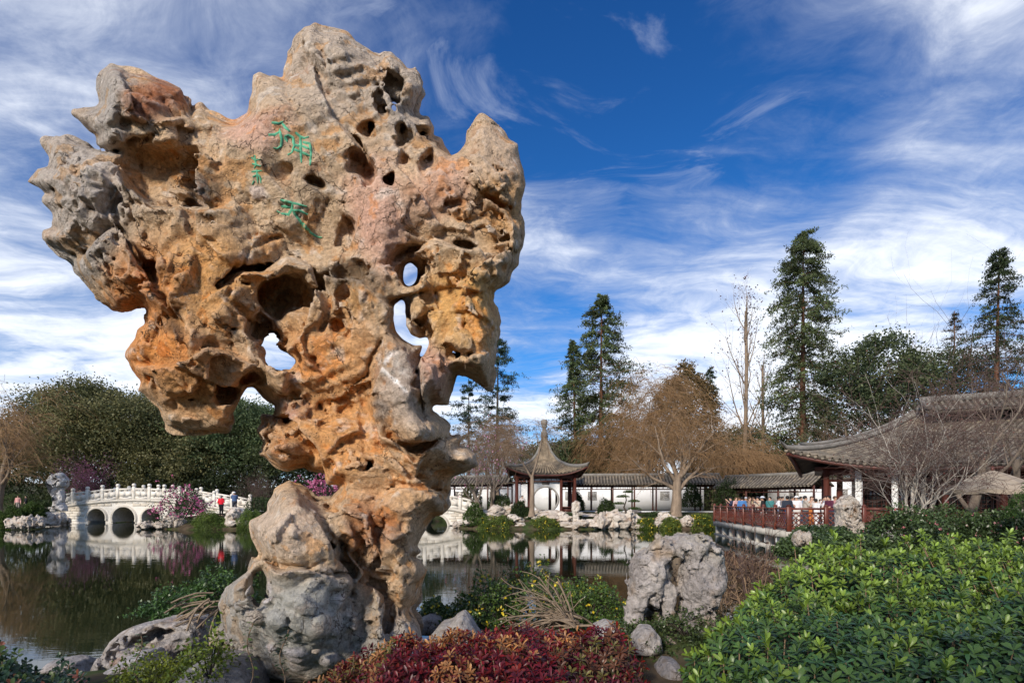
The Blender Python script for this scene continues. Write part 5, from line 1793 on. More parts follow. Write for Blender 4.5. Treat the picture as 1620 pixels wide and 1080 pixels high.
def conifer(name, label, base, h, spread, seed, col, nb=150, lsize=.34, start=.06, droop=-.10, power=.8, bark=None, group=None, top=.06, gaps=.0, needles=46, two=False, clear=.3):
    rng = RNG(seed)
    r = empty(name, base, 0, label, 'tree', group)
    tp, tr = trunk_path(rng, base, h, h * .016, (rng.u(-.02, .02), 0), 12, .008, .06, .2)
    tr[0] = np.maximum(tr[0], .05)
    tube_obj('trunk', [(tp, tr)], bark or m_bark_red, r, 9)
    tt = start + (1 - start) * (np.arange(nb) + rng.u(0, 1, nb)) / nb
    tt = tt ** .92
    keep = rng.u(0, 1, nb) > gaps * (vnoise(np.stack([tt * 9, tt * 0, tt * 0], 1).astype(np.float32), seed) > .1)
    tt = tt[keep]; nb = len(tt)
    f = np.clip(tt * 11, 0, 10.999); i = f.astype(int)
    b = tp[0][i] * (1 - (f - i))[:, None] + tp[0][i + 1] * (f - i)[:, None]
    prof = np.minimum(1, (1 - tt) ** power * 1.05 + top) * np.minimum(1, .55 + 2.2 * (tt - start))
    lump = 1 + .55 * vnoise(np.stack([tt * 16, tt * 3, tt * 0], 1).astype(np.float32), seed + 3)
    ln = spread * prof * lump * rng.u(.6, 1.15, nb)
    az = np.arange(nb) * 2.4 + rng.u(-.6, .6, nb)
    d = np.stack([np.cos(az), np.sin(az), rng.u(-.15, .35, nb)], 1); d = unit(d)
    K = 7; out = [b]
    for j in range(1, K):
        d = unit(d + np.array([0, 0, droop]) + .05 * rng.r.normal(size=d.shape))
        out.append(out[-1] + d * (ln / (K - 1))[:, None])
    bp = np.stack(out, 1); br = (.018 + .006 * ln)[:, None] * np.linspace(1, .25, K)[None]
    sub = grow(rng, bp, br, 4, (.35, 1), (30, 60), (.25, .45), 4, droop * .8, .08, .5)
    tube_obj('branches', [(bp, br), sub], bark or m_bark_red, r, 4)
    # sprays of needles along branches and side twigs
    def along_pts(pp, n, lo):
        N, K_, _ = pp.shape
        t = rng.u(lo, 1, (N, n)) * (K_ - 1.001); i = t.astype(int); fr = (t - i)[..., None]
        ar = np.arange(N)[:, None]
        return (pp[ar, i] * (1 - fr) + pp[ar, i + 1] * fr)
    c1 = along_pts(bp, needles, clear); s1 = np.broadcast_to(ln[:, None], c1.shape[:2])
    c2 = along_pts(sub[0], max(4, needles // 4), .2)
    bright = 1 + .35 * rng.r.normal(size=(nb, 1, 1))
    a1 = (c1 + rng.r.normal(size=c1.shape) * (.05 * s1 + .09)[..., None] * np.array([1, 1, .55]) - np.array([0, 0, .08])).reshape(-1, 3)
    a2 = (c2 + rng.r.normal(size=c2.shape) * .16 - np.array([0, 0, .06])).reshape(-1, 3)
    k1 = np.broadcast_to(np.array(col) * np.clip(bright, .45, 1.8), (nb, c1.shape[1], 3)).reshape(-1, 3)
    k2 = np.broadcast_to(np.array(col) * np.clip(np.repeat(bright, 4, 0), .45, 1.8), (nb * 4, c2.shape[1], 3)).reshape(-1, 3)
    leaf_obj('crown', [leaves(rng, a1, lsize, k1, .3, .30, .5, .4), leaves(rng, a2, lsize * .85, k2, .3, .30, .5, .4)], r)
    return r


def bare_tree(name, label, base, h, seed, spec, bark, twig, n0=1, lean=(0, 0), r0=None, trunk_h=.3, group=None, spread_lean=.0, weep=None, wob=.06, cat='tree', buds=None, rmin=.004):
    """leafless tree: trunk(s), branches, twigs; weep adds hanging willow twigs"""
    rng = RNG(seed)
    r = empty(name, base, 0, label, cat, group)
    r0 = r0 or h * .03
    tps = []; trs = []
    for k in range(n0):
        az = k * 2 * math.pi / n0 + rng.u(0, 1)
        ln = (lean[0] + spread_lean * math.cos(az), lean[1] + spread_lean * math.sin(az))
        p, q = trunk_path(rng, np.array(base) + (np.array([math.cos(az), math.sin(az), 0]) * r0 * 1.2 if n0 > 1 else 0), h * trunk_h * rng.u(.85, 1.1), r0 * (rng.u(.7, 1.) if n0 > 1 else 1), ln, 8, wob, .62)
        tps.append(p); trs.append(q)
    lv = [(np.concatenate(tps), np.concatenate(trs))]
    for s in spec: lv.append(grow(rng, *lv[-1], **s))
    lv = [(p_, np.maximum(r_, rmin)) for p_, r_ in lv]
    tube_obj('trunk', lv[:1], bark, r, 10)
    tube_obj('branches', lv[1:3], bark, r, 6)
    if len(lv) > 3: tube_obj('twigs', lv[3:], twig, r, 4)
    if weep:
        src = lv[weep.get('src', -1)]
        N = len(src[0]); m = weep['n']; K = 7
        i = rng.r.randint(0, N, m); t = rng.u(.1, 1, m) * (src[0].shape[1] - 1.001); j = t.astype(int)
        b = src[0][i, j]
        az = rng.u(0, 6.28, m)
        out_ = unit((b - np.array(base)) * np.array([1, 1, 0]))
        d = unit(np.stack([np.cos(az), np.sin(az), az * 0 + rng.u(-.2, .8, m)], 1) * .8 + out_ * .5)
        ln = weep['len'] * rng.u(.35, 1.1, m)
        floor = weep.get('floor', .8)
        ln = np.minimum(ln, np.maximum((b[:, 2] - floor) * 1.05, .4))
        pts = [b]
        for q in range(1, K):
            d = unit(d + np.array([0, 0, -weep.get('g', .34)]) + .14 * rng.r.normal(size=d.shape))
            pts.append(pts[-1] + d * (ln / (K - 1))[:, None])
        pp = np.stack(pts, 1); rr = np.full((m, K), weep.get('r', .012)) * np.linspace(1.1, .6, K)
        tube_obj('weeping_twigs', [(pp, rr)], weep.get('mat', twig), r, 3)
    if buds:
        src = lv[-1][0]; pts = src[:, 1:].reshape(-1, 3)
        pts = pts[rng.r.rand(len(pts)) < buds['p']]
        pts = np.repeat(pts, buds.get('m', 1), 0)
        pts = pts + rng.r.normal(size=pts.shape) * buds.get('s', .05)
        cidx = rng.r.randint(0, len(buds['cols']), len(pts))
        leaf_obj(buds['name'], [leaves(rng, pts, buds['size'], np.array(buds['cols'])[cidx], .25, .7, 0, .1)], r)
    return r


def shrub(name, label, base, rx, ry, h, seed, cols, n=4000, lsize=.10, group=None, cat='shrub', flowers=None, up=.5, lump=.18, mat=None, aspect=.55):
    """low rounded shrub: woody stems and a dense lumpy shell of leaves"""
    rng = RNG(seed)
    r = empty(name, base, 0, label, cat, group)
    u = unit(rng.r.normal(size=(n, 3))); u[:, 2] = np.abs(u[:, 2])
    lm = 1 + lump * fbm((u * 3).astype(np.float32) + seed * 1.7, 3, seed % 9) * 2
    rad = (.55 + .45 * rng.r.rand(n) ** .35) * lm
    c = np.array(base) + u * rad[:, None] * np.array([rx, ry, h])
    m = vnoise((c * 1.6 / max(h, .3)).astype(np.float32), seed) * .5 + .5
    cc = np.array(cols[0]) * (1 - m[:, None]) + np.array(cols[-1]) * m[:, None]
    parts = [leaves(rng, c, lsize, cc, .4, aspect, 0, up)]
    leaf_obj('foliage', parts, r, mat)
    st = [np.array(base)[None] + np.linspace(0, 1, 4)[:, None] * np.array([math.cos(a) * rx * .5, math.sin(a) * ry * .5, h * .7]) for a in np.linspace(0, 6.28, 9)]
    tube_obj('stems', [(np.array(st), np.full((9, 4), max(.006, h * .015)))], m_bark_dark, r, 4)
    if flowers:
        k = flowers['n']
        i = rng.r.randint(0, n, k)
        ff = np.array(base) + u[i] * (np.maximum(rad[i], .9) * 1.03)[:, None] * np.array([rx, ry, h])
        ff = ff[ff[:, 2] > base[2] + .15 * h]
        ff = np.repeat(ff, 3, 0) + rng.r.normal(size=(len(ff) * 3, 3)) * flowers['size'] * .4
        ci = rng.r.randint(0, len(flowers['cols']), len(ff))
        leaf_obj(flowers.get('name', 'blossom'), [leaves(rng, ff, flowers['size'], np.array(flowers['cols'])[ci], .2, .8, 0, .2)], r)
    return r


def G(px, d):
    x = (px - 810) / 900 * d
    return (x, d, gz(x, d) - .05)


# ================================================================== background trees
OAK = ((.095, .105, .042), (.215, .200, .085)); OAK2 = ((.068, .105, .046), (.155, .195, .082)); DARK = ((.052, .076, .038), (.120, .145, .064))
def hpx(top, d): return CAM_Z + (793 - top) / 900 * d
broadleaf('oak_tree', 'broad dark oak rising behind the long marble bridge, tallest of the oaks', G(172, 78), hpx(628, 78) - 1, 12.4, 11, *OAK, 95000, .31, .28, low=.04)
broadleaf('oak_tree', 'green oak behind the great rock, right of the tallest oak', G(395, 80), hpx(650, 80) - 1, 11.0, 12, *OAK2, 80000, .31, .28, low=.02)
broadleaf('oak_tree', 'lower dark oak between the two big oaks', G(285, 76), hpx(680, 76) - 1, 8.0, 13, *OAK, 50000, .31, .25, low=-.1)
broadleaf('oak_tree', 'dark bushy oak just left of the tallest oak', G(85, 92), hpx(690, 92) - 1, 8.0, 14, *OAK, 20000, .36, .3, low=.02)
broadleaf('oak_tree', 'dark oak filling the gap right behind the great rock stem', G(505, 84), hpx(668, 84) - 1, 9.5, 15, *OAK2, 22000, .36, .25, low=.0)
broadleaf('oak_tree', 'dark oak half hidden left of the pointed pavilion', G(640, 95), hpx(690, 95) - 1, 9.0, 16, *DARK, 18000, .36, .25, low=.0)
broadleaf('bay_tree', 'dark evergreen behind the pavilion roof', G(880, 80), hpx(705, 80) - 1, 6.5, 17, *DARK, 16000, .32, .2, low=0.)
broadleaf('oak_tree', 'big dark spreading oak between the tall redwood and the tea house roof', G(1385, 62), hpx(545, 62) - 1, 6.6, 18, *DARK, 26000, .30, .35, low=.1)
broadleaf('oak_tree', 'dark oak to the right above the tea house roof', G(1490, 66), hpx(560, 66) - 1, 7.0, 19, *DARK, 14000, .30, .4, low=.2)
broadleaf('bay_tree', 'dark evergreen left of the tall redwood behind the galleries', G(1180, 84), hpx(690, 84) - 1, 7.5, 20, *DARK, 16000, .34, .2, low=0.)
broadleaf('bay_tree', 'rounded olive brown tree behind the brown weeping willow', G(1085, 78), hpx(596, 78) - 1, 4.6, 21, (.10, .080, .032), (.22, .14, .055), 18000, .32, .2, low=.05)
broadleaf('bay_tree', 'olive green tree low behind the gallery roof right of the pavilion', G(985, 74), hpx(700, 74) - 1, 5.0, 22, (.055, .068, .024), (.15, .125, .035), 14000, .28, .2, low=0.)
RW = (.110, .140, .058)
conifer('redwood_tree', 'tallest redwood standing beyond the terrace and tea house', G(1272, 68), hpx(374, 68) - 1, 4.9, 31, RW, 300, .42, .05, -.11, .50, group=None, needles=66, top=.16, gaps=.25)
conifer('redwood_tree', 'redwood behind the pavilion to the right', G(948, 76), hpx(474, 76) - 1, 5.6, 32, (.100, .132, .054), 230, .46, .05, -.08, .55, needles=62, top=.14, gaps=.25)
conifer('redwood_tree', 'shorter redwood leaning on the left of the redwood behind the pavilion', G(912, 77), hpx(545, 77) - 1, 4.2, 33, (.085, .120, .052), 170, .40, .05, -.10, .8, needles=44, top=.08)
conifer('cedar_tree', 'layered cedar with open tiers just right of the great rock', G(788, 84), hpx(545, 84) - 1, 7.0, 34, (.052, .085, .055), 105, .42, .22, -.02, .75, m_bark_dark, gaps=.5, needles=60, clear=.3)
conifer('cedar_tree', 'second cedar partly hidden behind the great rock edge', G(742, 88), hpx(610, 88) - 1, 5.6, 35, (.052, .082, .052), 80, .42, .2, -.02, .7, m_bark_dark, gaps=.4, needles=50)
conifer('redwood_tree', 'conifer above the tea house roof near the right edge', G(1572, 58), hpx(402, 58) - 1, 4.4, 36, (.056, .080, .036), 190, .34, .2, -.08, .65, needles=46, gaps=.3, top=.12)
conifer('redwood_tree', 'thin sparse conifer left of the conifer near the right edge', G(1507, 70), hpx(495, 70) - 1, 3.6, 37, (.085, .075, .05), 90, .30, .2, -.04, .6, needles=30, gaps=.4)
conifer('conifer_tree', 'small dark conifer tip above the weeping willow', G(1125, 88), hpx(592, 88) - 1, 3.0, 38, (.05, .076, .034), 90, .36, .1, -.08, .8, needles=36)

# leafless trees
S3 = [dict(n=5, t=(.35, 1), ang=(20, 50), ratio=(.8, 1.2), k=8, up=.05, wob=.10, rr=.6), dict(n=6, t=(.25, 1), ang=(22, 55), ratio=(.45, .8), k=7, up=.04, wob=.14, rr=.55),
      dict(n=6, t=(.2, 1), ang=(22, 55), ratio=(.4, .7), k=5, up=.03, wob=.18, rr=.5), dict(n=4, t=(.2, 1), ang=(22, 55), ratio=(.4, .7), k=4, up=.02, wob=.2, rr=.5)]
SW = [dict(n=7, t=(.55, 1), ang=(14, 50), ratio=(1.2, 1.8), k=9, up=.06, wob=.12, rr=.60), dict(n=7, t=(.2, 1), ang=(22, 55), ratio=(.35, .65), k=7, up=.03, wob=.16, rr=.55),
      dict(n=6, t=(.2, 1), ang=(25, 60), ratio=(.4, .7), k=5, up=-.04, wob=.18, rr=.5)]
bare_tree('willow_tree', 'large leafless weeping willow with brown twigs in front of the gallery', G(1068, 49.5), 12.0, 41, SW, m_bark_tan, m_twig_brown, lean=(.18, 0), r0=.52, trunk_h=.34,
          weep=dict(n=1500, len=3.4, r=.011, mat=m_twig_orange, floor=4.2, g=.28), wob=.05)
bare_tree('willow_tree', 'leafless orange brown willow behind the gallery beside the big willow', G(1035, 66), 15.0, 42, SW, m_bark_tan, m_twig_orange, r0=.4, trunk_h=.34, weep=dict(n=4200, len=4.6, r=.017, mat=m_twig_orange, floor=4, g=.3))
bare_tree('willow_tree', 'leafless willow with hanging brown twigs left of the tall redwood', G(1165, 60), 8.5, 43, SW, m_bark_tan, m_twig_brown, r0=.3, trunk_h=.34, weep=dict(n=2600, len=3.5, r=.014, mat=m_twig_orange, floor=3.8))
bare_tree('willow_tree', 'leafless orange willow at the left end of the far shore', G(-8, 56), 12.0, 44, SW, m_bark_tan, m_twig_orange, lean=(.30, 0), r0=.5, trunk_h=.40, weep=dict(n=1500, len=3.2, r=.012, mat=m_twig_orange, floor=3.4, g=.24))
bare_tree('willow_tree', 'leafless brown willow left of the pavilion behind its roof', G(790, 66), 12.0, 45, SW, m_bark_tan, m_twig_brown, r0=.3, trunk_h=.34, weep=dict(n=2000, len=4., r=.013, mat=m_twig_brown, floor=4))
bare_tree('willow_tree', 'young leafless tree with forked trunk in front of the pavilion', (P(841, 825, 47.3).x, 47.3, 1.0), 7.6, 46,
          [dict(n=2, t=(.94, 1), ang=(24, 32), ratio=(1.0, 1.2), k=8, up=.02, wob=.05, rr=.85, taper=.4), dict(n=4, t=(.4, 1), ang=(20, 45), ratio=(.35, .55), k=6, up=.06, wob=.12, rr=.5),
           dict(n=4, t=(.3, 1), ang=(20, 45), ratio=(.4, .6), k=5, up=-.03, wob=.12, rr=.5)], m_bark_tan, m_twig_brown, r0=.24, trunk_h=.44,
          weep=dict(n=220, len=3.2, r=.010, mat=m_twig_brown, floor=2.2))
bare_tree('magnolia_tree', 'leafless grey tree with pink magnolia blossom left of the pavilion', G(768, 50), 8.6, 47, S3[:3], m_bark_grey, m_twig_mauve, n0=2, spread_lean=.22, r0=.22, trunk_h=.36,
          buds=dict(name='blossom', p=.10, m=2, s=.08, size=.16, cols=[(.55, .22, .36), (.62, .34, .45)]))
bare_tree('poplar_tree', 'tall leafless tree with a few dark red leaves left of the tallest redwood', G(1172, 74), hpx(478, 74) - 2, 48,
          [dict(n=16, t=(.2, 1), ang=(14, 34), ratio=(.25, .42), k=7, up=.08, wob=.06, rr=.42, tipw=.5), dict(n=6, t=(.2, 1), ang=(18, 40), ratio=(.4, .6), k=5, up=.06, wob=.1, rr=.5),
           dict(n=4, t=(.2, 1), ang=(18, 40), ratio=(.4, .6), k=4, up=.06, wob=.1, rr=.5)], m_bark_tan, m_twig_mauve, r0=.30, trunk_h=.92, wob=.015, lean=(.08, 0),
          buds=dict(name='leaves', p=.35, m=1, s=.12, size=.26, cols=[(.10, .05, .05), (.14, .05, .06), (.08, .06, .05)]))
bare_tree('poplar_tree', 'thin leafless tree between the red leaved tree and the tallest redwood', G(1208, 76), hpx(520, 76) - 2, 49,
          [dict(n=14, t=(.3, 1), ang=(14, 34), ratio=(.2, .35), k=6, up=.08, wob=.06, rr=.42, tipw=.5), dict(n=5, t=(.2, 1), ang=(18, 40), ratio=(.4, .6), k=5, up=.06, wob=.1, rr=.5)],
          m_bark_tan, m_twig_mauve, r0=.24, trunk_h=.9, wob=.015, buds=dict(name='leaves', p=.3, m=1, s=.1, size=.22, cols=[(.10, .05, .05), (.08, .06, .05)]))
bare_tree('leafless_tree', 'pale leafless tree right of the tallest redwood', G(1325, 58), 15, 50, S3, m_bark_tan, m_twig_brown, r0=.28, trunk_h=.35, lean=(.1, 0))
bare_tree('leafless_tree', 'leafless grey tree whose branches enter at the right edge', G(1655, 42), 22, 51, S3, m_bark_grey, m_twig_mauve, r0=.4, trunk_h=.35, lean=(-.05, 0))
bare_tree('leafless_tree', 'pale leafless tree between the big willow and the red leaved tree', G(1128, 72), 11, 52, S3, m_bark_tan, m_twig_brown, r0=.25, trunk_h=.35)
MAP = [dict(n=5, t=(.25, 1), ang=(14, 42), ratio=(.8, 1.15), k=8, up=.03, wob=.09, rr=.62), dict(n=7, t=(.15, 1), ang=(25, 60), ratio=(.45, .8), k=6, up=.0, wob=.14, rr=.5),
       dict(n=6, t=(.2, 1), ang=(25, 60), ratio=(.4, .65), k=5, up=.0, wob=.16, rr=.5), dict(n=4, t=(.2, 1), ang=(25, 60), ratio=(.35, .6), k=4, up=.0, wob=.18, rr=.55)]
MAP2 = [dict(n=5, t=(.3, 1), ang=(14, 45), ratio=(.8, 1.15), k=8, up=.04, wob=.10, rr=.62), dict(n=6, t=(.2, 1), ang=(25, 60), ratio=(.45, .8), k=6, up=.02, wob=.15, rr=.5),
        dict(n=5, t=(.2, 1), ang=(25, 60), ratio=(.4, .65), k=5, up=.0, wob=.16, rr=.5), dict(n=4, t=(.25, 1), ang=(25, 60), ratio=(.35, .6), k=4, up=.0, wob=.18, rr=.55)]
bare_tree('maple_tree', 'leafless multi stemmed maple with whitish stems in front of the tea house', (P(1450, 868, 17.5).x, 17.5, .75), 4.9, 53, MAP, m_bark_white, m_twig_mauve, n0=4, lean=(.0, 0), spread_lean=.24, r0=.07, trunk_h=.46, wob=.07,
          buds=dict(name='buds', p=.06, m=1, s=.02, size=.05, cols=[(.22, .06, .05), (.16, .07, .05)]))
bare_tree('maple_tree', 'larger leafless mauve brown maple right of the whitish maple', (P(1530, 850, 21).x, 21, .8), 9.4, 54, MAP2, m_bark_grey, m_twig_mauve, n0=1, rmin=.0055, lean=(.03, 0), r0=.19, trunk_h=.34, wob=.06)
bare_tree('maple_tree', 'leafless maple filling the right edge above the parasol', (P(1625, 850, 24).x, 24, .8), 10.5, 55, MAP2, m_bark_grey, m_twig_mauve, n0=2, rmin=.0065, lean=(-.05, 0), spread_lean=.2, r0=.18, trunk_h=.34, wob=.06)
bare_tree('redbud_shrub', 'leafless shrub hazed with magenta pink buds behind the long bridge', G(140, 66), 7.4, 56,
          [dict(n=7, t=(.1, 1), ang=(10, 32), ratio=(.6, .9), k=7, up=.05, wob=.06, rr=.6), dict(n=7, t=(.2, 1), ang=(12, 34), ratio=(.4, .7), k=5, up=.05, wob=.08, rr=.55), dict(n=4, t=(.2, 1), ang=(12, 34), ratio=(.4, .7), k=4, up=.05, wob=.08, rr=.6)],
          m_twig_mauve, m_twig_mauve, n0=6, spread_lean=.42, r0=.07, trunk_h=.5, cat='shrub', buds=dict(name='blossom', p=.5, m=2, s=.05, size=.12, cols=[(.30, .09, .20), (.38, .14, .26), (.22, .08, .14)]))

# unseen oaks added behind the viewer to cast shade over the near bank
for k, (x, y, h, sp, lab) in enumerate([(-8.5, -9.5, 7.2, 4.2, 'unseen oak added for shade behind the viewer to the left'), (-2.0, -10.0, 7.6, 4.2, 'unseen oak added for shade right behind the viewer')]):
    broadleaf('oak_tree', lab, (x, y, gz(x, y)), h, sp, 71 + k, *OAK, 9000, .34, .28, low=.05)
# ================================================================== smaller rocks
def relief_rock(name, label, outline, d, thick, h, seed, cols, holes=(), pits=(), bulges=(), rough=1., group=None, rnd=None, cat='rock', yaw=0, top=None, mat=None, sink=.1):
    """free-standing stone: an outline seen from the viewing side, rounded through its own thickness, pitted and fractured"""
    o = np.array(outline, float)
    x = (o[:, 0] - 810) / 900 * d; z = CAM_Z + (793 - o[:, 1]) / 900 * d
    cx = (x.min() + x.max()) / 2; zb = z.min()
    poly = np.stack([x - cx, z - zb], 1)
    ex = .14 + max([0] + [b[4] for b in bulges])
    lo = (poly[:, 0].min() - .05, -thick - ex, -.05); hi = (poly[:, 0].max() + .05, thick + ex, poly[:, 1].max() + .06)
    p, shp = grid(lo, hi, h)
    f = _relief(p, poly, d, thick, seed, holes, pits, bulges, rough, rnd, cx, zb)
    V, F = surface_nets(f.reshape(shp), lo, h)
    Vf = V.astype(np.float32); sc = 1.2 / max(hi[2], .3)
    m = np.clip(.5 + 1.1 * fbm(Vf * 2.6 * sc, 3, seed + 3), 0, 1)[:, None]; m2 = np.clip(fbm(Vf * 6 * sc, 3, seed + 5) * 2.2 - .35, 0, 1)[:, None]
    C = np.array(cols[0]) * (1 - m) + np.array(cols[1]) * m
    if len(cols) > 2: C = C * (1 - m2) + np.array(cols[2]) * m2
    C = C * (1 + .2 * fbm(Vf * 9 * sc, 3, seed + 9)[:, None])
    me = mesh_from(name, V, F, mat or rockmat, False, np.clip(C, .02, .85))
    ob = obj(name, me, None, (cx, d, zb - sink), yaw)
    return tag(ob, label, cat, group)


def _relief(p, poly, d, thick, seed, holes, pits, bulges, rough, rnd, cx, zb):
    size = max(np.ptp(poly[:, 0]), np.ptp(poly[:, 1]))
    q2 = p[:, [0, 2]]
    uu, inv = np.unique(np.round(q2, 4), axis=0, return_inverse=True)
    w3 = np.stack([uu[:, 0], uu[:, 1], uu[:, 0] * 0], 1).astype(np.float32)
    dd = -poly_sdf(uu + size * .010 * np.stack([fbm(w3 * 9 / size, 2, seed), fbm(w3 * 9 / size, 2, seed + 2)], 1), poly)
    k = d / 900
    he = np.full(len(uu), 9., np.float32)
    for hp in holes:
        he = np.minimum(he, poly_sdf(uu, [((a - 810) * k - cx, CAM_Z + (793 - b) * k - zb) for a, b in hp]))
    bl = np.zeros(len(uu), np.float32)
    for (a, b, rx, ry, am) in bulges:
        bl += am * np.exp(-(((uu[:, 0] - ((a - 810) * k - cx)) / (rx * k)) ** 2 + ((uu[:, 1] - (CAM_Z + (793 - b) * k - zb)) / (ry * k)) ** 2))
    dd = dd[inv.ravel()]; he = he[inv.ravel()]; bl = bl[inv.ravel()]
    R1 = rnd or min(thick * .75, size * .28)
    qd = p[:, 1] + bl
    Rt = min(thick * .8, R1 * 1.6)
    q = np.maximum(np.abs(qd) - (thick - Rt), 0) * (R1 / Rt); w = np.maximum(R1 - dd, 0)
    f = np.sqrt(q * q + w * w) - R1
    if len(holes): f = smax(f, -(he - .12 * size * np.clip((np.abs(qd) - .05 * size) / (.3 * size), 0, 1)), .03 * size)
    for (a, b, rx, ry, tl, dp) in pits:
        u0 = (a - 810) * k - cx; v0 = CAM_Z + (793 - b) * k - zb; rx *= k; ry *= k
        c, s = math.cos(R(tl)), math.sin(R(tl)); au = p[:, 0] - u0; av = -(p[:, 2] - v0)
        e = np.sqrt(((au * c + av * s) / rx) ** 2 + ((-au * s + av * c) / ry) ** 2 + ((p[:, 1] + thick * .9) / dp) ** 2)
        f = smax(f, (1 - e) * min(rx, ry), .025 * size)
    band = np.abs(f) < .12 * size
    g = p[band] / size
    gw = g + .06 * np.stack([vnoise(g * 5, seed + 1), vnoise(g * 5, seed + 2), vnoise(g * 5, seed + 4)], 1)
    n = .045 * vnoise(g * 2.6, seed + 6) + rough * (.10 * facet(gw * 3.2, seed % 11) * .6 + .035 * facet(gw * 8, seed % 7 + 2) + .02 * (1 - np.abs(vnoise(gw * 9, seed + 8))) - .012 + .010 * vnoise(gw * 22, seed + 9))
    ed = np.clip(dd[band] / (.10 * size), .3, 1)
    f[band] += n * size * ed
    return f


GREY = ((.30, .275, .265), (.42, .385, .37), (.22, .19, .165)); WHT = ((.50, .43, .36), (.64, .575, .50), (.34, .225, .15)); LIL = ((.34, .31, .295), (.46, .425, .40), (.27, .215, .165))
# arched grey stone at the right of the foreground
def arched_stone():
    """two leaning legs with a dark hollow between, a heavy block on the right and a cap stone"""
    h = .0125; lo = (-.56, -.46, -.08); p, shp = grid(lo, (.56, .46, 1.08), h)
    sg = lambda a, b, ra, rb: (lambda dt: dt[0] - (ra + (rb - ra) * dt[1]))(seg_dist(p, a, b))
    ell = lambda c, r: (np.sqrt((((p - np.array(c, np.float32)) / np.array(r, np.float32)) ** 2).sum(1)) - 1) * min(r)
    f = sg((-.35, -.06, -.02), (-.21, -.04, .66), .085, .165)
    f = smin(f, sg((-.02, -.06, -.02), (-.09, -.02, .46), .065, .12), .05)
    f = smin(f, sg((-.20, .20, .0), (-.15, .14, .6), .14, .16), .05)
    f = smin(f, ell((.24, -.08, .56), (.20, .20, .27)), .03)
    f = smin(f, ell((.20, -.02, .18), (.17, .20, .26)), .03)
    f = smin(f, ell((.10, -.06, .85), (.25, .19, .105)), .03)
    f = smin(f, ell((-.12, -.08, .80), (.11, .12, .10)), .03)
    f = smin(f, ell((.32, -.05, .74), (.12, .15, .12)), .03)
    f = smax(f, -ell((-.18, -.20, .08), (.125, .34, .37)), .02)                  # the hollow
    f = smax(f, -ell((.045, -.22, .50), (.035, .12, .26)), .02); f = smax(f, -ell((.08, -.22, .77), (.10, .09, .035)), .015)
    g = p + .05 * np.stack([vnoise(p * 5, 1), vnoise(p * 5, 2), vnoise(p * 5, 4)], 1)
    f = f + .065 * facet(g * 3.0, 3) * .6 + .030 * facet(g * 7.5, 5) + .016 * facet(g * 18, 7) + .018 * (1 - np.abs(vnoise(g * 9, 8))) - .010 + .006 * vnoise(g * 30, 9)
    V, F = surface_nets(f.reshape(shp).astype(np.float32), lo, h)
    Vf = V.astype(np.float32)
    m = np.clip(.5 + 1.2 * fbm(Vf * 2.6, 3, 3), 0, 1)[:, None]; m2 = np.clip(fbm(Vf * 5, 3, 5) * 2.4 - .45, 0, 1)[:, None]
    C = np.array((.31, .28, .27)) * (1 - m) + np.array((.45, .41, .385)) * m
    C = C * (1 - m2) + np.array((.33, .24, .165)) * m2
    k = np.clip((Vf[:, 2] - .70) * 3 + fbm(Vf * 6, 2, 8), 0, 1)[:, None] * .5
    C = C * (1 - k) + np.array((.42, .385, .31)) * k
    o = obj('arched_rock', mesh_from('arched_rock', V, F, rockmat, False, np.clip(C * (1 + .2 * fbm(Vf * 12, 3, 9)[:, None]), .02, .8)), None, (P(1063, 1012, 5.0).x, 5.0, P(1063, 1012, 5.0).z - .02))
    tag(o, 'grey arched rock with dark hollow beside the red shrub', 'rock')


arched_stone()
relief_rock('standing_rock', 'tall pale standing rock at the terrace end beside the railing', [(1322,842),(1326,815),(1323,795),(1330,782),(1340,778),(1350,783),(1357,795),(1358,812),(1364,828),(1360,842)], 19.5, .38, .022, 62, WHT,
  pits=[(1345, 808, 3, 14, 10, .3), (1335, 800, 8, 3, -5, .2), (1350, 820, 5, 4, 0, .2)], rough=1.9)
relief_rock('standing_rock', 'white pitted standing rock at the left end of the long bridge', [(84,806),(88,795),(86,784),(80,772),(79,760),(85,751),(93,746),(101,748),(106,756),(105,766),(99,772),(101,784),(99,793),(104,806)], 58.0, .55, .05, 63, ((.50, .48, .47), (.66, .63, .60), (.25, .23, .22)),
  pits=[(92, 760, 3, 4, 0, .5), (98, 770, 3, 3, 0, .5), (90, 778, 2.5, 4, 0, .5)], rough=2.0)
relief_rock('standing_rock', 'slim pale pillar rock with a knobbed head on the far shore', [(905,832),(906,812),(904,802),(905,794),(911,790),(917,793),(919,800),(916,808),(917,832)], 46.5, .30, .03, 64, WHT, rough=1.2)
# rocks along our own bank
relief_rock('bank_rock', 'long grey folded boulder on the bank left of the great rock', [(165,1050),(180,1015),(200,985),(230,968),(262,962),(300,960),(322,962),(330,990),(322,1030),(300,1060)], 6.1, .42, .017, 65, LIL,
  pits=[(262, 985, 20, 8, -20, .3), (225, 1000, 10, 16, 30, .2)], bulges=[(240, 1000, 30, 40, .2)], rough=.8)
relief_rock('bank_rock', 'pale low rock in front of the long grey boulder', [(130,1085),(150,1060),(180,1040),(215,1015),(245,1010),(255,1035),(240,1085)], 5.4, .34, .016, 66, ((.38, .355, .345), (.50, .47, .455), (.40, .28, .22)), rough=.8)
relief_rock('bank_rock', 'smooth grey dome boulder at the foot of the great rock', [(245,1110),(258,1075),(290,1050),(320,1022),(345,1015),(380,1022),(405,1050),(420,1110)], 4.5, .45, .016, 67, ((.27, .255, .25), (.35, .33, .32), (.22, .2, .19)), rough=.35)
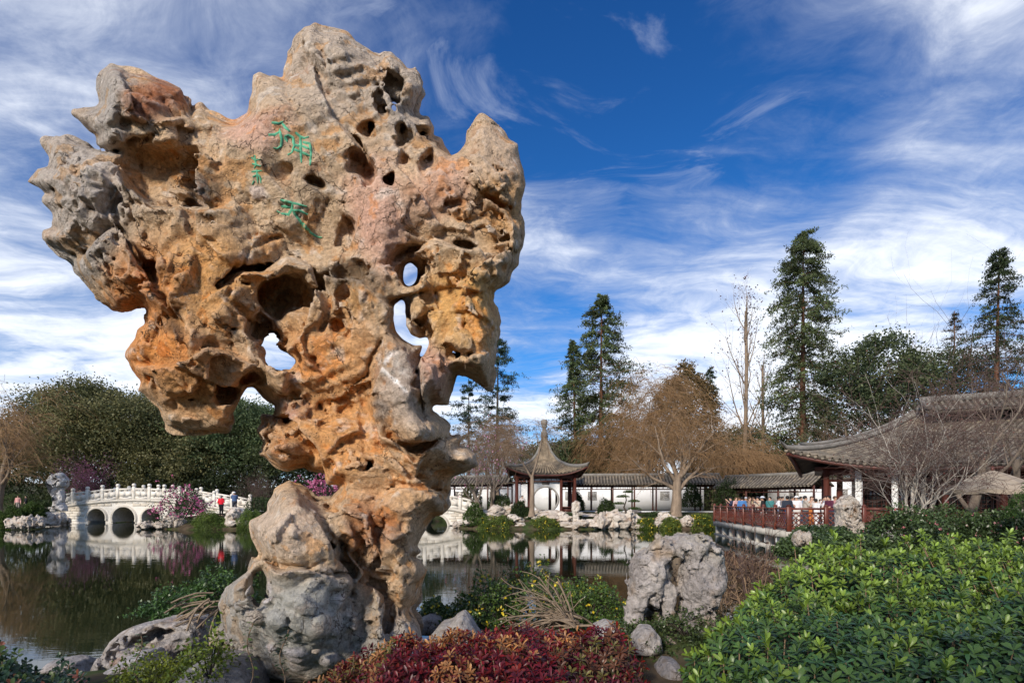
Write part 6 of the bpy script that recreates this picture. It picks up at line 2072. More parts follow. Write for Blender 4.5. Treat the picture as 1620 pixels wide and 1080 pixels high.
relief_rock('bank_rock', 'low pale stone at the left waterline beside the dark shrub', [(78,1048),(90,1030),(112,1026),(132,1030),(140,1050)], 7.0, .3, .02, 68, GREY, rough=.8)
relief_rock('bank_rock', 'pointed grey rock right of the great rock base', [(672,1008),(684,985),(700,968),(715,965),(722,955),(735,950),(745,960),(760,980),(772,1000),(770,1012)], 5.15, .28, .014, 69, ((.34, .31, .30), (.45, .42, .40), (.26, .2, .16)), rough=.9, pits=[(718, 985, 6, 20, 0, .2)])
relief_rock('bank_rock', 'pale block between the twig tangle and the arched rock', [(936,1000),(940,972),(958,963),(978,968),(985,1000),(982,1020),(940,1018)], 5.05, .22, .014, 70, ((.40, .37, .36), (.5, .47, .45), (.3, .26, .22)), rough=.9)
relief_rock('bank_rock', 'small round grey stone below the arched rock hollow', [(998,1030),(1002,1005),(1015,990),(1030,990),(1042,1005),(1044,1025),(1030,1035)], 4.3, .16, .012, 71, LIL, rough=.9, sink=0)
relief_rock('bank_rock', 'dark grey stone lowest between the red shrub and the green hedge', [(1036,1072),(1040,1035),(1052,1018),(1070,1022),(1082,1040),(1085,1072)], 3.9, .18, .012, 72, ((.25, .235, .24), (.34, .315, .32), (.2, .17, .15)), rough=.8)
relief_rock('bank_rock', 'grey stone behind the pointed rock at the water edge', [(655,985),(662,965),(682,955),(700,962),(705,990)], 6.2, .25, .016, 73, GREY, rough=.9)
relief_rock('bank_rock', 'small brown stone wedged against the arched rock foot', [(1042,1030),(1046,1012),(1058,1006),(1068,1014),(1068,1032)], 4.5, .10, .012, 74, ((.30, .24, .18), (.38, .31, .24), (.22, .17, .13)), rough=1., sink=0)
relief_rock('bank_rock', 'flat grey stone half buried beside the hedge foot', [(1060,1052),(1068,1036),(1090,1030),(1106,1040),(1108,1056)], 4.2, .14, .012, 75, LIL, rough=1., sink=.02)
# boulders along the far shore: a few shapes, turned and sized
BOULD = []
for s in range(6):
    rng = np.random.RandomState(90 + s)
    p, shp = grid((-.75, -.75, -.55), (.75, .75, .65), .045)
    e = np.sqrt((((p) / np.array([.55 + .1 * rng.rand(), .45 + .1 * rng.rand(), .40 + .12 * rng.rand()], np.float32)) ** 2).sum(1)) - 1
    f = e * .42 + .20 * facet(p * 1.7 + s, s) + .09 * facet(p * 4.2, s + 3) + .06 * vnoise(p * 2.2, s) + .02 * vnoise(p * 9, s)
    V, F = surface_nets(f.reshape(shp).astype(np.float32), (-.75, -.75, -.55), .045)
    Vf = V.astype(np.float32)
    m = np.clip(.5 + 1.2 * fbm(Vf * 2, 3, s), 0, 1)[:, None]; m2 = np.clip(fbm(Vf * 4, 3, s + 4) * 2.4 - .5, 0, 1)[:, None]
    C = np.array(WHT[0]) * (1 - m) + np.array(WHT[1]) * m; C = C * (1 - m2) + np.array(WHT[2]) * m2
    BOULD.append(mesh_from('boulder', V, F, rockmat, True, C))


def boulder(px, py, d, w, hgt, k, label, group, rz=None):
    """placed with its foot at photo row py"""
    q = P(px, py, d)
    o = obj('shore_boulder', BOULD[k % 6], None, (q.x, q.y, q.z + hgt * .22), (px * 1.7) % 6.28 if rz is None else rz)
    s = w / 900 * d if w > 3 else w
    o.scale = (s / .95, s / .95 * .8, hgt / .85 * .72)
    return tag(o, label, 'rock', group)


LG = 'boulders on the left shore by the long bridge'; RG_ = 'boulders on the far shore before the pavilion'; MG = 'boulders by the pink shrub and grass mounds'
for px, py, d, w, hh, lab in [
 (18, 832, 45.5, 20, .7, 'leftmost pale boulder on the left shore'), (33, 831, 45.5, 18, .9, 'second pale boulder from the left on the left shore'), (47, 831, 45.8, 20, .9, 'pale boulder below the round green shrub on the left shore'),
 (62, 830, 46.2, 18, .8, 'pale boulder right of centre on the left shore'), (76, 826, 51, 20, 1.0, 'pale boulder near the foot of the standing rock at the bridge end'), (91, 828, 54, 20, 1.2, 'larger boulder against the left foot of the long bridge'),
 (102, 829, 55, 15, .8, 'small boulder at the waterline under the long bridge parapet end')]:
    boulder(px, py, d, w, hh * 1.35, int(px), lab, LG)
for px, py, d, w, hh, lab in [
 (232, 834, 46.5, 26, .8, 'flat pale boulder at the waterline left of the pink shrub'), (257, 834, 46.5, 18, .8, 'pale boulder left below the pink shrub'), (274, 828, 46.6, 22, 1.3, 'tall pale boulder under the pink shrub'), (285, 832, 46.3, 16, 1.0, 'boulder right below the pink shrub'),
 (372, 822, 46.8, 26, 1.5, 'stacked pale boulder below the two visitors'), (367, 833, 46.2, 24, .8, 'pale boulder at the waterline below the two visitors'), (385, 832, 46.3, 18, .9, 'boulder left of the right grass mound'),
 (300, 828, 47.5, 22, .5, 'low boulder strip behind the left grass mound'), (318, 823, 48.2, 20, .5, 'low pale boulder behind the left grass mound')]:
    boulder(px, py, d, w, hh, int(px), lab, MG)
for px, py, d, w, hh, lab in [
 (740, 828, 47.5, 22, .7, 'boulder beside the round clipped shrub near the footbridge'), (772, 823, 48.2, 22, 1.0, 'pale pointed boulder behind the first flowering mound'), (789, 812, 50, 26, 1.2, 'grey white boulder heap left of the young forked tree'), (803, 811, 50.4, 22, 1.1, 'grey boulder next to the heap left of the forked tree'),
 (812, 824, 47.4, 24, .9, 'pale boulder behind the first flowering mound, left of the forked tree'), (824, 832, 46.6, 20, .5, 'flat boulder at the waterline below the forked tree'), (868, 822, 47.6, 34, 1.2, 'long white boulder left of the slim pillar rock'),
 (890, 824, 47.2, 22, 1.2, 'white boulder just left of the slim pillar rock'), (903, 834, 46.4, 30, .8, 'boulder at the waterline under the slim pillar rock'), (922, 833, 46.4, 26, .9, 'boulder right of the slim pillar rock at the waterline'),
 (938, 833, 46.4, 22, 1.0, 'low boulder left of the big boulder pair on the far shore'), (952, 832, 46.4, 28, 1.7, 'left boulder of the big pair on the far shore'), (977, 832, 46.5, 36, 1.9, 'biggest white boulder of the far shore, right of the pair'),
 (993, 829, 46.8, 22, 1.0, 'brown boulder right of the biggest white boulder'), (1004, 826, 47.2, 24, 1.1, 'grey boulder before the big willow foot'), (1052, 824, 47.4, 28, 1.2, 'grey boulder at the foot of the big willow'),
 (1085, 830, 46.8, 24, 1.1, 'grey boulder near the terrace end of the far shore'), (1040, 831, 46.5, 16, .6, 'small boulder between two flowering mounds'), (723, 833, 48.5, 16, .7, 'small boulder at the foot of the footbridge'),
 (834, 822, 48.4, 18, .5, 'small boulder right of the forked tree foot'), (1012, 834, 46.3, 18, .5, 'flat low boulder at the waterline left of the second flowering mound'), (931, 818, 49.0, 30, .5, 'low grey boulder strip on the lawn behind the pillar rock'),
 (960, 813, 50.5, 30, .5, 'flat grey boulder below the gallery'), (1000, 812, 51, 26, .5, 'flat grey boulder under the cloud pruned pine'), (855, 813, 49.4, 20, .6, 'dark grey boulder right in front of the moon gate'), (880, 812, 50.2, 24, .5, 'pale low boulder right of the moon gate')]:
    boulder(px, py, d, w, hh, int(px), lab, RG_)
boulder(1292, 843, 18.8, 24, .42, 2, 'pale low stone at the foot of the tall standing rock by the terrace', None)
boulder(1268, 858, 10.5, 24, .35, 3, 'white stone peeping through the green hedge below the terrace', None)
boulder(1610, 822, 16.5, 46, .5, 4, 'pale grey boulder at the right edge under the parasol', None)
# ================================================================== far shore planting
MND = ((.075, .125, .022), (.19, .24, .05)); YEL = dict(n=55, size=.10, cols=[(.75, .55, .03), (.8, .65, .08)], name='blossom')
SHG = 'flowering mounds along the far shore'
for k, (px, py, d, w, h, lab) in enumerate([(786, 836, 46.6, 56, 1.15, 'yellow flowered green mound left of the forked tree at the waterline'), (862, 836, 46.5, 50, 1.1, 'yellow flowered green mound below the moon gate'),
        (1021, 835, 46.5, 30, 1.0, 'yellow flowered mound right of the biggest white boulder'), (1058, 835, 46.6, 34, 1.0, 'yellow flowered mound below the willow trunk'), (1107, 835, 46.8, 42, 1.3, 'green mound next to the terrace corner')]):
    q = P(px, py, d); shrub('flowering_mound', lab, (q.x, q.y, q.z - .1), w / 1800 * d * 1.1, 1.2, h, 100 + k, MND, 5200, .11, SHG, flowers=YEL)
for k, (px, py, d, w, h, lab) in enumerate([(333, 838, 46.2, 62, 1.5, 'left grass green mound below the red coat'), (398, 838, 46.2, 44, 1.6, 'right grass green mound against the great rock')]):
    q = P(px, py, d); shrub('grass_mound', lab, (q.x, q.y, q.z - .1), w / 1800 * d * 1.1, 1.2, h, 110 + k, ((.07, .12, .02), (.17, .24, .05)), 6500, .16, 'grassy mounds near the long bridge', up=-.2, aspect=.2)
GRN = ((.030, .052, .018), (.085, .125, .038))
for k, (px, py, d, w, h, lab, cols) in enumerate([
    (751, 829, 47.4, 34, 1.9, 'round clipped green shrub by the footbridge', ((.045, .09, .016), (.10, .16, .035))), (791, 806, 50.6, 36, 1.5, 'dull green shrub behind the boulder heap', GRN), (823, 819, 48.6, 30, 1.4, 'green shrub touching the forked tree', GRN),
    (912, 806, 55.5, 24, 1.9, 'feathery green shrub in front of the gallery wall', GRN), (960, 815, 49.6, 30, 1.5, 'rounded dark green shrub below the gallery', GRN), (900, 822, 48.8, 50, .7, 'low ground cover behind the pillar rock', GRN),
    (845, 826, 47.8, 36, .6, 'low green cover right of the forked tree', GRN), (1040, 822, 49.5, 60, .8, 'low green cover behind the second flowering mound', GRN), (50, 817, 50, 34, 1.3, 'clipped green shrub on the left shore', ((.04, .075, .016), (.09, .14, .03))),
    (22, 822, 49, 34, 1.2, 'low clipped shrub at the far left shore', ((.04, .075, .016), (.09, .14, .03))), (-4, 838, 45.5, 34, 1.6, 'grassy green clump at the left picture edge', ((.06, .10, .02), (.12, .18, .04))), (66, 812, 60, 26, 1.5, 'dark hedge shrub left of the standing rock', GRN),
    (30, 806, 71, 60, 2.2, 'dark hedge behind the two people beyond the left shore', GRN), (115, 800, 70, 60, 2.4, 'dark green hedge behind the left end of the long bridge', GRN), (300, 812, 49.5, 44, 2.2, 'dark pine shrub behind the pink blossom', ((.02, .04, .016), (.05, .085, .03))),
    (1095, 800, 55, 30, 2.2, 'bamboo green shrub against the gallery wall', GRN), (1150, 806, 53, 40, 3.0, 'tall dark shrub against the white wall behind the terrace', GRN), (745, 806, 56, 34, 2.6, 'bamboo clump left of the pavilion under the gallery eave', ((.04, .05, .014), (.09, .10, .03))),
    (420, 812, 52, 60, 1.6, 'green shrub seen past the great rock stem', GRN)]):
    q = P(px, py, d); shrub('clipped_shrub' if 'clipped' in lab else 'garden_shrub', lab, (q.x, q.y, q.z - .1), w / 1800 * d * 1.1, w / 1800 * d * .8, h, 130 + k, cols, 4200, .13, 'green shrubs around the pond')
# understorey below the oaks
for k, (px, d, w, h, lab) in enumerate([(40, 88, 150, 6, 'dark undergrowth bush left under the oaks'), (180, 74, 150, 5.5, 'dark undergrowth bush right behind the long bridge'), (300, 72, 140, 6, 'dark undergrowth bush under the second oak'), (420, 72, 130, 6.5, 'dark undergrowth bush behind the great rock stem'), (540, 76, 140, 6, 'dark undergrowth bush behind the great rock foot'),
        (640, 80, 140, 6, 'dark undergrowth bush behind the footbridge'), (960, 72, 120, 6, 'dark undergrowth bush behind the pavilion gallery'), (1120, 74, 140, 6, 'dark undergrowth bush behind the long gallery'), (1240, 64, 120, 7, 'dark undergrowth bush at the foot of the tallest redwood'), (1360, 58, 160, 7, 'dark undergrowth bush behind the tea house'), (1500, 60, 200, 8, 'dark undergrowth bush behind the tea house ridge')]):
    b = G(px, d); shrub('undergrowth_bush', lab, b, w / 1800 * d * 1.15, 4, h, 160 + k, ((.024, .038, .016), (.070, .085, .030)), 8000, .38, 'undergrowth beneath the trees', lump=.3)
# blossom shrubs
PINK = [(.62, .16, .32), (.72, .30, .45), (.55, .12, .26)]
q = P(288, 826, 46.8)
shrub('blossom_shrub', 'shrub covered in bright pink blossom before the long bridge', (q.x, q.y, q.z), 2.2, 1.4, 2.6, 180, ((.03, .045, .015), (.06, .09, .03)), 2600, .13, flowers=dict(n=230, size=.18, cols=PINK), lump=.5)
q = P(508, 800, 60)
shrub('blossom_shrub', 'pink blossom branch visible between the great rock and its lower lobe', (q.x, q.y, q.z), 2.6, 1.2, 2.9, 181, ((.06, .07, .03), (.10, .10, .05)), 700, .13, flowers=dict(n=480, size=.20, cols=PINK), lump=.45)
bare_tree('leafless_shrub', 'leafless brown shrub left of the lower rock lobe behind the bridge end', G(405, 62), 4.0, 182, S3[:3], m_twig_mauve, m_twig_mauve, n0=5, spread_lean=.4, r0=.05, trunk_h=.5, cat='shrub')
# cloud pruned pine on the far shore
pp_ = P(989, 826, 48.6)
pine = empty('cloud_pruned_pine', tuple(pp_), 0, 'small cloud pruned pine with flat green pads before the gallery', 'tree')
rg = RNG(190)
tube_obj('trunk', [(np.array([[pp_ + Vector((0, 0, 0)), pp_ + Vector((.15, 0, .7)), pp_ + Vector((-.1, 0, 1.3)), pp_ + Vector((.1, 0, 1.9)), pp_ + Vector((0, 0, 2.5))]], float), np.array([[.10, .08, .07, .05, .03]]))], m_bark_dark, pine, 7)
for dx_, dz_, rx_ in [(-.75, .95, .55), (.8, 1.1, .6), (-.55, 1.55, .55), (.75, 1.75, .55), (-.2, 2.15, .6), (.25, 2.55, .45), (-1.1, .55, .4), (1.15, .55, .4)]:
    u = unit(rg.r.normal(size=(420, 3))); u[:, 2] = np.abs(u[:, 2])
    pts = np.array(pp_) + np.array([dx_, 0, dz_]) + u * np.array([rx_, rx_ * .8, .22]) * (rg.r.rand(420, 1) ** .4)
    leaf_obj('needle_pad', [leaves(rg, pts, .13, (.075, .115, .03), .35, .3, 0, .4)], pine)
# dead lotus and reed stalks in the shallows by the terrace
rr_ = RNG(200)
for k, (px, py, d, lab) in enumerate([(1160, 905, 12.5, 'dead brown lotus stalks nearest the arched rock'), (1150, 880, 16.5, 'dead brown reeds in the shallows midway to the terrace'), (1175, 872, 19.5, 'dead brown reeds close under the terrace piers')]):
    q = P(px, py, d); r_ = empty('dead_reeds', (q.x, q.y, -.05), 0, lab, 'plant', 'dead reeds in the shallows')
    n = 150; b = np.array([q.x, q.y, -.05]) + rr_.r.normal(size=(n, 3)) * np.array([.55, 1.2, 0])
    K = 5; dirs = unit(rr_.r.normal(size=(n, 3)) * np.array([.5, .5, .1]) + np.array([0, 0, 1.])); L = rr_.u(.25, .9, n); pts = [b]
    for j in range(1, K):
        dirs = unit(dirs + rr_.r.normal(size=(n, 3)) * .3); pts.append(pts[-1] + dirs * (L / (K - 1))[:, None])
    tube_obj('stalks', [(np.stack(pts, 1), np.full((n, K), .007))], m_twig_brown, r_, 3)
    e = pts[-1]; leaf_obj('withered_leaves', [leaves(rr_, np.repeat(e, 2, 0) + rr_.r.normal(size=(2 * n, 3)) * .06, .12, (.12, .075, .05), .4, .7)], r_)
bare_tree('leafless_sapling', 'thin leafless sapling in the water before the terrace piers', (P(1192, 905, 11).x, 11, .05), 2.1, 201, [dict(n=5, t=(.2, 1), ang=(12, 30), ratio=(.5, .8), k=7, up=.05, wob=.06, rr=.6), dict(n=4, t=(.2, 1), ang=(15, 40), ratio=(.4, .7), k=5, up=.04, wob=.1, rr=.6)],
          m_twig_mauve, m_twig_mauve, n0=3, spread_lean=.3, r0=.012, trunk_h=.6, cat='shrub')

# ================================================================== planting on our bank behind the hedge
CAM_ = ((.034, .060, .022), (.085, .130, .045)); PK = dict(n=40, size=.06, cols=[(.6, .2, .22), (.65, .3, .3)], name='blossom')
for k, (px, py, d, w, h, lab, fl) in enumerate([(1308, 862, 15, 90, .6, 'dark juniper shrub below the tall standing rock', None), (1432, 862, 15.5, 110, 1.15, 'dark camellia hedge right of the standing rock', PK), (1500, 862, 16.5, 120, 1.15, 'dark camellia hedge beneath the maples', PK),
        (1572, 862, 15.8, 120, 1.05, 'dark camellia hedge under the parasol', PK), (1640, 866, 15, 120, 1.2, 'dark camellia hedge at the right edge', PK), (1275, 874, 13, 60, .45, 'dark juniper clump close to the terrace corner', None), (1350, 874, 12.5, 110, .5, 'low juniper clump in front of the camellia hedge', None)]):
    q = P(px, py, d); shrub('camellia_hedge' if fl else 'juniper_shrub', lab, (q.x, q.y, q.z - .1), w / 1800 * d * 1.15, 1.2, h, 210 + k, CAM_, 7000, .085, 'dark shrubs beyond the hedge', flowers=fl, mat=m_leafg)
q = P(1612, 800, 14); shrub('pine_shrub', 'green pine sprig entering at the right edge beside the parasol', (q.x + .25, q.y, q.z - .3), .55, .4, .75, 220, ((.05, .10, .02), (.09, .16, .04)), 1400, .09, aspect=.25)


# ================================================================== broad-leaved hedge in the foreground
def leaf_blade(rng, L, wd, fold=.22, curl=.25):
    """obovate leaf along +x: 9 vertices"""
    xs = np.array([0, .35, .68, .9, 1.0]); ws = np.array([.06, .55, 1., .72, 0.]) * wd / 2
    V = []
    for x, w in zip(xs, ws):
        z = -curl * L * x * x
        V += [(x * L, w, z + fold * w), (x * L, -w, z + fold * w)] if w > 0 else [(x * L, 0, z)]
    mid = [(x * L, 0, -curl * L * x * x) for x in xs[:4]]
    n = len(V); V = V + mid
    F = []
    for i in range(3):
        F += [(2 * i, n + i, n + i + 1, 2 * i + 2), (n + i, 2 * i + 1, 2 * i + 3, n + i + 1)]
    T = [(6, n + 3, 8), (n + 3, 7, 8)]
    return np.array(V), np.array(F), np.array(T)


def rosette(rng, nl=13, L=.075, wd=.026, elev=(10, 75), upright=0., stem=.0):
    parts = []
    for k in range(nl):
        V, F, T = leaf_blade(rng, L * rng.u(.75, 1.15), wd * rng.u(.8, 1.15), curl=rng.u(.05, .4))
        fr = k / (nl - 1)
        el = R(elev[0] + (elev[1] - elev[0]) * fr + rng.u(-8, 8)); az = k * 2.4 + rng.u(-.2, .2)
        c, s = math.cos(el), math.sin(el)
        V = np.stack([V[:, 0] * c - V[:, 2] * s, V[:, 1], V[:, 0] * s + V[:, 2] * c], 1)
        c, s = math.cos(az), math.sin(az)
        V = np.stack([V[:, 0] * c - V[:, 1] * s, V[:, 0] * s + V[:, 1] * c, V[:, 2] - stem * (1 - fr)], 1)
        parts.append((V, F, T, fr))
    V = np.concatenate([p[0] for p in parts]); n = len(parts[0][0])
    F = np.concatenate([p[1] + i * n for i, p in enumerate(parts)]); T = np.concatenate([p[2] + i * n for i, p in enumerate(parts)])
    fr = np.repeat([p[3] for p in parts], n)
    return V, F, T, fr


def rot_to(nrm, spin):
    z = Vector(nrm).normalized()
    return z.to_track_quat('Z', 'Y').to_matrix() @ Matrix.Rotation(spin, 3, 'Z')


def rosette_shrub(name, label, base, spots, seed, variants, meshes, partname, group=None, limit=300, mat=None, stems=True, cat='shrub'):
    """spots: (pos, normal, scale, variant). The 300 nearest to the viewer are parts, the rest one joined part"""
    rng = RNG(seed)
    root = empty(name, base, 0, label, cat, group)
    spots = sorted(spots, key=lambda s: (Vector(s[0]) - EYE).length / s[2] + (0 if s[4] else 100))
    inv = Matrix.Translation(-Vector(base))
    rest = {}
    for i, (pos, nrm, sc, var, vis) in enumerate(spots):
        m3 = rot_to(nrm, rng.u(0, 6.28))
        if i < limit:
            o = bpy.data.objects.new(partname, meshes[var]); COL.objects.link(o); o.parent = root
            o.matrix_local = Matrix.Translation(Vector(pos) - Vector(base)) @ m3.to_4x4() @ Matrix.Scale(sc, 4)
        else:
            rest.setdefault(var, []).append((np.array(m3) * sc, np.array(pos)))
    Vs = []; Fs = []; Ts = []; Cs = []; n = 0
    for var, lst in rest.items():
        V, F, T, C = variants[var]
        A = np.array([a for a, _ in lst]); B = np.array([b for _, b in lst])
        W_ = np.einsum('nij,kj->nki', A, V) + B[:, None]
        k = len(V); off = (np.arange(len(lst)) * k)[:, None, None] + n
        Vs.append(W_.reshape(-1, 3)); Fs.append((F[None] + off).reshape(-1, 4)); Ts.append((T[None] + off).reshape(-1, 3)); Cs.append(np.tile(C, (len(lst), 1)) * np.repeat(rng.u(.75, 1.25, (len(lst), 1)), k, 0)); n += len(lst) * k
    if Vs:
        me = mesh_from('foliage', np.concatenate(Vs), [np.concatenate(Fs), np.concatenate(Ts)], mat, True, np.concatenate(Cs))
        o = obj('foliage', me, root); o.matrix_parent_inverse = inv; o['kind'] = 'stuff'
    if stems:
        S = spots[::3]
        pt = np.array([s[0] for s in S]); b0 = np.array(base) + (pt - np.array(base)) * np.array([.75, .75, 0]) + np.array([0, 0, 0.])
        K = 5; path = np.stack([b0 + (pt - b0) * t + np.array([0, 0, -.05 * math.sin(t * 3.14)]) for t in np.linspace(0, 1, K)], 1)
        V, F = tubes(path, np.full((len(S), K), .006) * np.linspace(1.4, .7, K), 4)
        o = obj('stems', mesh_from('stems', V, F, m_twig_brown, True), root); o.matrix_parent_inverse = inv; o['kind'] = 'stuff'
    return root


rgh = RNG(300)
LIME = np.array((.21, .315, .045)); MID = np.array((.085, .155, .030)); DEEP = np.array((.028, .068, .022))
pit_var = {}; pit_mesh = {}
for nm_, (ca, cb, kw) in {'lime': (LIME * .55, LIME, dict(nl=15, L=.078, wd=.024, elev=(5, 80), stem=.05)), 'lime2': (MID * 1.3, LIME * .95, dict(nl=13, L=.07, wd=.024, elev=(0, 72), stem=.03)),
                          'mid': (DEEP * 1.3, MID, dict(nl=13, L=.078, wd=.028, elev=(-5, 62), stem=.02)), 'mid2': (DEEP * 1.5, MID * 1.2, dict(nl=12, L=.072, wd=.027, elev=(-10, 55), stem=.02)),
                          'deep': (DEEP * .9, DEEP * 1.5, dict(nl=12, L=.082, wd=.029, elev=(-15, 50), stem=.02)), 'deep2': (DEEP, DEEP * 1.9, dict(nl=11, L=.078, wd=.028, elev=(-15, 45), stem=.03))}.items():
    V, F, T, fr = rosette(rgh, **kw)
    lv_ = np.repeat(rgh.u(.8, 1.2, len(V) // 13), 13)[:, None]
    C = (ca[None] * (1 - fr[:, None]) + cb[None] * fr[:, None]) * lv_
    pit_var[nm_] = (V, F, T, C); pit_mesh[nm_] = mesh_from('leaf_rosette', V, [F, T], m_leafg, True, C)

HEDGE = [(.36, 1.9), (.56, 2.5), (.84, 3.1), (1.08, 3.8), (1.55, 4.4), (2.1, 5.0), (2.75, 5.7), (7.7, 6.0), (7.4, 1.4), (.6, 1.5)]


def hedge_top(x, y):
    d = -poly_sdf(np.stack([x, y], 1).astype(np.float32), HEDGE)
    q = np.stack([x, y, x * 0], 1).astype(np.float32)
    z = 1.30 + (y - 2.3) * .125 + .19 * fbm(q * 1.5, 3, 77) + .015 * (np.minimum(x, 5) - 2)
    sh = np.clip(d / .55, 0, 1)
    return z - .62 * (1 - np.sqrt(np.clip(1 - (1 - sh) ** 2, 0, 1))), d


n_ = 11800
hx = rgh.u(.3, 7.6, n_); hy = rgh.u(1.7, 5.85, n_)
hz, hd = hedge_top(hx, hy)
ok = hd > 0
hx, hy, hz, hd = hx[ok], hy[ok], hz[ok], hd[ok]
order = rgh.r.permutation(len(hx)); cell = {}; spots = []
e_ = .02
gxn = (hedge_top(hx + e_, hy)[0] - hedge_top(hx - e_, hy)[0]) / (2 * e_); gyn = (hedge_top(hx, hy + e_)[0] - hedge_top(hx, hy - e_)[0]) / (2 * e_)
for i in order:
    x, y = hx[i], hy[i]
    c = (int(x / .067), int(y / .067))
    lvl = cell.get(c, 0)
    if lvl >= 2: continue
    cell[c] = lvl + 1
    top = lvl == 0
    nrm = Vector((-gxn[i], -gyn[i], 1.)).normalized() + Vector((rgh.u(-.4, .4), rgh.u(-.55, .25), 0))
    far = np.clip((y - 3.1) / 2.0, 0, 1) + .25 * vnoise(np.array([[x * 2.2, y * 2.2, 3.]], np.float32))[0]
    far = float(np.clip(far, 0, 1))
    ran = rgh.u(0, 1)
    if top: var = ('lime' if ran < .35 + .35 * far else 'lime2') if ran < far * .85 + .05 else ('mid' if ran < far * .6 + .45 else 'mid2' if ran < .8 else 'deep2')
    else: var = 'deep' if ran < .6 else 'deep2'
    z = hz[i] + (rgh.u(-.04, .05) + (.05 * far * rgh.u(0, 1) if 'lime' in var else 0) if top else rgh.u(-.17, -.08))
    if 'lime' in var and top and rgh.u(0, 1) < .05 + .16 * far: z += rgh.u(.04, .15)
    spots.append(((x, y, z), nrm, rgh.u(.60, 1.0) * (1 if top else 1.1), var, top))
print('rosettes', len(spots))
cuts = [(-9, 1.72, 'leafy pittosporum shrub nearest the arched rock, left end of the hedge'), (1.72, 2.95, 'leafy pittosporum shrub in the middle of the foreground hedge'), (2.95, 9, 'leafy pittosporum shrub at the right edge of the foreground hedge')]
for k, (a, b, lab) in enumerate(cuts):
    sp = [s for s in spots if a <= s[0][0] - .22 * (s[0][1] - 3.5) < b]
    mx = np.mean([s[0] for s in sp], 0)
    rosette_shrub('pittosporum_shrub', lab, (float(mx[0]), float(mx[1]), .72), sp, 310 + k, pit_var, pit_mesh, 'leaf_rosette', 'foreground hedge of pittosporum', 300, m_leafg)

# ================================================================== red heavenly bamboo in front of the great rock
def spray(rng, nl=9, L=.05, wd=.017):
    V, F, T, fr = rosette(rng, nl, L, wd, (-15, 60), stem=.02)
    return V, F, T, fr


NCOL = {'crimson': ((.085, .004, .008), (.18, .008, .014)), 'scarlet': ((.14, .010, .010), (.27, .026, .018)), 'wine': ((.055, .006, .012), (.14, .010, .022)), 'orange': ((.24, .06, .022), (.46, .22, .075)), 'olive': ((.05, .055, .012), (.16, .13, .03)), 'bronze': ((.07, .03, .015), (.17, .06, .025))}
nan_var = {}; nan_mesh = {}
for nm_, (a, b) in NCOL.items():
    V, F, T, fr = spray(rgh, 11)
    lv_ = np.repeat(rgh.u(.7, 1.3, len(V) // 13), 13)[:, None]
    C = (np.array(a)[None] * (1 - fr[:, None]) + np.array(b)[None] * fr[:, None]) * lv_
    nan_var[nm_] = (V, F, T, C); nan_mesh[nm_] = mesh_from('leaf_spray', V, [F, T], m_leafg, True, C)
NPOLY = [(-1.35, 3.9), (-1.05, 4.15), (-.55, 4.2), (-.2, 4.15), (.05, 4.3), (.35, 4.2), (.6, 4.1), (.86, 3.75), (.98, 3.2), (.92, 2.6), (.8, 2.0), (-1.2, 2.0), (-1.55, 3.0)]


def nan_top(x, y):
    d = -poly_sdf(np.stack([x, y], 1).astype(np.float32), NPOLY)
    q = np.stack([x, y, x * 0], 1).astype(np.float32)
    z = 1.15 + .085 * (y - 2.6) + .17 * fbm(q * 2.4, 3, 17) + .16 * np.exp(-((x - .12) ** 2 / .35 + (y - 3.8) ** 2 / .5)) - .10 * np.exp(-((x + 1.2) ** 2 / .15)) + .05 * np.exp(-((x - .55) ** 2 / .06 + (y - 3.6) ** 2 / .2))
    sh = np.clip(d / .30, 0, 1)
    return z - .36 * (1 - np.sqrt(np.clip(1 - (1 - sh) ** 2, 0, 1))), d


n_ = 7000
hx = rgh.u(-1.6, 1.0, n_); hy = rgh.u(2.2, 4.3, n_)
hz, hd = nan_top(hx, hy); ok = hd > 0
hx, hy, hz = hx[ok], hy[ok], hz[ok]; spots = []; cell = {}
gxn = (nan_top(hx + e_, hy)[0] - nan_top(hx - e_, hy)[0]) / (2 * e_); gyn = (nan_top(hx, hy + e_)[0] - nan_top(hx, hy - e_)[0]) / (2 * e_)
names = list(NCOL)
for i in range(len(hx)):
    x, y = hx[i], hy[i]; c = (int(x / .052 + 100), int(y / .052)); lvl = cell.get(c, 0)
    if lvl >= 2: continue
    cell[c] = lvl + 1; top = lvl == 0
    nrm = Vector((-gxn[i], -gyn[i], 1.)).normalized() + Vector((rgh.u(-.45, .45), rgh.u(-.6, .3), 0))
    v = vnoise(np.array([[x * 3.2, y * 3.2, 9.]], np.float32))[0] + .5 * rgh.u(-1, 1); ran = rgh.u(0, 1)
    left = x < -.75
    if not top: var = 'wine' if ran < .6 else 'bronze' if ran < .85 else 'olive'
    elif v > .38: var = 'orange' if ran < .75 else 'scarlet'
    elif v < -.52 and (x > .25 or y < 2.9): var = 'olive' if ran < .45 else 'bronze'
    else: var = 'crimson' if ran < .5 else 'scarlet' if ran < .75 else 'wine'
    if left and ran < .5: var = 'olive' if ran < .2 else 'orange'
    spots.append(((x, y, hz[i] + (rgh.u(-.02, .035) if top else rgh.u(-.10, -.04))), nrm, rgh.u(.7, 1.1), var, top))
print('sprays', len(spots))
for k, (a, b, lab) in enumerate([(-9, -.35, 'red and orange nandina shrub at the foot of the great rock'), (-.35, 9, 'crimson nandina shrub below the twig tangle and arched rock')]):
    sp = [s for s in spots if a <= s[0][0] < b]; mx = np.mean([s[0] for s in sp], 0)
    rosette_shrub('nandina_shrub', lab, (float(mx[0]), float(mx[1]), .85), sp, 320 + k, nan_var, nan_mesh, 'leaf_spray', 'red nandina along the front', 300, m_leafg)

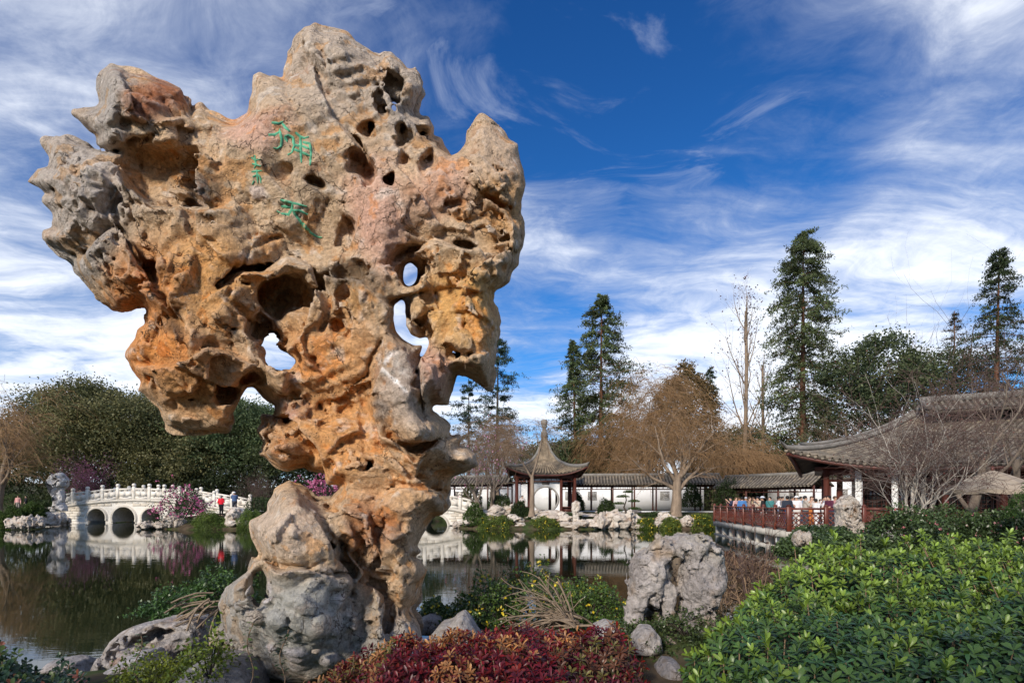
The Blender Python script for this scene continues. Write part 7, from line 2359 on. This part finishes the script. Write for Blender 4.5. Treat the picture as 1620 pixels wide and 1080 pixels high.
# ================================================================== jasmine mound with its tangle of bare canes, at the water edge
YF = dict(n=70, size=.035, cols=[(.80, .60, .04), (.85, .72, .15)], name='blossom')
JG = ((.035, .070, .014), (.12, .19, .04))
for k, (px, py, d, w, h, lab) in enumerate([(770, 1005, 6.0, 120, .52, 'green jasmine mound left of the twig tangle'), (850, 1000, 6.5, 150, .68, 'yellow flowered jasmine mound behind the twig tangle'), (935, 1000, 6.2, 120, .52, 'yellow flowered jasmine mound right of the twig tangle'), (690, 985, 6.6, 50, .25, 'small green tuft behind the pointed grey rock')]):
    q = P(px, py, d); shrub('jasmine_shrub', lab, (q.x, q.y, q.z), w / 1800 * d * 1.1, .55, h, 230 + k, JG, 6500, .036, 'jasmine at the water edge', flowers=YF, lump=.35, mat=m_leafg)
tg = P(870, 985, 5.35)
tang = empty('cane_tangle', tuple(tg), 0, 'tangle of bare grey canes arching over the bank', 'plant')
rt = RNG(240); n = 46
fan = rt.u(R(100), R(200), n); root_p = np.array(P(905, 985, 5.3))
K = 8; pts = [np.repeat(root_p[None], n, 0) + rt.r.normal(size=(n, 3)) * np.array([.06, .10, .02])]
dirs = unit(np.stack([np.cos(fan), rt.u(-.35, .25, n), np.abs(np.sin(fan)) * .8 + .12], 1)); L = rt.u(.25, .62, n)
for j in range(1, K):
    dirs = unit(dirs + np.array([0, 0, -.10]) + rt.r.normal(size=(n, 3)) * .10); pts.append(pts[-1] + dirs * (L / (K - 1))[:, None])
cp2 = np.stack(pts, 1); cr = rt.u(.005, .012, (n, 1)) * np.linspace(1.1, .6, K)[None]
m_cane = M('grey brown canes', (.23, .175, .125), .8, .35, 12, .3, 60)
for i in range(n):
    V, F = tubes(cp2[i:i + 1], cr[i:i + 1], 6)
    o = obj('cane', mesh_from('cane', V, F, m_cane, True), tang); o.matrix_parent_inverse = Matrix.Translation(-tg)
sub = grow(rt, cp2, cr, 3, (.4, 1), (20, 50), (.25, .5), 5, -.02, .12, .55); tube_obj('side_twigs', [sub], m_cane, tang, 4, kind='stuff')
# second tangle left of the great rock
tg2 = P(320, 975, 6.0); tang2 = empty('cane_tangle', tuple(tg2), 0, 'small tangle of bare canes between the grey boulder and the great rock', 'plant')
n = 18; a0 = np.array(P(335, 955, 6.0)); pts = [a0 + rt.r.normal(size=(n, 3)) * np.array([.10, .08, .05])]; dirs = unit(np.stack([rt.u(-.8, -.2, n), rt.u(-.5, .1, n), rt.u(-.6, .2, n)], 1)); L = rt.u(.25, .5, n)
for j in range(1, 6):
    dirs = unit(dirs + np.array([0, 0, -.12]) + rt.r.normal(size=(n, 3)) * .08); pts.append(pts[-1] + dirs * (L / 5)[:, None])
cp3 = np.stack(pts, 1)
for i in range(n):
    V, F = tubes(cp3[i:i + 1], np.full((1, 6), .010), 6)
    o = obj('cane', mesh_from('cane', V, F, m_cane, True), tang2); o.matrix_parent_inverse = Matrix.Translation(-tg2)

# ================================================================== shrubs at the lower left
for k, (px, py, d, w, h, lab, cols, n, ls) in enumerate([
    (295, 965, 7.0, 130, .30, 'green creeping shrub at the water edge behind the grey boulder', ((.03, .07, .018), (.07, .14, .035)), 4200, .040), (350, 950, 6.9, 90, .42, 'green shrub just left behind the great rock foot', ((.03, .07, .018), (.08, .15, .035)), 3200, .042),
    (255, 1082, 4.6, 140, .26, 'yellow green low shrub among the left rocks', ((.10, .14, .015), (.24, .28, .03)), 3800, .030), (330, 1060, 4.15, 40, .34, 'leafy yellow green sprig before the dome boulder', ((.08, .13, .015), (.20, .25, .03)), 900, .034)]):
    q = P(px, py, d); shrub('creeping_shrub', lab, (q.x, q.y, q.z - .06), w / 1800 * d * 1.1, .4, h, 250 + k, cols, n, ls, 'low shrubs among the left rocks', lump=.45, mat=m_leafg)
for k, (px, py, d, w, h, lab) in enumerate([(1015, 1050, 4.6, 60, .10, 'low dark creeper between the red shrub and the small stones'), (1085, 1040, 4.7, 90, .13, 'low dark creeper at the foot of the arched rock'), (1140, 985, 5.6, 90, .22, 'low dark creeper behind the hedge beside the arched rock'), (965, 1010, 5.6, 80, .14, 'low green creeper behind the red shrub')]):
    q = P(px, py, d); shrub('creeper', lab, (q.x, q.y, gz(q.x, q.y) - .03), w / 1800 * d * 1.25, .45, h + .06, 270 + k, ((.03, .055, .018), (.09, .12, .035)), 2600, .028, 'low creepers round the arched rock', lump=.5, mat=m_leafg)
dk_var = {}; dk_mesh = {}
for nm_, (a, b) in {'dark': ((.012, .032, .014), (.03, .075, .03)), 'olive': ((.04, .07, .015), (.10, .15, .03)), 'red': ((.12, .03, .02), (.30, .09, .04))}.items():
    V, F, T, fr = rosette(rgh, 8, .052, .030, (-10, 60), stem=.05)
    C = np.array(a)[None] * (1 - fr[:, None]) + np.array(b)[None] * fr[:, None]
    dk_var[nm_] = (V, F, T, C); dk_mesh[nm_] = mesh_from('leaf_spray', V, [F, T], m_leafg, True, C)
spots = []
for i in range(420):
    px = rgh.u(-60, 150); d = rgh.u(3.1, 4.4)
    topy = np.interp(px, [-60, 0, 40, 75, 100, 130, 150], [1015, 1012, 1025, 1045, 1030, 1050, 1085])
    q = P(px, topy + 14 + (4.4 - d) * 50 + rgh.u(0, 16) - (rgh.u(0, 22) if rgh.u(0, 1) < .12 else 0), d)
    spots.append((tuple(q), Vector((rgh.u(-.5, .5), rgh.u(-.8, .1), .9)), rgh.u(.75, 1.15), 'dark' if rgh.u(0, 1) < .78 else 'olive' if rgh.u(0, 1) < .75 else 'red', True))
b_ = P(40, 1100, 3.8)
rosette_shrub('dark_leaved_shrub', 'dark green leafy shrub in the lower left corner', (b_.x, b_.y, .75), spots, 330, dk_var, dk_mesh, 'leaf_spray', None, 300, m_leafg)
# two leafy sprigs standing before the great rock's foot
for k, (px, py0, py1, d, lab) in enumerate([(395, 1085, 985, 4.0, 'upright leafy sprig left before the great rock foot'), (445, 1085, 995, 3.8, 'dark ivy sprig before the grey foot of the great rock'), (215, 1085, 1005, 4.2, 'thin leafy sprig in front of the pale low rock')]):
    a = P(px, py0, d); b = P(px + rgh.u(-8, 8), py1, d)
    r_ = empty('leafy_sprig', tuple(a), 0, lab, 'plant', 'upright sprigs before the left rocks')
    tt = np.linspace(0, 1, 8); path = np.array([a.lerp(b, t) + Vector((.025 * math.sin(t * 7 + k), 0, 0)) for t in tt])
    tube_obj('stem', [(path[None], np.full((1, 8), .004))], m_twig_brown, r_, 5)
    for j in range(26):
        t = .15 + .85 * j / 25; q = a.lerp(b, t) + Vector((.025 * math.sin(t * 7 + k), 0, 0))
        V, F, T = leaf_blade(rgh, .045, .026)
        C = np.tile(np.array((.10, .17, .03) if k != 1 else (.02, .055, .018)) * rgh.u(.7, 1.3), (len(V), 1))
        o = obj('leaf', mesh_from('leaf', V, [F, T], m_leafg, True, C), r_)
        o.matrix_local = Matrix.Translation(q - a) @ Matrix.Rotation(j * 2.4, 4, 'Z') @ Matrix.Rotation(rgh.u(-.6, .3), 4, 'Y')
